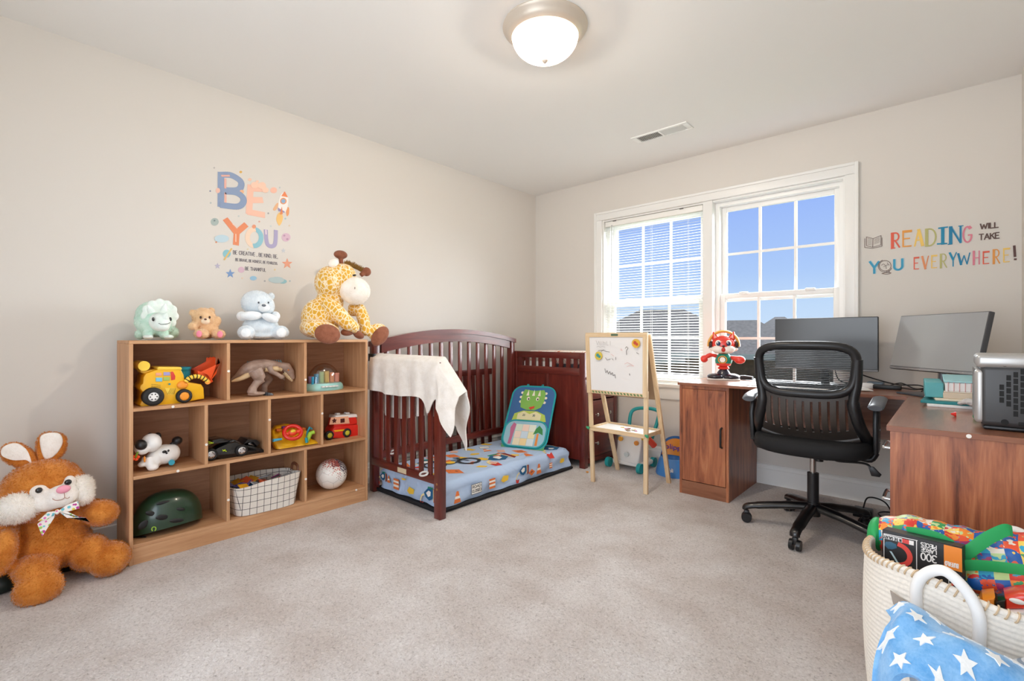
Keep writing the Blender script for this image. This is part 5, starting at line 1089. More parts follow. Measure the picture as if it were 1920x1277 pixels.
def padmat():
    m, t, b = newmat('changing pad print'); v = N(t, 'ShaderNodeTexVoronoi'); v.inputs['Scale'].default_value = 13; t.links.new(coords(t), v.inputs['Vector'])
    t.links.new(ramp(t, v.outputs['Distance'], [(0, '#b33a26'), (.14, '#e08a3c'), (.2, '#f4ede2'), (.42, '#f4ede2'), (.46, '#d9584a'), (.5, '#f4ede2')], 'CONSTANT'), b.inputs['Base Color']); b.inputs['Roughness'].default_value = .8; return m
cp = thing('changing_pad', 'white changing pad with red and orange print on the dresser', 'changing pad', (.6, -.27, DT))
partw(cp, 'cushion', MB().rbox((DX0 + .07, -.46, DT), (DX1 + .012, -.1, .915), .04, 4), padmat())
m = MB(); m.rbox((DX0 + .10, -.515, DT), (.6, -.47, .83), .01); solo('wipes_pack', m, plain('pack white', '#d9d6d0', .5), 'white packet tucked behind the dresser gallery slots', 'packet')
m = MB(); m.rbox((.62, -.515, DT), (.89, -.47, .815), .01); solo('nappy_stack', m, plain('pack black', '#2a2a30', .6), 'dark folded stack tucked behind the dresser gallery slots', 'packet')
m = MB(); m.ball((1.02, -.62, .006), (.012, .010, .006), 10); solo('crumb', m, plain('crumb orange', '#d8933f', .9), 'small orange crumb on the carpet by the dresser leg', 'crumb')

# ================================================================== easel
M_pine = wood('pale pine', ['#d3b186', '#e0c49c', '#e9d3b0'], axis=2, rough=.5, stretch=12); M_pinex = wood('pale pine level', ['#d3b186', '#e0c49c', '#e9d3b0'], axis=0, rough=.5, stretch=12)
ea = thing('easel', 'pale wooden toddler easel with scribbled whiteboard and paper tray', 'easel', (1.38, -.6, 0))
LT, LB = Vector((1.118, -.752, 1.055)), Vector((1.177, -.785, 0)); RT_, RB = Vector((1.572, -.752, 1.055)), Vector((1.586, -.787, 0))
def bar(a, b, w, d, mb=None, up=(0, 1, 0)):
    a, b = Vector(a), Vector(b); z = (b - a).normalized(); y = Vector(up); y = (y - z * y.dot(z)).normalized(); x = y.cross(z); L = (b - a).length
    return (mb or MB()).rbox((-w / 2, -d / 2, 0), (w / 2, d / 2, L), .002, 1, basis(a, x, y, z))
lerp = lambda a, b, t: a + (b - a) * t
for T_, B2 in ((LT, LB), (RT_, RB)):
    partw(ea, 'leg', bar(B2, lerp(B2, T_, .64), .030, .018), M_pine); partw(ea, 'upper_leg', bar(lerp(B2, T_, .60) + Vector((0, -.012, 0)), T_ + Vector((0, -.012, 0)), .032, .02), M_pine)
BLt, BLb = Vector((1.122, -.725, 1.05)), Vector((1.147, -.385, 0)); BRt, BRb = Vector((1.577, -.725, 1.05)), Vector((1.592, -.449, 0))
for T_, B2 in ((BLt, BLb), (BRt, BRb)): partw(ea, 'leg', bar(B2, T_, .030, .018), M_pine)
top_in = Vector((0, 0, 0)); yb = -.764
partw(ea, 'top_rail', bar((1.105, yb, 1.05), (1.588, yb, 1.05), .032, .022, up=(0, 1, 0)), M_pinex); partw(ea, 'bottom_rail', bar((1.145, yb - .006, .645), (1.572, yb - .006, .645), .024, .02), M_pinex)
m = MB(); m.prism([(1.132, yb - .004, 1.037), (1.562, yb - .004, 1.037), (1.562, yb - .012, .655), (1.157, yb - .012, .655)], (0, .008, 0)); wb = partw(ea, 'whiteboard', m, plain('whiteboard', '#eceae8', .25))
m = MB()
for i in range(16): x = 1.165 + i * .025; m.add([(x, yb - .0165, .652), (x + .014, yb - .0165, .652), (x + .022, yb - .0165, .638), (x + .008, yb - .0165, .638)], [(0, 1, 2, 3)])
partw(ea, 'rail_print', m, plain('leaf print green', '#6f8a5a', .8))
partw(ea, 'badge', MB().rbox((1.318, yb - .0135, 1.043), (1.372, yb - .011, 1.057), .005), plain('badge green', '#4f6a52', .5))
MW = basis((1.132, yb - .0135, .66), (1, 0, 0), (0, -.02, 1), (0, -1, 0))
Vw = View(1040, 600, 3.757)
def wpt(u, v): p = Vw.Y(u, v, yb - .013); return (p.x - 1.132, p.z - .66)
def scr(lines, t, col, nm='scribble'):
    partw(wb, nm, strokes(MB(), [[wpt(u, v) for u, v in l] for l in lines], MW, t, .0005), plain('marker ' + col, col, .6))
scr([[(310, 215), (345, 213), (365, 222), (390, 226)], [(330, 222), (350, 210)], [(360, 265), (372, 283), (395, 275)], [(405, 272), (415, 282)], [(432, 262), (433, 280)], [(355, 342), (362, 372), (372, 355), (380, 380), (390, 362), (398, 385), (408, 370), (414, 392), (426, 385), (430, 410)], [(500, 200), (510, 188), (520, 198), (508, 220), (510, 245)], [(580, 230), (595, 240)], [(528, 378), (530, 390)]], .0028, '#57514f')
scr([[(296, 145), (305, 175), (315, 150), (325, 178)], [(330, 150), (332, 178)], [(345, 148), (345, 178), (345, 160), (358, 158), (358, 178)], [(370, 150), (370, 178), (382, 178)], [(395, 150), (395, 178)], [(300, 190), (312, 185), (325, 192), (340, 186), (360, 192)]], .002, '#b9b5b2', 'faded_scribble')
scr([[(495, 310), (515, 300), (540, 312), (560, 325), (530, 320), (510, 330)], [(470, 200), (480, 215), (465, 210)], [(400, 240), (420, 255)]], .0025, '#e3b9b4', 'faded_scribble')
for u, v, c1, c2 in ((577, 165, '#e2b33c', '#c8503c'), (313, 252, '#d9c04a', '#3f9a9a')):
    c = wpt(u, v); d_ = partw(wb, 'magnet', disc(MB(), c, .030, MW, .004, 24), plain('magnet ' + c1, c1, .4)); partw(d_, 'magnet_print', disc(disc(MB(), (c[0] - .006, c[1] + .004), .012, MW @ Matrix.Translation((0, 0, .0042)), .0005), (c[0] + .008, c[1] - .006), .010, MW @ Matrix.Translation((0, 0, .0042)), .0005), plain('magnet ' + c2, c2, .4))
tz = .372
tr = [Vector((1.150, -.783, tz)), Vector((1.578, -.785, tz)), Vector((1.578, -.545, tz)), Vector((1.142, -.515, tz))]
m = MB(); m.prism(tr, (0, 0, .008)); ty = partw(ea, 'tray', m, plain('tray white', '#f0efec', .35))
for a, b_ in ((0, 1), (1, 2), (2, 3), (3, 0)): partw(ty, 'tray_rim', bar(tr[a] + Vector((0, 0, .006)), tr[b_] + Vector((0, 0, .006)), .026 if a != 2 else .03, .014, up=(0, 0, 1)) if False else bar(tr[a] + Vector((0, 0, .006)), tr[b_] + Vector((0, 0, .006)), .012, .028, up=(0, 0, 1)), M_pinex)
for x, y in ((1.145, -.805), (1.60, -.805)): partw(ea, 'wing_nut', MB().ball((x, y, .385), (.016, .008, .008), 12, Matrix.Rotation(.6, 3, 'Y')).cyl((x, y, .385), (x, y + .015, .385), .009, n=12), plain('green nut', '#2f9a6a', .4))
m = MB(); m.prism([(1.14, -.717, 1.03), (1.57, -.717, 1.03), (1.578, -.592, .60), (1.142, -.575, .60)], (0, .008, .002)); partw(ea, 'chalkboard', m, plain('chalkboard brown back', '#a68b6d', .7))
rr = random.Random(4)
for i, (x, y) in enumerate(((1.37, -.67), (1.385, -.655), (1.40, -.675), (1.415, -.66), (1.43, -.67), (1.39, -.685), (1.42, -.69), (1.44, -.655), (1.35, -.65), (1.455, -.68))):
    col, nm = (('#d9b23a', 'yellow'), ('#c98aa0', 'pink'), ('#8a6a3a', 'brown'), ('#e0d6c0', 'cream'))[i % 4]; M_ = Matrix.Translation((x, y, tz + .0085 + (i % 3) * .004)) @ Matrix.Rotation(rr.uniform(0, 3), 4, 'Z'); m = MB(); strokes(m, [[(q[0] * .022, q[1] * .022) for q in l] for l in GL['AEKSTRNH'[i % 8]][1]], M_, .005, .004)
    solo('letter_magnet', m, plain('letter ' + col, col, .5), '%s letter magnet lying on the easel tray' % nm, 'letter magnet', group='letter magnets on the easel tray')

# ------------------------------------------------------------------ baby walker toy and blue potty behind the easel
wk = thing('push_walker', 'white and teal baby push walker behind the easel', 'push walker', (1.19, -.3, 0))
M_wk = plain('walker white', '#eceae6', .4); M_tealw = plain('walker teal', '#1e9a9c', .4)
m = MB(); m.rprism([(1.09, -.33, .05), (1.30, -.35, .05), (1.325, -.34, .25), (1.27, -.29, .30), (1.14, -.28, .29), (1.095, -.3, .22)], (0, .10, .02), .015, 3); partw(wk, 'panel', m, M_wk)
m = MB(); m.tube(bez([(1.165, -.24, .24), (1.155, -.2, .40), (1.19, -.18, .455), (1.30, -.17, .47), (1.385, -.18, .455), (1.39, -.2, .39), (1.36, -.24, .25)], 6), .014, 12); partw(wk, 'handle', m, M_tealw)
m = MB(); m.rbox((1.07, -.34, .03), (1.33, -.10, .065), .015); partw(wk, 'base', m, M_wk)
for x, y in ((1.03, -.35), (1.345, -.375), (1.05, -.12), (1.33, -.12)):
    w_ = partw(wk, 'wheel', MB().cyl((x, y, .038), (x + (.03 if x < 1.2 else -.03), y, .038), .038, n=26), M_tealw)
for x, z, c in ((1.15, .235, '#e3a33a'), (1.285, .22, '#e0913a'), (1.20, .12, '#cfd6d4')):
    partw(wk, 'play_button', MB().cyl((x, -.338, z), (x, -.352, z), .018, n=16), plain('walker ' + c, c, .4))
partw(wk, 'roller', MB().cyl((1.345, -.33, .29), (1.385, -.25, .20), .024, n=16), plain('walker coral', '#e0503c', .4)); partw(wk, 'roller', MB().cyl((1.33, -.34, .27), (1.38, -.33, .27), .022, n=16), plain('walker yellow', '#e6b93a', .4))
po = thing('potty', 'blue potty chair with orange backrest beside the desk', 'potty', (1.525, -.22, 0))
M_pb = plain('potty blue', '#4a8fd6', .35)
part(po, 'base', MB().lathe([(.128, 0), (.132, .01), (.122, .06), (.108, .105), (.10, .125), (.085, .128), (.075, .118), (.07, .05), (.0005, .045)], 36, Matrix.Scale(.88, 4, (0, 1, 0))), M_pb)
m = MB(); m.grid(30, 10, lambda u, v: ((.118 - .012 * v) * math.cos(math.pi * (u * 1.1 - .05)), .075 + .02 * v + (.06 - .01 * v) * math.sin(math.pi * u) - .06, .10 + v * (.06 + .115 * math.sin(math.pi * u) ** .6)))
kb = bmesh.new(); vv = [kb.verts.new(p) for p in m.v]
for f in m.f: kb.faces.new([vv[i] for i in f])
bmesh.ops.solidify(kb, geom=list(kb.faces), thickness=.014); m = MB(); m.bm(kb); bk = part(po, 'backrest', m, M_pb)
m = MB(); m.grid(20, 8, lambda u, v: (.095 * math.cos(math.pi * (u * .9 + .05)), .063 + .02 * v + .052 * math.sin(math.pi * (u * .9 + .05)) - .06 - .012, .135 + v * (.01 + .115 * math.sin(math.pi * (u * .9 + .05)) ** .6))); pn = part(bk, 'back_panel', m, plain('potty orange', '#f09a2e', .45))
m = MB(); write(m, 'blippi', basis((-.07, .02, .185), (1, .0, 0), (0, 0, 1), (0, -1, 0)), .034, .007, th=.0015, width=.135); part(bk, 'lettering', m, plain('potty purple', '#6a3fa0', .5))
m = MB(); write(m, 'bli', basis((.02, -.1145, .045), (.98, .2, 0), (0, 0, 1), (.2, -.98, 0)), .026, .006, th=.0015); part(po, 'lettering', m, plain('potty white', '#e8eef4', .5))
# ================================================================== L-shaped desk
WAL = ['#4d2517', '#8f5135', '#ad6843', '#bf8058']
M_walz = wood('walnut upright grain', WAL, axis=2, rough=.38, coat=.15, stretch=9); M_walx = wood('walnut level grain', ['#74462f', '#8c5a40', '#a06c50'], axis=0, rough=.28, coat=.35, stretch=9); M_waly = wood('walnut return grain', ['#74462f', '#8c5a40', '#a06c50'], axis=1, rough=.28, coat=.35, stretch=9)
M_wedge = wood('walnut edge band', ['#7a4630', '#8a5339', '#96603f'], axis=0, rough=.4, stretch=8)
DZ = .735; DTk = .018
dk = thing('desk', 'walnut L-shaped desk with door cabinet under the window', 'desk', (2.5, -.6, 0))
CX0, CX1, CYF = 1.735, 2.05, -.60
top = partw(dk, 'desktop', MB().rbox((CX0 - .008, CYF - .012, DZ - DTk), (RX - .008, -.012, DZ), .002, 1), M_walx)
partw(top, 'edge_band', MB().box((CX0 - .008, CYF - .0135, DZ - DTk + .001), (2.93, CYF - .0118, DZ - .001)), M_wedge)
tp2 = partw(dk, 'desktop', MB().rbox((2.917, -1.672, DZ - DTk), (RX - .008, CYF - .0125, DZ), .002, 1), M_waly)
partw(tp2, 'edge_band', MB().box((2.917, -1.6735, DZ - DTk + .001), (RX - .008, -1.6715, DZ - .001)), M_wedge); partw(tp2, 'edge_band', MB().box((2.9155, -1.672, DZ - DTk + .001), (2.9175, CYF - .012, DZ - .001)), M_wedge)
partw(tp2, 'cam_cover', MB().cyl((3.12, -1.6735, DZ - .009), (3.12, -1.675, DZ - .009), .0065, n=14), M_cap)
zc = DZ - DTk
for x in (CX0, CX1 - .016): partw(dk, 'cabinet_side', MB().box((x, CYF, 0), (x + .016, -.02, zc)), M_walz)
partw(dk, 'cabinet_back', MB().box((CX0 + .016, -.03, .02), (CX1 - .016, -.022, zc)), M_walz); partw(dk, 'cabinet_floor', MB().box((CX0 + .016, CYF + .02, .085), (CX1 - .016, -.03, .1)), M_walx)
partw(dk, 'plinth', MB().box((CX0 + .016, CYF, 0), (CX1 - .016, CYF + .016, .088)), M_walx); partw(dk, 'cabinet_rail', MB().box((CX0 + .016, CYF + .002, zc - .02), (CX1 - .016, CYF + .018, zc)), M_walz)
dd = partw(dk, 'door', MB().rbox((CX0 + .018, CYF - .002, .092), (CX1 - .019, CYF + .014, zc - .022), .0015, 1), M_walz)
hx = 2.008; m = MB(); m.tube(bez([(hx, CYF - .002, .462), (hx, CYF - .022, .455), (hx, CYF - .026, .44), (hx, CYF - .026, .36), (hx, CYF - .022, .345), (hx, CYF - .002, .338)], 4), .0065, 10); partw(dd, 'handle', m, M_black)
partw(dk, 'modesty_panel', MB().box((CX1, -.128, .425), (2.93, -.112, zc)), M_walx)
partw(dk, 'end_panel', MB().box((2.925, -1.665, 0), (RX - .016, -1.648, zc)), M_walz)
partw(dk, 'drawer_carcass', MB().box((2.945, -1.646, .02), (RX - .02, -1.22, zc)), M_walz)
M_chr = plain('chrome handle', '#c9c9cc', .12, metal=.95)
for z0, z1, zh in ((.555, .71, .628), (.36, .548, .44), (.03, .352, .2)):
    d_ = partw(dk, 'drawer', MB().rbox((2.925, -1.64, z0), (2.945, -1.225, z1), .0015, 1), M_walz)
    partw(d_, 'handle', MB().tube(bez([(2.925, -1.50, zh), (2.898, -1.498, zh), (2.893, -1.485, zh), (2.893, -1.385, zh), (2.898, -1.372, zh), (2.925, -1.37, zh)], 4), .006, 10), M_chr)
partw(dk, 'cabinet_side', MB().box((2.925, -1.222, 0), (RX - .02, -1.206, zc)), M_walz)

# ------------------------------------------------------------------ office chair (seen from behind)
HC = Vector((2.534, -.765, 0)); CR = math.radians(2)
ch = thing('office_chair', 'black mesh-back office chair with armrests at the desk', 'office chair', tuple(HC), CR)
M_cb = plain('chair black plastic', '#1a1a1c', .38); M_cf = plain('chair black fabric', '#0d0d0f', .8, noise=.2, nscale=400, bstr=.3, bdist=.001); M_cm = plain('chair matt metal', '#121214', .3, coat=.3); M_cg = plain('chair grey brown plastic', '#3a332e', .42)
for k_ in range(5):
    a = math.radians(195 + 72 * k_) - CR; d = Vector((math.cos(a), math.sin(a), 0)); e = d * .318
    m = MB(); m.tube(bez([d * .02 + Vector((0, 0, .135)), d * .12 + Vector((0, 0, .125)), d * .24 + Vector((0, 0, .105)), d * .315 + Vector((0, 0, .088)), d * .325 + Vector((0, 0, .07))], 5), [.026] * 6 + [.024] * 6 + [.021] * 5 + [.02] * 4, 12, flat=(1.15, .8)); lg = part(ch, 'leg', m, M_cm)
    p = Vector((-d.y, d.x, 0)); m = MB()
    for s_ in (-1, 1): m.tube([e + p * (s_ * .008) + Vector((0, 0, .027)), e + p * (s_ * .025) + Vector((0, 0, .027))], [.027, .025], 22)
    m.rbox((-.014, -.012, .03), (.014, .012, .066), .005, 2, Matrix.Translation(e) @ Matrix.Rotation(a, 4, 'Z')); part(ch, 'caster', m, M_cb)
part(ch, 'hub', MB().cyl((0, 0, .09), (0, 0, .16), .034, n=28), M_cm); part(ch, 'gas_sleeve', MB().cyl((0, 0, .12), (0, 0, .315), .027, n=28), M_cb); part(ch, 'gas_lift', MB().cyl((0, 0, .31), (0, 0, .43), .0145, n=24), plain('steel', '#b7b5b2', .2, metal=.9))
part(ch, 'tilt_mechanism', MB().rbox((-.085, -.09, .405), (.085, .09, .44), .012).cyl((.03, -.02, .385), (.03, -.02, .41), .02, n=16), M_cb)
# seat cushion
def seatf(u, v):
    a = 2 * math.pi * u; p = 3.6; ca, sa = math.cos(a), math.sin(a); k = (abs(ca) ** p + abs(sa) ** p) ** (-1 / p); z_, s_ = ((.435, .80), (.437, .95), (.452, 1.0), (.475, 1.015), (.50, 1.0), (.515, .94), (.52, .8), (.522, .4), (.522, .01))[int(round(v * 8))]
    return (ca * k * .262 * s_, .01 + sa * k * .25 * s_, z_ + .012 * (ca * k * s_) ** 2 - .008 * max(0, sa * k * s_))
m = MB(); m.grid(48, 9, seatf, closed_u=True); m.f.append(tuple(range(47, -1, -1))); m.m.append(0); part(ch, 'seat', m, M_cf, angle=60)
# backrest: behind the seat (local -y), leaning back slightly
YB = -.232
def bp_(x, z):   # a point on the curved back surface
    return Vector((x, YB - .03 * (z - .5) - .22 * max(0, z - .78) ** 2 * 2 + .55 * x * x + .09 * math.exp(-((z - .50) / .09) ** 2), z))
def outline(w_top, w_bot, zt, zb, r=4.2, n=64):
    pts = []
    for i in range(n):
        a = 2 * math.pi * i / n; ca, sa = math.cos(a), math.sin(a); k = (abs(ca) ** r + abs(sa) ** r) ** (-1 / r); zz = (zt + zb) / 2 + sa * k * (zt - zb) / 2; t = (zz - zb) / (zt - zb); pts.append((ca * k * (w_bot + (w_top - w_bot) * t), zz))
    return pts
o1 = outline(.232, .205, 1.008, .735, 4.0); fr = [bp_(x, z) for x, z in o1]
# ring frame around the mesh: thick moulded rim
m = MB(); m.tube([bp_(x * .935, .875 + (z - .872) * .88) for x, z in o1], .021, 12, closed=True, flat=(1, 1.0)); part(ch, 'back_frame', m, M_cb)
m = MB(); rr = random.Random(1)
for i in range(28):
    z = .752 + i * .0085; 
    # width of the opening at this height
    xs_ = [abs(x) * .935 for x, zz in o1 if abs((.875 + (zz - .872) * .88) - z) < .012]; w_ = max(xs_) if xs_ else .2
    m.tube([bp_(-w_ + 2 * w_ * q / 10, z) for q in range(11)], .0022, 5, cap=False)
part(ch, 'back_mesh', m, plain('mesh strand charcoal', '#1d2426', .6), kind='stuff')
# side uprights and lower shell with slots
for s_ in (-1, 1):
    m = MB(); m.tube(bez([bp_(s_ * .212, .93), bp_(s_ * .208, .82), bp_(s_ * .195, .72), bp_(s_ * .215, .62) , bp_(s_ * .232, .55) + Vector((0, .03, 0)), bp_(s_ * .235, .50) + Vector((0, .06, 0))], 6), [.022] * 12 + [.026] * 19, 12); part(ch, 'back_upright', m, M_cb)
NS = 11; ztop = lambda x: .752 + .55 * x * x * 1.2; zbot = lambda x: .505 + .9 * x * x
def shell(x, t): z = zbot(x) + (ztop(x) - zbot(x)) * t; return bp_(x, z) + Vector((0, -.004, 0))
def shell_strip(x0, x1, t0, t1, mb, n=8):
    # thickened strip of the shell between two x positions and two heights
    g = [[shell(x0 + (x1 - x0) * i / 3, t0 + (t1 - t0) * j / n) for i in range(4)] for j in range(n + 1)]; F = []; B = []
    vs = [p for row in g for p in row] + [p + Vector((0, .012, 0)) for row in g for p in row]; K = 4 * (n + 1); fs = []
    for j in range(n):
        for i in range(3): a = j * 4 + i; fs.append((a, a + 1, a + 5, a + 4)); fs.append((K + a, K + a + 4, K + a + 5, K + a + 1))
    for j in range(n): fs.append((j * 4, j * 4 + 4, K + j * 4 + 4, K + j * 4)); fs.append((j * 4 + 3, K + j * 4 + 3, K + j * 4 + 7, j * 4 + 7))
    for i in range(3): fs.append((i, K + i, K + i + 1, i + 1)); a = n * 4 + i; fs.append((a, a + 1, K + a + 1, K + a))
    mb.add(vs, fs)
m = MB(); W_ = .205; pitch = 2 * W_ / (NS + .6)
shell_strip(-W_, W_, .86, 1.0, m); 
for i in range(14): xa_ = -W_ + 2 * W_ * i / 14; shell_strip(xa_, xa_ + 2 * W_ / 14, 0, .22, m, 4); shell_strip(xa_, xa_ + 2 * W_ / 14, .86, 1.0, m, 3)
for i in range(NS + 1):
    x0 = -W_ + (i - .5) * pitch + pitch * .28 + pitch * .3; shell_strip(max(-W_, x0 - pitch * .34), min(W_, x0 + pitch * .34), .2, .88, m)
part(ch, 'lumbar_shell', m, M_cg)
m = MB()
for i in range(NS):
    x0 = -W_ + (i + .5) * pitch + pitch * .08 + pitch * .3
    for j in range(9):
        t = .24 + j * .07; p = shell(x0, t) + Vector((0, .008, 0)); m.box((p.x - pitch * .2, p.y, p.z - .002), (p.x + pitch * .2, p.y + .002, p.z + .002))
part(ch, 'lumbar_web', m, M_cb, kind='stuff')
m = MB(); m.tube(bez([bp_(x, zbot(x) - .002) + Vector((0, .004, 0)) for x in [-.215 + .43 * i / 14 for i in range(15)]], 2), .016, 10, flat=(1, 1.1)); part(ch, 'shell_rim', m, M_cg)
for s_ in (-1, 1):
    m = MB(); m.rprism([Vector((s_ * .262, y, z)) for y, z in ((-.10, .47), (.02, .47), (.06, .56), (.03, .66), (-.03, .69), (-.10, .69), (-.13, .62))], (s_ * .022, 0, 0), .008, 2); am = part(ch, 'arm_bracket', m, M_cb)
    m = MB(); m.tube(bez([(s_ * .275, -.17, .70), (s_ * .28, -.10, .715), (s_ * .28, .06, .722), (s_ * .276, .12, .715)], 5), [.022] + [.026] * 14 + [.02], 12, flat=(1.25, .6)); part(ch, 'armrest', m, plain('armrest grey', '#5c5f64', .3))
    m = MB()
    for z in (.52, .58): m.cyl((s_ * .284, -.03, z), (s_ * .288, -.03, z), .007, n=12)
    part(am, 'bolt', m, plain('bolt steel', '#8f8f92', .3, metal=.8))
    m = MB(); m.tube(bez([(s_ * .20, -.06, .44), (s_ * .25, -.06, .435), (s_ * .272, -.05, .47)], 4), .014, 10); part(am, 'arm_strut', m, M_cb)
m = MB(); m.tube(bez([(.08, -.03, .425), (.095, -.03, .408), (.12, -.035, .402), (.2, -.035, .408), (.235, -.035, .405), (.25, -.04, .392)], 4), .0055, 8); lv = part(ch, 'height_lever', m, M_cb)
m = MB(); m.rprism([Vector((.238, -.044, .400)), Vector((.262, -.044, .398)), Vector((.292, -.044, .365)), Vector((.285, -.044, .352)), Vector((.252, -.044, .352))], (0, .012, 0), .004, 2); part(lv, 'paddle', m, M_cb)

# ------------------------------------------------------------------ monitors
M_scr = plain('dark screen', '#3b3b3c', .22, coat=.1); M_bez = plain('monitor frame', '#1b1b1d', .4); M_alu = plain('brushed grey metal', '#8a8d92', .35, metal=.7)
mo = thing('monitor', 'flat black monitor standing on the desk before the window', 'monitor', (2.495, -.22, DZ))
y1 = -.25; partw(mo, 'housing', MB().rbox((2.225, y1, .832), (2.766, y1 + .03, 1.154), .004), M_bez); partw(mo, 'screen', MB().box((2.229, y1 - .0012, .845), (2.762, y1 + .001, 1.150)), M_scr)
partw(mo, 'chin_strip', MB().box((2.227, y1 - .002, .834), (2.764, y1, .843)), plain('chin grey', '#7d7d80', .3))
partw(mo, 'neck', MB().rbox((2.475, y1 + .03, DZ + .01), (2.52, y1 + .06, .95), .005), M_bez); partw(mo, 'base', MB().rbox((2.39, -.33, DZ), (2.61, -.13, DZ + .012), .005), M_bez)
yaw = math.radians(-50); ti = math.radians(12); e = Vector((math.cos(yaw), math.sin(yaw), 0)); n_ = Vector((math.sin(yaw), -math.cos(yaw), 0)); up_ = Vector((0, 0, 1)) * math.cos(ti) - n_ * math.sin(ti); nn = e.cross(up_); BL = Vector((2.82, -.30, .86))
MM = basis(BL, e, up_, nn); W2, H2 = .53, .30
mc = BL + e * W2 / 2; mo = thing('monitor', 'grey reflecting monitor tilted back in the desk corner', 'monitor', (mc.x - n_.x * .06, mc.y - n_.y * .06, DZ))
sg = 1 if nn.dot(n_) > 0 else -1
partw(mo, 'housing', MB().rbox((0, 0, -.026 * sg), (W2, H2, 0), .004, 2, MM), plain('monitor silver back', '#4a4a4d', .4)); partw(mo, 'screen', MB().box((.004, .016, -.001 * sg), (W2 - .004, H2 - .004, .0012 * sg), MM), plain('screen painted reflection', '#9a9a9a', .38, coat=.6))  # screen's light grey base paints in the bright room it would reflect
partw(mo, 'chin_strip', MB().box((.002, .002, -.001 * sg), (W2 - .002, .013, .002 * sg), MM), plain('chin silver', '#9b9ca0', .25, metal=.6))
nb_ = mc - n_ * .07; partw(mo, 'neck', MB().tube([Vector((nb_.x, nb_.y, DZ + .008)), Vector((nb_.x, nb_.y, .93)), mc + up_ * .12 - n_ * .02], .017, 14), M_alu)
m = MB(); m.rbox((-.12, -.09, 0), (.12, .09, .009), .003, 2, Matrix.Translation((nb_.x + n_.x * .05, nb_.y + n_.y * .05, DZ)) @ Matrix.Rotation(yaw, 4, 'Z')); partw(mo, 'base', m, plain('base gunmetal', '#4b5058', .35, metal=.6))

# ------------------------------------------------------------------ things on the desk
kb = thing('keyboard', 'black keyboard lying on papers before the monitor', 'keyboard', (2.43, -.43, DZ + .004))
Mk = Matrix.Rotation(math.radians(-6), 4, 'Z'); part(kb, 'case', MB().rbox((-.21, -.065, 0), (.21, .065, .016), .004, 2, Mk), plain('keyboard black', '#1c1c1f', .5))
m = MB()
for r_ in range(5):
    for c_ in range(15): x = -.195 + c_ * .0265; y = -.05 + r_ * .022; m.rbox((x, y, .015), (x + .022, y + .018, .021), .002, 1, Mk)
part(kb, 'keycaps', m, plain('keycap black', '#26262a', .45), kind='stuff')
for i, (x, y, a, s_) in enumerate(((2.36, -.45, -.15, (.42, .26)), (2.60, -.40, .3, (.28, .2)))):
    m = MB(); m.rbox((-s_[0] / 2, -s_[1] / 2, 0), (s_[0] / 2, s_[1] / 2, .002 + .002 * (1 - i)), .0008, 1, Matrix.Translation((x, y, DZ + (0 if i == 0 else .0045))) @ Matrix.Rotation(a, 4, 'Z')); solo('desk_paper', m, plain('paper white', '#efeeec', .6), ('large white paper sheet under the keyboard', 'white paper sheet near the monitor foot')[i], 'paper')
m = MB(); m.lathe([(.0005, .03), (.015, .029), (.027, .02), (.031, .008), (.03, 0)], 20, Matrix.Translation((2.71, -.22, DZ)) @ Matrix.Scale(1.5, 4, (1, .4, 0))); solo('computer_mouse', m, plain('mouse white', '#e9e9ea', .3), 'white computer mouse beside the cables on the desk', 'mouse')
m = MB(); m.rbox((2.70, -.16, DZ), (2.78, -.07, DZ + .03), .005); solo('dock_box', m, plain('dock slate', '#6d7f8c', .45), 'small slate blue box among the desk cables', 'dock')
m = MB(); m.rbox((2.74, -.255, DZ), (2.87, -.215, DZ + .024), .004); solo('usb_hub', m, M_black, 'black USB hub between the two monitors', 'usb hub')
for i, pts in enumerate(([(2.80, -.20, DZ + .012), (2.86, -.12, DZ + .03), (2.93, -.20, DZ + .008), (3.02, -.30, DZ + .02), (3.05, -.42, DZ + .01)], [(2.62, -.10, DZ + .09), (2.72, -.09, DZ + .05), (2.84, -.10, DZ + .02), (2.95, -.22, DZ + .03), (3.0, -.40, DZ + .01)], [(2.87, -.235, DZ + .012), (2.93, -.27, DZ + .01), (2.98, -.24, DZ + .02), (2.96, -.33, DZ + .008)], [(2.545, -.19, DZ + .10), (2.56, -.17, DZ + .04), (2.60, -.14, DZ + .015), (2.66, -.12, DZ + .01)])):
    solo('desk_cable', MB().tube(bez(pts, 8), .0035, 8), M_black, ('black cable looping between the tilted monitor and the hub', 'black cable hanging behind the desk monitor', 'short black cable curled by the hub', 'thin black cable by the monitor neck')[i], 'cable', group='cables on the desk')
m = MB(); m.rbox((1.745, -.115, DZ), (1.81, -.06, DZ + .014), .004); solo('phone', m, M_blackgloss, 'flat black phone lying behind the toy fox', 'phone')
m = MB(); m.tube([(1.965, -.12, DZ + .014), (2.0, -.125, DZ + .016), (2.06, -.14, DZ + .014)], [.014, .016, .013], 14); solo('game_controller', m, M_cb, 'black rounded controller lying beside the toy fox', 'controller')
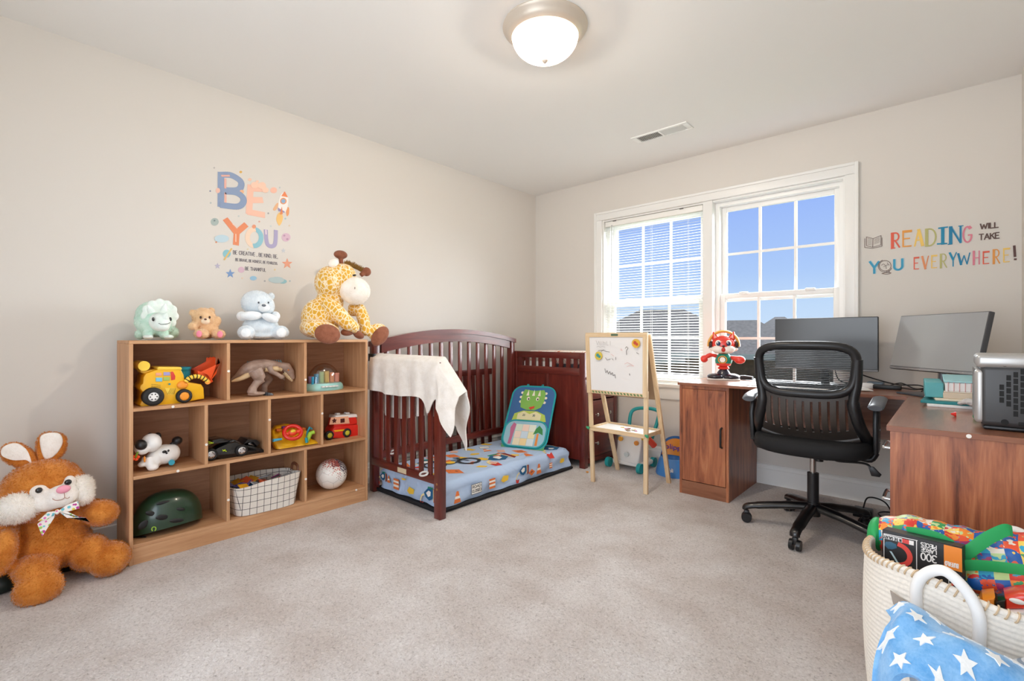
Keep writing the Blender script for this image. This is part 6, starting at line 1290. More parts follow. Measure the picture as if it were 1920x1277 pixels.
# papers and folders in the corner of the return
stk = [((3.13, -.80), (.34, .36), .012, '#eef0ee', .06, 'white_folder', 'white paper folder at the bottom of the desk stack', 'folder'), ((3.12, -.81), (.33, .34), .012, '#1f7f84', -.04, 'teal_folder', 'teal folder low in the desk stack', 'folder'), ((3.13, -.78), (.30, .32), .01, '#e6d9c2', .1, 'paper_pad', 'cream paper pad in the desk stack', 'paper'), ((3.15, -.82), (.26, .24), .026, '#d9c6ae', .02, 'book', 'pale book with pinkish cover in the desk stack', 'book')]
z = DZ
for (x, y), (w_, d_), h_, c_, a, nm, lb, ct in stk:
    m = MB(); m.rbox((-w_ / 2, -d_ / 2, 0), (w_ / 2, d_ / 2, h_), .002, 1, Matrix.Translation((x + .03, y, z)) @ Matrix.Rotation(a, 4, 'Z')); solo(nm, m, plain('stack ' + c_, c_, .55), lb, ct); z += h_ + .0003
m = MB(); m.rbox((-.05, -.14, 0), (.012, .14, .065), .003, 1, Matrix.Translation((3.035, -.79, DZ + .0352)) @ Matrix.Rotation(.05, 4, 'Z')); solo('binder', m, plain('binder teal', '#58a8ad', .5), 'teal binder standing at the side of the paper stack', 'binder')
nb = thing('spiral_notebook', 'thick white notebook with aqua pages on top of the stack', 'notebook', (3.18, -.81, z + .008)); Mn = Matrix.Rotation(.03, 4, 'Z') @ Matrix.Rotation(.06, 4, 'X')
part(nb, 'pages', MB().rbox((-.125, -.12, .004), (.125, .12, .042), .003, 1, Mn), plain('pages white', '#f0efec', .6)); part(nb, 'cover', MB().rbox((-.13, -.125, .043), (.13, .125, .049), .002, 1, Mn), plain('aqua cover', '#9fd2d8', .5)); part(nb, 'back_cover', MB().rbox((-.13, -.125, 0), (.13, .125, .004), .001, 1, Mn), plain('back cover', '#e3dccf', .6))
m = MB()
for i in range(14): part(nb, 'ring', MB().tube([Mn @ Vector((-.115 + i * .018, -.121 - .006 * math.cos(q), .024 + .022 * math.sin(q))) for q in [2 * math.pi * k / 12 for k in range(12)]], .0013, 5, closed=True), plain('ring pink', '#d9a3a3', .4))
m = MB(); rr = random.Random(5); pth = [Vector((3.10 + i * .025, -.985 - .01 * math.sin(i), DZ + .022 + .012 * math.sin(i * 1.3))) for i in range(8)]; m.tube(pth, [.008, .016, .022, .018, .024, .02, .018, .01], 10, flat=(1, .8)); solo('plastic_bag', fuse(m, .005, 1, .002), plain('crinkled plastic', '#c9c6c4', .25), 'crumpled clear plastic bag before the paper stack', 'plastic bag')
m = MB(); m.lathe([(.010, 0), (.008, .006), (.003, .016), (.0005, .018)], 14, basis((3.093, -1.275, DZ + .009), (0, 0, 1), (0, -1, 0), (-.9, .3, 0))); solo('pen_cap', m, M_red, 'small red cap lying on the desk return', 'cap')
m = MB(); m.tube([(3.145, -1.29, DZ + .009), (3.165, -1.25, DZ + .009)], .009, 12); solo('glue_tube', m, plain('green tube', '#3f8f5a', .4), 'little green and white tube beside the heater', 'tube')
# space heater
ht = thing('space_heater', 'black and silver cube space heater on the desk return', 'heater', (3.24, -1.45, DZ))
HX0, HX1, HY0, HY1, HZ = 3.135, 3.345, -1.56, -1.35, .98; M_sil = plain('silver plastic', '#b9b8b6', .3, metal=.5); M_hb = plain('heater charcoal', '#3a3a3b', .4)
partw(ht, 'body', MB().rbox((HX0 + .012, HY0, DZ + .012), (HX1, HY1, HZ - .035), .018, 4), M_hb)
partw(ht, 'top_cap', MB().rbox((HX0 + .002, HY0 - .004, HZ - .045), (HX1 + .002, HY1 + .004, HZ), .016, 4), M_sil)
partw(ht, 'side_grille', MB().rbox((HX0, HY0 + .004, DZ + .02), (HX0 + .03, HY1 - .004, HZ - .05), .012, 3), M_sil)
partw(ht, 'foot', MB().rbox((HX0 + .02, HY0 + .008, DZ), (HX1 - .01, HY1 - .01, DZ + .014), .008, 2), M_black)
m = MB()
for i in range(34): z = DZ + .035 + i * .0048; m.box((HX0 - .0008, HY0 + .03, z), (HX0 + .001, HY1 - .02, z + .0022))
partw(ht, 'side_slot', m, plain('slot grey', '#7f7e7c', .5), kind='stuff')
hol = plain('heater hole', '#050505', .7)
for c_ in range(8):
    x = HX0 + .058 + c_ * .0155
    for r_ in range(7):
        z = DZ + .05 + r_ * .0205 + (.010 if c_ % 2 else 0)
        if (c_ == 0 and not 1 < r_ < 5) or (c_ == 1 and not 0 < r_ < 6): continue
        partw(ht, 'grille_hole', MB().box((x, HY0 - .0008, z), (x + .0105, HY0 + .0005, z + .017)), hol)
for z in (DZ + .215, DZ + .03): partw(ht, 'screw_recess', MB().cyl((HX0 + .07, HY0 + .001, z), (HX0 + .07, HY0 - .0012, z), .009, n=16), hol)
partw(ht, 'switch_recess', MB().rbox((HX0 + .10, HY0 - .001, DZ + .022), (HX0 + .19, HY0 + .002, DZ + .034), .003), hol)
# toy fox
FXc = Vector((1.89, -.22, DZ)); fx = thing('toy_fox', 'red toy fox wearing headphones and green shirt on the desk', 'toy', tuple(FXc), math.radians(18))
M_fr = plain('fox red', '#e23f33', .28, coat=.3); M_fw = plain('fox cream', '#f3ebe2', .3, coat=.2)
part(fx, 'head', MB().ball((0, 0, .245), (.080, .062, .066), 28), M_fr)
m = MB(); m.ball((-.028, -.034, .215), (.048, .034, .030), 20); m.ball((.028, -.034, .215), (.048, .034, .030), 20); m.ball((-.065, -.012, .218), (.03, .02, .018), 14); m.ball((.065, -.012, .218), (.03, .02, .018), 14); part(fx, 'cheek', fuse(m, .004, 3), M_fw)
for s_ in (-1, 1):
    m = MB(); m.tube([Vector((s_ * .050, -.005, .285)), Vector((s_ * .060, -.005, .315)), Vector((s_ * .066, -.005, .338))], [.026, .016, .003], 12); er = part(fx, 'ear', m, M_fr); part(er, 'ear_inner', MB().tube([Vector((s_ * .051, -.022, .292)), Vector((s_ * .061, -.016, .322))], [.012, .002], 10), plain('fox pink', '#f09a90', .4))
    ew = part(fx, 'eye', MB().ball((s_ * .033, -.052, .256), (.020, .010, .023), 18), M_fw); part(ew, 'iris', MB().ball((s_ * .032, -.061, .254), (.0135, .005, .0155), 16), plain('fox iris', '#2d3f5e', .15)); part(ew, 'glint', MB().ball((s_ * .032 - .005, -.0655, .260), (.004, .002, .004), 8), M_white)
    part(fx, 'ear_cup', MB().cyl((s_ * .076, 0, .242), (s_ * .094, 0, .242), .032, .026, 22), plain('headphone dark', '#3a2420', .4))
    m = MB()
    if s_ < 0: m.tube(bez([(-.045, 0, .165), (-.085, -.01, .172), (-.115, -.015, .155), (-.128, -.018, .138)], 4), [.012] * 4 + [.016] * 4 + [.022] * 4 + [.024], 14); m.ball((-.125, -.018, .145), (.026, .022, .026), 16)
    else: m.tube([(.045, 0, .158), (.08, -.012, .15), (.10, -.015, .145)], [.012, .02, .024], 14); m.ball((.103, -.015, .142), (.036, .024, .028), 16)
    part(fx, 'arm', m, M_fr)
    m = MB(); m.ball((s_ * .052, -.02, .022), (.055, .05, .024), 20); m.v = [(x, y, max(z, .008)) for x, y, z in m.v]; sh_ = part(fx, 'shoe', m, plain('fox shoe navy', '#20202e', .25, coat=.4)); part(sh_, 'sole', MB().rbox((s_ * .052 - .054, -.066, 0), (s_ * .052 + .054, .026, .011), .005, 2), M_fw)
m = MB(); m.tube([Vector((.098 * math.cos(a), 0, .242 + .098 * math.sin(a))) for a in [math.radians(-5 + 190 * i / 24) for i in range(25)]], .012, 12, flat=(1.5, .8)); part(fx, 'headband', m, plain('headphone amber', '#e8ad55', .35))
part(fx, 'nose', MB().ball((0, -.068, .237), (.009, .006, .006), 12), M_black); part(fx, 'mouth', MB().ball((0, -.062, .212), (.014, .010, .016), 14), plain('fox mouth', '#c32c22', .4))
part(fx, 'shirt', MB().lathe([(.028, .185), (.045, .170), (.056, .135), (.052, .115), (.0005, .11)], 28, Matrix.Scale(.75, 4, (0, 1, 0))), plain('fox green', '#1f8a72', .35)); part(fx, 'waist', MB().lathe([(.05, .118), (.046, .10), (.026, .094), (.038, .084), (.036, .076), (.02, .07), (.02, .045)], 24, Matrix.Scale(.8, 4, (0, 1, 0))), M_fr); part(fx, 'trousers', MB().lathe([(.022, .075), (.036, .06), (.05, .035), (.054, .018)], 24, Matrix.Scale(.7, 4, (0, 1, 0))), plain('fox navy', '#1d1d30', .3, coat=.3))
part(fx, 'record', MB().cyl((-.006, -.034, .142), (-.006, -.044, .142), .018, n=22), M_fw)
m = MB(); m.tube([Vector((-.006 + .027 * math.cos(a), -.0395, .142 + .024 * math.sin(a))) for a in [2 * math.pi * i / 20 for i in range(20)]], .003, 6, closed=True); part(fx, 'record_ring', m, M_orgl)
# power brick and cables on the floor
m = MB(); m.rbox((2.655, -.35, .0), (2.745, -.27, .045), .006); solo('power_adapter', m, M_black, 'black power adapter on the carpet under the desk', 'power adapter')
for i, pts in enumerate(([(2.70, -.30, .044), (2.72, -.26, .10), (2.80, -.27, .09), (2.86, -.38, .02), (2.91, -.5, .008)], [(2.745, -.36, .01), (2.80, -.5, .006), (2.87, -.62, .006), (2.85, -.40, .006), (2.77, -.30, .03), (2.84, -.24, .03), (2.91, -.4, .006)], [(2.79, -.50, .006), (2.76, -.42, .006), (2.80, -.34, .02), (2.90, -.36, .03)])):
    solo('floor_cable', MB().tube(bez(pts, 8), .004, 8), M_black, ('black cable arching up from the power adapter', 'black cable coiled on the carpet by the drawers', 'short black cable loop on the carpet')[i], 'cable', group='cables on the floor')
# ================================================================== rope basket with toys, front right
K3 = View(1600, 940, 3.79)
BCx, BCy, BR_, BZ = 3.127, -2.10, .222, .45
M_rope = plain('white cotton rope', '#ece5d9', .9, noise=.08, nscale=160, bstr=.4, bdist=.002)
def rimz(a): return BZ + .028 * math.exp(-((math.atan2(math.sin(a + 2.0), math.cos(a + 2.0))) / .55) ** 2) - .012 * math.cos(a)
bk = thing('rope_basket', 'large white cotton rope basket with handles full of toys', 'basket', (BCx, BCy, 0))
rows = 40; na = 72
def coil(u, v, inner=0):
    a = 2 * math.pi * u; z = rimz(a) * v; r = BR_ * (.93 + .07 * math.sin(min(1, v * 1.1) * math.pi / 2) + .03 * math.sin(math.pi * v)) - inner
    if not inner: r += .0022 * abs(math.sin(math.pi * v * rows))
    return (BCx + r * math.cos(a), BCy + r * math.sin(a), .004 + z)
m = MB(); nv = rows * 4 + 1; m.grid(na, nv, lambda u, v: coil(u, v), closed_u=True); o2 = len(m.v); m.grid(na, 8, lambda u, v: coil(u, v, .012), closed_u=True)
t0 = (nv - 1) * na; t1 = o2 + 7 * na; m.f += [(t0 + i, t0 + (i + 1) % na, t1 + (i + 1) % na, t1 + i) for i in range(na)]; m.f += [tuple(range(na - 1, -1, -1)), tuple(o2 + i for i in range(na))]; m.m = [0] * len(m.f)
partw(bk, 'coiled_wall', fix(m), M_rope, angle=70)
ring = [Vector((BCx + (BR_ - .004) * math.cos(a), BCy + (BR_ - .004) * math.sin(a), .004 + rimz(a))) for a in [2 * math.pi * i / 90 for i in range(90)]]
partw(bk, 'rim', MB().tube(ring, .008, 10, closed=True), M_rope)
m = MB()
for i in range(90):
    p = ring[i]; a = 2 * math.pi * i / 90; rd = Vector((math.cos(a), math.sin(a), 0)); tg = Vector((-math.sin(a), math.cos(a), 0)); m.tube([p + rd * .0095 * math.cos(q) + Vector((0, 0, .0095 * math.sin(q))) + tg * (.004 * math.sin(q)) + (rd * .002 if q < -.5 else rd * 0) for q in [-1.6 + 3.6 * k / 7 for k in range(8)]], .0019, 6)
partw(bk, 'rim_stitch', m, plain('beige cord', '#cdb391', .9), kind='stuff')
M_strapw = plain('white cotton strap', '#f0eeea', .85)
def handle(a0, a1, h, nm):
    pa = [Vector((BCx + (BR_ + .008) * math.cos(a0), BCy + (BR_ + .008) * math.sin(a0), rimz(a0) - .085)), Vector((BCx + (BR_ + .012) * math.cos(a0), BCy + (BR_ + .012) * math.sin(a0), rimz(a0) - .02))]
    pb = [Vector((BCx + (BR_ + .012) * math.cos(a1), BCy + (BR_ + .012) * math.sin(a1), rimz(a1) - .02)), Vector((BCx + (BR_ + .008) * math.cos(a1), BCy + (BR_ + .008) * math.sin(a1), rimz(a1) - .085))]
    am = (a0 + a1) / 2; mid = Vector((BCx + (BR_ + .014) * math.cos(am), BCy + (BR_ + .014) * math.sin(am), rimz(am) + h))
    q0 = pa[1].lerp(mid, .35) + Vector((0, 0, h * .42)); q1 = pb[0].lerp(mid, .35) + Vector((0, 0, h * .42))
    partw(bk, nm, MB().tube(bez([pa[0], pa[1], q0, mid, q1, pb[0], pb[1]], 7), .0115, 12), M_strapw)
handle(math.radians(243), math.radians(269), .045, 'handle'); handle(math.radians(52), math.radians(88), .07, 'handle')
# kids' tote bag
def patch():
    m, t, b = newmat('patchwork picture print'); c = coords(t, scale=(38, 38, 38), rot=(.15, .25, .2)); fl_ = N(t, 'ShaderNodeVectorMath', operation='FLOOR'); t.links.new(c, fl_.inputs[0]); wn = N(t, 'ShaderNodeTexWhiteNoise'); t.links.new(fl_.outputs[0], wn.inputs[0])
    pal = ['#d8382f', '#1f5fae', '#2f9a5a', '#f08a2c', '#a3275f', '#f2d060', '#e8542f', '#bfd694', '#2aa0c8', '#e9ded0']; k_ = len(pal)
    base = ramp(t, wn.outputs['Value'], [(i / k_, pal[i]) for i in range(k_)], 'CONSTANT')
    sh2 = N(t, 'ShaderNodeVectorMath', operation='ADD'); sh2.inputs[1].default_value = (7.3, 3.1, 1.7); t.links.new(fl_.outputs[0], sh2.inputs[0]); wn2 = N(t, 'ShaderNodeTexWhiteNoise'); t.links.new(sh2.outputs[0], wn2.inputs[0])
    pic = ramp(t, wn2.outputs['Value'], [(i / k_, pal[(i * 7 + 3) % k_]) for i in range(k_)], 'CONSTANT')
    n = N(t, 'ShaderNodeTexNoise'); n.inputs['Scale'].default_value = 2.1; n.inputs['Detail'].default_value = 1; t.links.new(c, n.inputs['Vector']); gt = N(t, 'ShaderNodeMath', operation='GREATER_THAN'); gt.inputs[1].default_value = .56; t.links.new(n.outputs[0], gt.inputs[0])
    mx = N(t, 'ShaderNodeMix', data_type='RGBA'); t.links.new(gt.outputs[0], mx.inputs[0]); t.links.new(base, mx.inputs[6]); t.links.new(pic, mx.inputs[7]); t.links.new(mx.outputs[2], b.inputs['Base Color']); b.inputs['Roughness'].default_value = .45; return m
M_bagg = plain('green webbing', '#1fa056', .6)
bg_ = thing('tote_bag', 'colourful patchwork print tote bag with green straps in the rope basket', 'bag', (3.11, -2.02, .37))
m = MB()
def lump(u, v, y, ru, ry, rv):
    c = K3.Y(u, v, y); s = (K3.Y(u + 5, v, y) - K3.Y(u - 5, v, y)).length / 10; s2 = (K3.Y(u, v + 5, y) - K3.Y(u, v - 5, y)).length / 10; m.ball(c, (ru * s, ry, rv * s2), 18)
for u, v, ru, rv in ((270, 240, 140, 130), (420, 240, 170, 140), (600, 290, 170, 150), (780, 330, 180, 150), (950, 370, 190, 150), (1120, 360, 180, 140), (1290, 360, 170, 130)): lump(u, v, -1.99, ru, .07, rv)
for u, v, ru, rv in ((900, 540, 150, 110), (1060, 560, 170, 110), (1240, 560, 160, 110)): lump(u, v, -2.05, ru, .06, rv)
f_ = fuse(m, .008, 5); f_.v = [(min(x, RX - .012), y, z) for x, y, z in f_.v]; partw(bg_, 'bag_body', f_, patch())
m = MB(); c = K3.Y(165, 235, -1.995); m.ball(c, (.022, .062, .048), 18); partw(bg_, 'end_panel', m, M_bagg)
def strip(pts, w, nm, th=.004):
    P3 = bez([K3.Y(u, v, y) for u, v, y in pts], 6); m = MB(); m.tube(P3, w / 2, 8, flat=(1, .07), up=(0, 1, 0)); partw(bg_, nm, m, M_bagg)
strip([(380, 215, -2.066), (480, 225, -2.07), (600, 255, -2.075), (700, 310, -2.078)], .026, 'strap'); strip([(760, 400, -2.085), (860, 330, -2.085), (960, 260, -2.075), (1080, 205, -2.06), (1130, 215, -2.05)], .028, 'strap'); strip([(770, 455, -2.095), (900, 455, -2.10), (1060, 470, -2.112), (1230, 490, -2.115)], .026, 'strap')
# puzzle box
Q = [K3.Y(205, 197, -2.10), K3.Y(772, 330, -2.125), K3.Y(722, 735, -2.135), K3.Y(150, 590, -2.11)]
ex_ = (Q[1] - Q[0]); BWd = ex_.length; ex_.normalize(); ey_ = (Q[0] - Q[3]); ey_ = (ey_ - ex_ * ey_.dot(ex_)); BHt = .155; ey_.normalize(); ez_ = ex_.cross(ey_)
if ez_.y > 0: ez_ = -ez_
MBx = basis(Q[0] - ey_ * BHt, ex_, ey_, ez_); bx = thing('puzzle_box', 'black puzzle box with red and orange print standing upside down in basket', 'box', tuple((Q[0] + Q[1]) / 2 - ey_ * BHt))
def fl2(pts, col, z=.0004, nm='print'): partw(bx, nm, flat(MB(), [(x * BWd, y * BHt) for x, y in pts], MBx @ Matrix.Translation((0, 0, z)), .0004), plain('box ' + col, col, .45))
partw(bx, 'carton', MB().rbox((0, 0, -.045), (BWd, BHt, 0), .0015, 1, MBx), plain('box black', '#201f20', .4))
for a, b_ in (((.0, .93), (.44, .945)), ((.0, .30), (.0, .93)), ((.43, .30), (.43, .94))): 
    m = strokes(MB(), [[(a[0] * BWd + .004, a[1] * BHt), (b_[0] * BWd + .004, b_[1] * BHt)]], MBx, .0016, .0006); partw(bx, 'frame_line', m, plain('box white', '#efece8', .5))
fl2([(.02, .85), (.27, .85), (.27, .92), (.02, .92)], '#efece8', nm='title_band'); fl2([(.27, .85), (.36, .85), (.36, .92), (.27, .92)], '#d8403a', nm='title_band'); fl2([(.36, .85), (.42, .85), (.42, .92), (.36, .92)], '#efece8', nm='title_band')
RT180 = Matrix.Rotation(math.pi, 4, 'Z')
def wr(text, x, y, h, t, w, mat): partw(bx, 'lettering', write(MB(), text, MBx @ Matrix.Translation((x * BWd, y * BHt, .001)) @ RT180, h, t, th=.0004, width=w), mat)
wr('IN THE GALAXY', .26, .905, .0075, .0013, .235 * BWd, plain('box ink', '#1b1a1b', .5))
arcp = arc(.20, .64, .17, .17, 80, -70, 12); m = MB(); strokes(m, [[(x * BWd, y * BHt) for x, y in arcp]], MBx @ Matrix.Translation((0, 0, .0006)), .011, .0004); partw(bx, 'red_arc', m, plain('box red', '#e2483c', .5))
fl2([(.03, .74), (.05, .80), (.12, .82), (.19, .80), (.20, .74), (.14, .70), (.08, .69)], '#2d5f78', .0008, 'blue_figure'); fl2([(.10, .66), (.13, .66), (.34, .30), (.31, .30)], '#b9d3d9', .0006, 'pale_beam')
wr('300', .70, .77, .0175, .0028, .030, plain('box white', '#efece8', .5)); wr('LARGE', .70, .855, .0095, .0017, .030, plain('box white', '#efece8', .5)); wr('PIECES', .70, .935, .0095, .0017, .030, plain('box white', '#efece8', .5))
fl2([(.79, .62), (1.0, .62), (1.0, .985), (.79, .985)], '#f08a24', .0006, 'orange_panel'); wr('BUFFALO', .955, .73, .0095, .002, .024, plain('box white', '#efece8', .5))
fl2([(.84, .22), (.95, .22), (.95, .52), (.84, .52)], '#e9e6e2', .0006, 'picture_frame'); fl2([(.85, .24), (.94, .24), (.94, .50), (.85, .50)], '#26323c', .0011, 'picture'); fl2([(.86, .40), (.93, .45), (.93, .41), (.87, .36)], '#e2483c', .0016, 'picture')
# orange and red toy at the basket's right
ty_ = thing('toy_blaster', 'orange and red plastic toy lying inside the rope basket', 'toy', (3.22, -2.17, .36))
m = MB(); m.rprism([K3.Y(u, v, -2.19) for u, v in ((890, 760), (920, 700), (1010, 690), (1010, 775), (960, 785))], (0, .07, 0), .008, 2); partw(ty_, 'muzzle', m, plain('toy amber', '#f0902a', .3, coat=.3))
m = MB(); m.rprism([K3.Y(u, v, -2.19) for u, v in ((1080, 690), (1180, 670), (1330, 670), (1330, 770), (1080, 775))], (0, .07, 0), .008, 2); f2 = partw(ty_, 'body', m, plain('toy red', '#e23a26', .25, coat=.4))
m = MB(); m.rprism([K3.Y(u, v, -2.192) for u, v in ((1005, 715), (1085, 705), (1085, 778), (1010, 778))], (0, .074, 0), .006, 2); partw(ty_, 'grip', m, M_blackgloss)
m = MB(); c = K3.Y(1165, 712, -2.194); m.ball(c, (.013, .003, .006), 16); partw(f2, 'badge', m, M_white)
m = MB(); m.rprism([K3.Y(u, v, -2.20) for u, v in ((950, 790), (1330, 785), (1330, 900), (1010, 830))], (0, .09, 0), .01, 2); m.v = [(min(x, RX - .012), y, z) for x, y, z in m.v]; solo('white_toy_box', m, M_white, 'white plastic toy part below the orange toy in the basket', 'toy')
for o_ in (f2,): pass
# card tag on the basket
tgp = lambda d, z: Vector((BCx + (BR_ + .014) * math.cos(math.radians(d)), BCy + (BR_ + .014) * math.sin(math.radians(d)), z))
m = MB(); m.prism([tgp(229, .428), tgp(236, .422), tgp(244, .412), tgp(251, .40), tgp(250, .375), tgp(243, .385), tgp(236, .394), tgp(231, .40)], tgp(240, 0).lerp(Vector((BCx, BCy, 0)), -.012) - tgp(240, 0)); solo('card_tag', m, plain('grey card', '#a2968a', .7), 'grey card tag hanging on the rope basket', 'tag')
# laundry in front: star blanket over pale trousers
M_gar = fur('pale grey jersey', '#c9ccce', '#dfe1e2', 120, .002, .2)
M_fleece = fur('light blue fleece', '#5f9ed6', '#93c3ec', 180, .003, .5)
m = MB(); m.tube([(3.04, -2.46, .40), (3.07, -2.50, .33), (3.13, -2.56, .22), (3.16, -2.58, .06)], [.035, .05, .065, .075], 16); m.tube([(3.16, -2.47, .40), (3.2, -2.5, .3), (3.24, -2.52, .06)], [.05, .07, .08], 16); g_ = fuse(m, .008, 5); g_.v = [(x, y, max(z, .004)) for x, y, z in g_.v]; solo('trousers', g_, M_gar, 'pale grey trousers bunched under the blue star blanket', 'trousers')
def fleece(u, v):
    # cloth running to the right, front edge hanging down
    x = 2.972 + .372 * u; y = -2.40 - .17 * v + .012 * math.sin(9 * u + 2 * v); z = .468 + .012 * math.sin(7 * u + 1) - .05 * u - .10 * max(0, v - .45) ** 1.2 * 1.8 - .02 * (1 - v) ** 2
    z += .016 * math.sin(16 * u + 5 * v) * (.3 + v) - .09 * math.exp(-(u / .05) ** 2) * (.3 + .7 * v); return (x + .012 * math.sin(6 * v), y, z)
m = MB(); m.grid(64, 40, fleece); kb = bmesh.new(); vv = [kb.verts.new(p) for p in m.v]
for f in m.f: kb.faces.new([vv[i] for i in f])
bmesh.ops.recalc_face_normals(kb, faces=kb.faces); bmesh.ops.solidify(kb, geom=list(kb.faces), thickness=.012); m = MB(); m.bm(kb)
sb = thing('star_blanket', 'light blue fleece blanket with white stars before the rope basket', 'blanket', (3.16, -2.48, .36)); partw(sb, 'fleece', m, M_fleece, angle=80)
M_star = fur('white fleece star', '#e6e8e6', '#f6f7f5', 180, .003, .4); rr = random.Random(6)
for i in range(7):
    for j in range(4):
        cu = .05 + i * .155 + (.07 if j % 2 else 0); cvv = .1 + j * .26; a0 = rr.uniform(0, 6.28); pts = []
        if cu > .97: continue
        for k in range(10):
            r_ = (.046 if k % 2 == 0 else .02) * (1.0 if j else .9); a = a0 + math.pi * k / 5; pts.append((cu + r_ * math.cos(a) / 1.0, cvv + r_ * math.sin(a) * 2.0))
        m = MB(); e0 = Vector(fleece(cu + .01, cvv)) - Vector(fleece(cu - .01, cvv)); e1 = Vector(fleece(cu, cvv + .01)) - Vector(fleece(cu, cvv - .01)); nn = e0.cross(e1).normalized(); nn = -nn if nn.z < 0 else nn
        c3 = Vector(fleece(cu, cvv)) + nn * .002; V_ = [c3] + [Vector(fleece(min(1, max(0, p[0])), min(1, max(0, p[1])))) + nn * .002 for p in pts]
        c4 = [v_ - nn * .006 for v_ in V_]; m.add(V_ + c4, [(0, 1 + k, 1 + (k + 1) % 10) for k in range(10)] + [(1 + k, 12 + k, 12 + (k + 1) % 10, 1 + (k + 1) % 10) for k in range(10)]); partw(sb, 'printed_star', m, M_star)
def stripes():
    m, t, b = newmat('blue grey stripe'); w_ = N(t, 'ShaderNodeTexWave', bands_direction='Z'); w_.inputs['Scale'].default_value = 42; t.links.new(coords(t), w_.inputs['Vector']); t.links.new(ramp(t, w_.outputs['Fac'], [(.4, '#d4d7da'), (.6, '#8e9bab')]), b.inputs['Base Color']); b.inputs['Roughness'].default_value = .9; return m
m = MB(); m.tube([(3.14, -2.365, .35), (3.2, -2.365, .38), (3.28, -2.37, .38), (3.325, -2.37, .36)], [.02, .028, .028, .02], 14, flat=(1, 1)); m.tube([(3.2, -2.375, .05), (3.22, -2.372, .37)], .026, 12); solo('striped_shirt', fuse(m, .007, 3), stripes(), 'blue grey striped shirt bunched between basket and star blanket', 'shirt')
# ================================================================== wall stickers
VD = View(380, 300, 5.322); VR = View(1600, 390, 6.0)
dc = thing('wall_decal', 'pastel BE YOU space lettering sticker above the bookshelf', 'wall decal', (0.0, -2.63, 1.4))
def dw(u, v, x=.0006): return VD.X(u, v, x)
s1 = (dw(505, 700) - dw(500, 700)).length / 5
FX = Vector((1, 0, 0))
def dpoly(nm, pts, col, lift=0): 
    m = MB(); m.prism([dw(u, v, .0006 + lift) for u, v in pts], (.0007, 0, 0)); partw(dc, nm, m, plain('decal ' + col, col, .7), smooth=False)
def dline(nm, lines, w, col, lift=0):
    M_ = basis((.0006 + lift, 0, 0), (0, 1, 0), (0, 0, 1), (1, 0, 0)); L = [[(dw(u, v).y, dw(u, v).z) for u, v in l] for l in lines]
    partw(dc, nm, strokes(MB(), L, M_, w * s1, .0007), plain('decal ' + col, col, .7), smooth=False)
def ddisc(nm, u, v, ru, rv, col, lift=0, n=20): dpoly(nm, [(u + ru * math.cos(2 * math.pi * i / n), v + rv * math.sin(2 * math.pi * i / n)) for i in range(n)], col, lift)
def cv(pts, n=6): return [(p.x, p.y) for p in bez([(a, b, 0) for a, b in pts], n)]
L1 = .0009
dline('letter_b', [[(182, 140), (180, 455)], cv([(185, 148), (280, 152), (365, 200), (385, 250), (345, 300), (200, 300)]), cv([(200, 312), (330, 325), (400, 375), (400, 430), (340, 465), (190, 450)])], 58, '#8c9dba')
dline('letter_highlight', [[(190, 158), (265, 158)], [(255, 458), (305, 464)], [(225, 190), (225, 285)], [(225, 330), (228, 425)]], 18, '#e8b2a4', L1)
ddisc('bubble', 390, 318, 22, 20, '#e9b58c', L1); ddisc('bubble', 152, 305, 22, 26, '#ecbfae', L1)
dline('letter_e', [[(478, 265), (462, 525)], [(478, 285), (620, 290)], [(470, 400), (585, 400)], [(462, 520), (605, 548)]], 62, '#f0c0aa')
for u, v, r_ in ((520, 250, 40), (590, 255, 42), (625, 300, 34), (470, 195, 18), (545, 215, 16), (600, 235, 18)): ddisc('cloud_puff', u, v, r_, r_ * .8, '#f2cbb4', L1 + .0003 + r_ * .00002)
ddisc('planet', 708, 302, 34, 30, '#f0bda8'); ddisc('star_dot', 380, 120, 14, 12, '#e0b25a'); ddisc('planet', 120, 617, 40, 38, '#a9b6b2'); ddisc('planet', 832, 772, 44, 42, '#d3b4c4'); ddisc('planet', 385, 1096, 32, 30, '#d6b6c6'); ddisc('planet_spot', 845, 790, 12, 10, '#b893aa', L1); ddisc('planet_spot', 815, 755, 10, 9, '#b893aa', L1); ddisc('planet_spot', 118, 605, 9, 8, '#78878a', L1)
dpoly('rocket_body', cv([(770, 370), (800, 325), (850, 370), (850, 450), (825, 520), (765, 515), (755, 440), (770, 370)]), '#efe9e4'); dpoly('rocket_nose', [(785, 360), (818, 312), (850, 372)], '#e8895a', L1); ddisc('rocket_window', 805, 410, 32, 32, '#e29a6c', L1); ddisc('rocket_glass', 805, 410, 21, 21, '#8fb2d2', 2 * L1)
dpoly('rocket_fin', cv([(735, 435), (755, 430), (745, 480), (720, 505), (702, 490), (735, 435)]), '#e6b48a'); dpoly('rocket_fin', cv([(845, 470), (862, 480), (860, 540), (840, 560), (832, 510), (845, 470)]), '#e39a66'); dpoly('rocket_band', [(750, 475), (820, 515), (815, 528), (755, 510)], '#9a8fb4', L1); dpoly('rocket_flame', cv([(770, 520), (800, 560), (790, 620), (762, 655), (735, 600), (745, 545), (770, 520)]), '#edc27a'); dpoly('rocket_tail', [(790, 465), (800, 540), (770, 545)], '#e08a5c', 2 * L1)
dline('letter_y', [[(235, 600), (335, 725)], [(425, 652), (342, 722)], [(340, 720), (332, 835)]], 56, '#e48e66'); dline('letter_highlight', [[(300, 640), (345, 680)], [(330, 740), (330, 815)]], 8, '#f4d3c0', L1)
ov = lambda a0, a1: [(515 + 68 * math.cos(math.radians(a)), 775 + 82 * math.sin(math.radians(a))) for a in range(a0, a1 + 1, 10)]
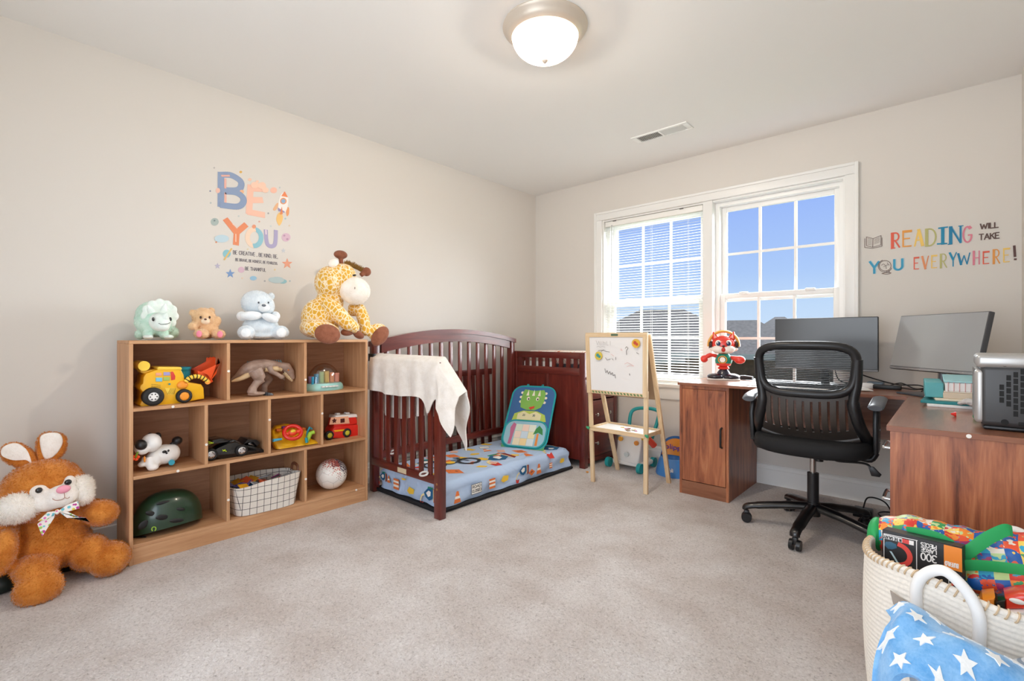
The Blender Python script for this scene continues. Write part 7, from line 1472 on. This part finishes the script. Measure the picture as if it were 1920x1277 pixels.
dline('letter_o', [ov(-90, 90)], 46, '#8fc0cc'); dline('letter_o', [ov(90, 270)], 46, '#ecd2bb', L1 * .3); ddisc('bubble', 512, 665, 20, 20, '#e59a78', L1)
dline('letter_u', [cv([(630, 705), (635, 790), (650, 845), (685, 862), (718, 845), (728, 790), (730, 710)])], 40, '#aaa3c2'); dline('letter_highlight', [[(630, 700), (632, 740)], [(725, 700), (727, 740)]], 14, '#e6d3dd', L1)
for u, v, rx_, ry_, c in ((190, 785, 72, 38, '#bcd2dc'), (165, 795, 34, 26, '#8fbcdc'), (740, 1198, 72, 32, '#bccfd2'), (800, 1212, 40, 22, '#98c4cc'), (690, 1195, 34, 22, '#b9cdd2'), (505, 1180, 34, 22, '#9cc4dd')): ddisc('cloud', u, v, rx_, ry_, c, rx_ * .00002)
ddisc('ringed_planet', 240, 935, 40, 40, '#8cc0cb'); dline('planet_ring', [[(215, 995), (288, 885)]], 14, '#e2bd74', L1)
stz = lambda u, v, r_: [(u + (r_ if i % 2 == 0 else r_ * .42) * math.sin(math.pi * i / 5), v - (r_ if i % 2 == 0 else r_ * .42) * math.cos(math.pi * i / 5)) for i in range(10)]
for u, v, r_, c in ((843, 1035, 56, '#e6a386'), (275, 1135, 48, '#7d9cc8'), (148, 1058, 32, '#b5b0c4'), (805, 905, 26, '#c3c6ca')): dpoly('star', stz(u, v, r_), c)
rr = random.Random(9)
for u, v, c in ((115, 78, '#b9b3b0'), (75, 310, '#8b8fa0'), (80, 428, '#b4bcba'), (360, 560, '#c3cbc6'), (565, 615, '#e5b3a0'), (655, 532, '#a8a6a4'), (680, 660, '#c6cdca'), (135, 820, '#e29a72'), (450, 890, '#ddd0b0'), (720, 1095, '#e6cf9e'), (395, 1180, '#e6cdb6'), (870, 1208, '#aebcc2'), (620, 1208, '#b0aeb0'), (770, 275, '#c3c7c6'), (865, 655, '#d9c8ae'), (825, 585, '#a3c4cc')): ddisc('star_dot', u, v, 9, 9, c, n=10)
def dtext(text, u0, v0, u1, v1, hpx, t):
    p0, p1 = dw(u0, v0, .0007), dw(u1, v1, .0007); d = p1 - p0; L = d.length; x = d.normalized(); h = hpx * (dw(u0, v0 - 10) - dw(u0, v0)).length / 10
    partw(dc, 'lettering', write(MB(), text, basis(p0, x, (Vector((0, 0, 1)) - x * x.z).normalized(), (1, 0, 0)), h, t, th=.0006, width=L), plain('decal ink grey', '#6e6a72', .7), smooth=False)
dtext('BE CREATIVE , BE KIND, BE,', 305, 938, 748, 982, 36, .0028); dtext('BE BRAVE, BE HONEST, BE FEARLESS.', 328, 1006, 748, 1046, 26, .0022); dtext('BE THANKFUL', 425, 1098, 630, 1114, 32, .0026)

dr2 = thing('wall_decal', 'colourful READING WILL TAKE YOU EVERYWHERE sticker beside the window', 'wall decal', (3.0, 0.0, 1.4))
def rw(u, v, lift=0): return VR.Y(u, v, -.0006 - lift)
s2 = (rw(905, 500) - rw(900, 500)).length / 5
MR = lambda lift: basis((0, -.0006 - lift, 0), (1, 0, 0), (0, 0, 1), (0, -1, 0))
def rline(nm, lines, w, col, lift=0): partw(dr2, nm, strokes(MB(), [[(rw(u, v).x, rw(u, v).z) for u, v in l] for l in lines], MR(lift), w * s2, .0007), plain('sticker ' + col, col, .65), smooth=False)
def rlet(ch, u0, u1, vt, vb, col, t, slope=-.10, thick=1.9, out=None):
    w_, ls = GL[ch]; L = [[(u0 + (u1 - u0) * x / w_, vb + (vt - vb) * y + slope * (u1 - u0) * x / w_) for x, y in l] for l in ls]
    if out: rline('letter_outline', [[(u + 9, v - 3) for u, v in l] for l in L], t * 1.0, out)
    rline('letter_' + (ch.lower() if ch.isalpha() else 'mark'), L, t, col, .0009)
    if thick > 1: rline('letter_stem', [L[0][:2]] if ch not in 'AVYW' else [L[0][1:3] if ch in 'A' else L[0][:2]], t * thick, col, .0011)
for ch, u0, u1, vt, vb, c in (('R', 440, 520, 285, 450, '#e0614a'), ('E', 560, 650, 268, 435, '#e8a04c'), ('A', 690, 780, 250, 430, '#efc868'), ('D', 825, 930, 240, 428, '#b9b677'), ('I', 1000, 1012, 222, 405, '#1a87ad'), ('N', 1095, 1205, 215, 402, '#1b7fa8'), ('G', 1235, 1330, 215, 390, '#d98092')):
    rlet(ch, u0, u1, vt, vb, c, 20, out={'#1a87ad': '#8fb3c2', '#1b7fa8': '#8fb3c2'}.get(c))
rline('letter_serif', [[(960, 228), (1060, 215)], [(945, 405), (1050, 400)]], 20, '#1a87ad', .001); rline('letter_serif', [[(1065, 410), (1110, 405)], [(1185, 205), (1235, 200)]], 14, '#1b7fa8', .001); rline('letter_serif', [[(425, 290), (470, 280)], [(425, 458), (470, 450)]], 14, '#e0614a', .001)
def rtext(text, u0, u1, vt, vb, col, t, slope=-.1):
    tot = sum(GL[c][0] for c in text) + .14 * (len(text) - 1); k = (u1 - u0) / tot; x = u0
    for c in text: w_ = GL[c][0] * k; rlet(c, x, x + w_, vt + slope * (x - u0), vb + slope * (x - u0), col, t, slope, 1.0); x += w_ + .14 * k
rtext('WILL', 1430, 1630, 180, 238, '#5f4a44', 15); rtext('TAKE', 1415, 1640, 298, 362, '#5f4a44', 14)
rlet('Y', 185, 285, 605, 735, '#3d9cc0', 30, 0, 1.0, '#a9cbd6'); rlet('U', 460, 550, 582, 700, '#3d9cc0', 28, -.1, 1.0, '#a9cbd6')
g_ = [(358 + 66 * math.cos(a), 650 + 58 * math.sin(a)) for a in [2 * math.pi * i / 28 for i in range(29)]]; rline('globe_outline', [g_], 7, '#6b544c', .0009); rline('globe_outline', [[(358 + 78 * math.cos(math.radians(a)), 652 + 70 * math.sin(math.radians(a))) for a in range(20, 260, 12)]], 7, '#6b544c', .0009); rline('globe_land', [cv([(315, 645), (340, 630), (360, 645), (385, 640)]), cv([(340, 660), (365, 655), (372, 685)]), cv([(380, 615), (395, 640), (405, 640)])], 5, '#6b544c', .0009); rline('globe_stand', [[(380, 705), (375, 728)], [(398, 700), (404, 725)], cv([(320, 738), (370, 728), (425, 730), (380, 745), (320, 738)])], 7, '#6b544c', .0009)
for ch, u0, u1, vt, vb, c in (('E', 685, 735, 562, 688, '#e0614a'), ('V', 775, 845, 545, 688, '#e39262'), ('E', 882, 938, 540, 675, '#efc868'), ('R', 985, 1050, 520, 675, '#b9b677'), ('Y', 1085, 1160, 505, 660, '#1a87ad'), ('W', 1180, 1310, 515, 640, '#1b7fa8'), ('H', 1355, 1415, 487, 638, '#d98092'), ('E', 1462, 1525, 497, 628, '#e0614a'), ('R', 1580, 1645, 470, 628, '#e39a4c'), ('E', 1692, 1755, 462, 608, '#efc868')): rlet(ch, u0, u1, vt, vb, c, 13, -.08, 1.9)
rline('letter_mark', [[(1810, 428), (1818, 545)]], 26, '#5f4340', .001); p = [(1822 + 15 * math.cos(a), 577 + 13 * math.sin(a)) for a in [2 * math.pi * i / 14 for i in range(15)]]; rline('letter_mark', [[(1814, 577), (1830, 577)]], 24, '#5f4340', .001)
bkl = '#6b544c'; rline('book_outline', [[(148, 325), (148, 425), (218, 442), (310, 415), (312, 310), (222, 345), (148, 325)], [(222, 345), (218, 442)], [(130, 345), (128, 445), (215, 455), (322, 430), (322, 335)]], 7, bkl, .0009)
rline('book_text', [[(162, 345 + i * 16), (208, 352 + i * 16)] for i in range(5)] + [[(236, 358 + i * 15), (296, 334 + i * 15)] for i in range(4)], 4, bkl, .0009)
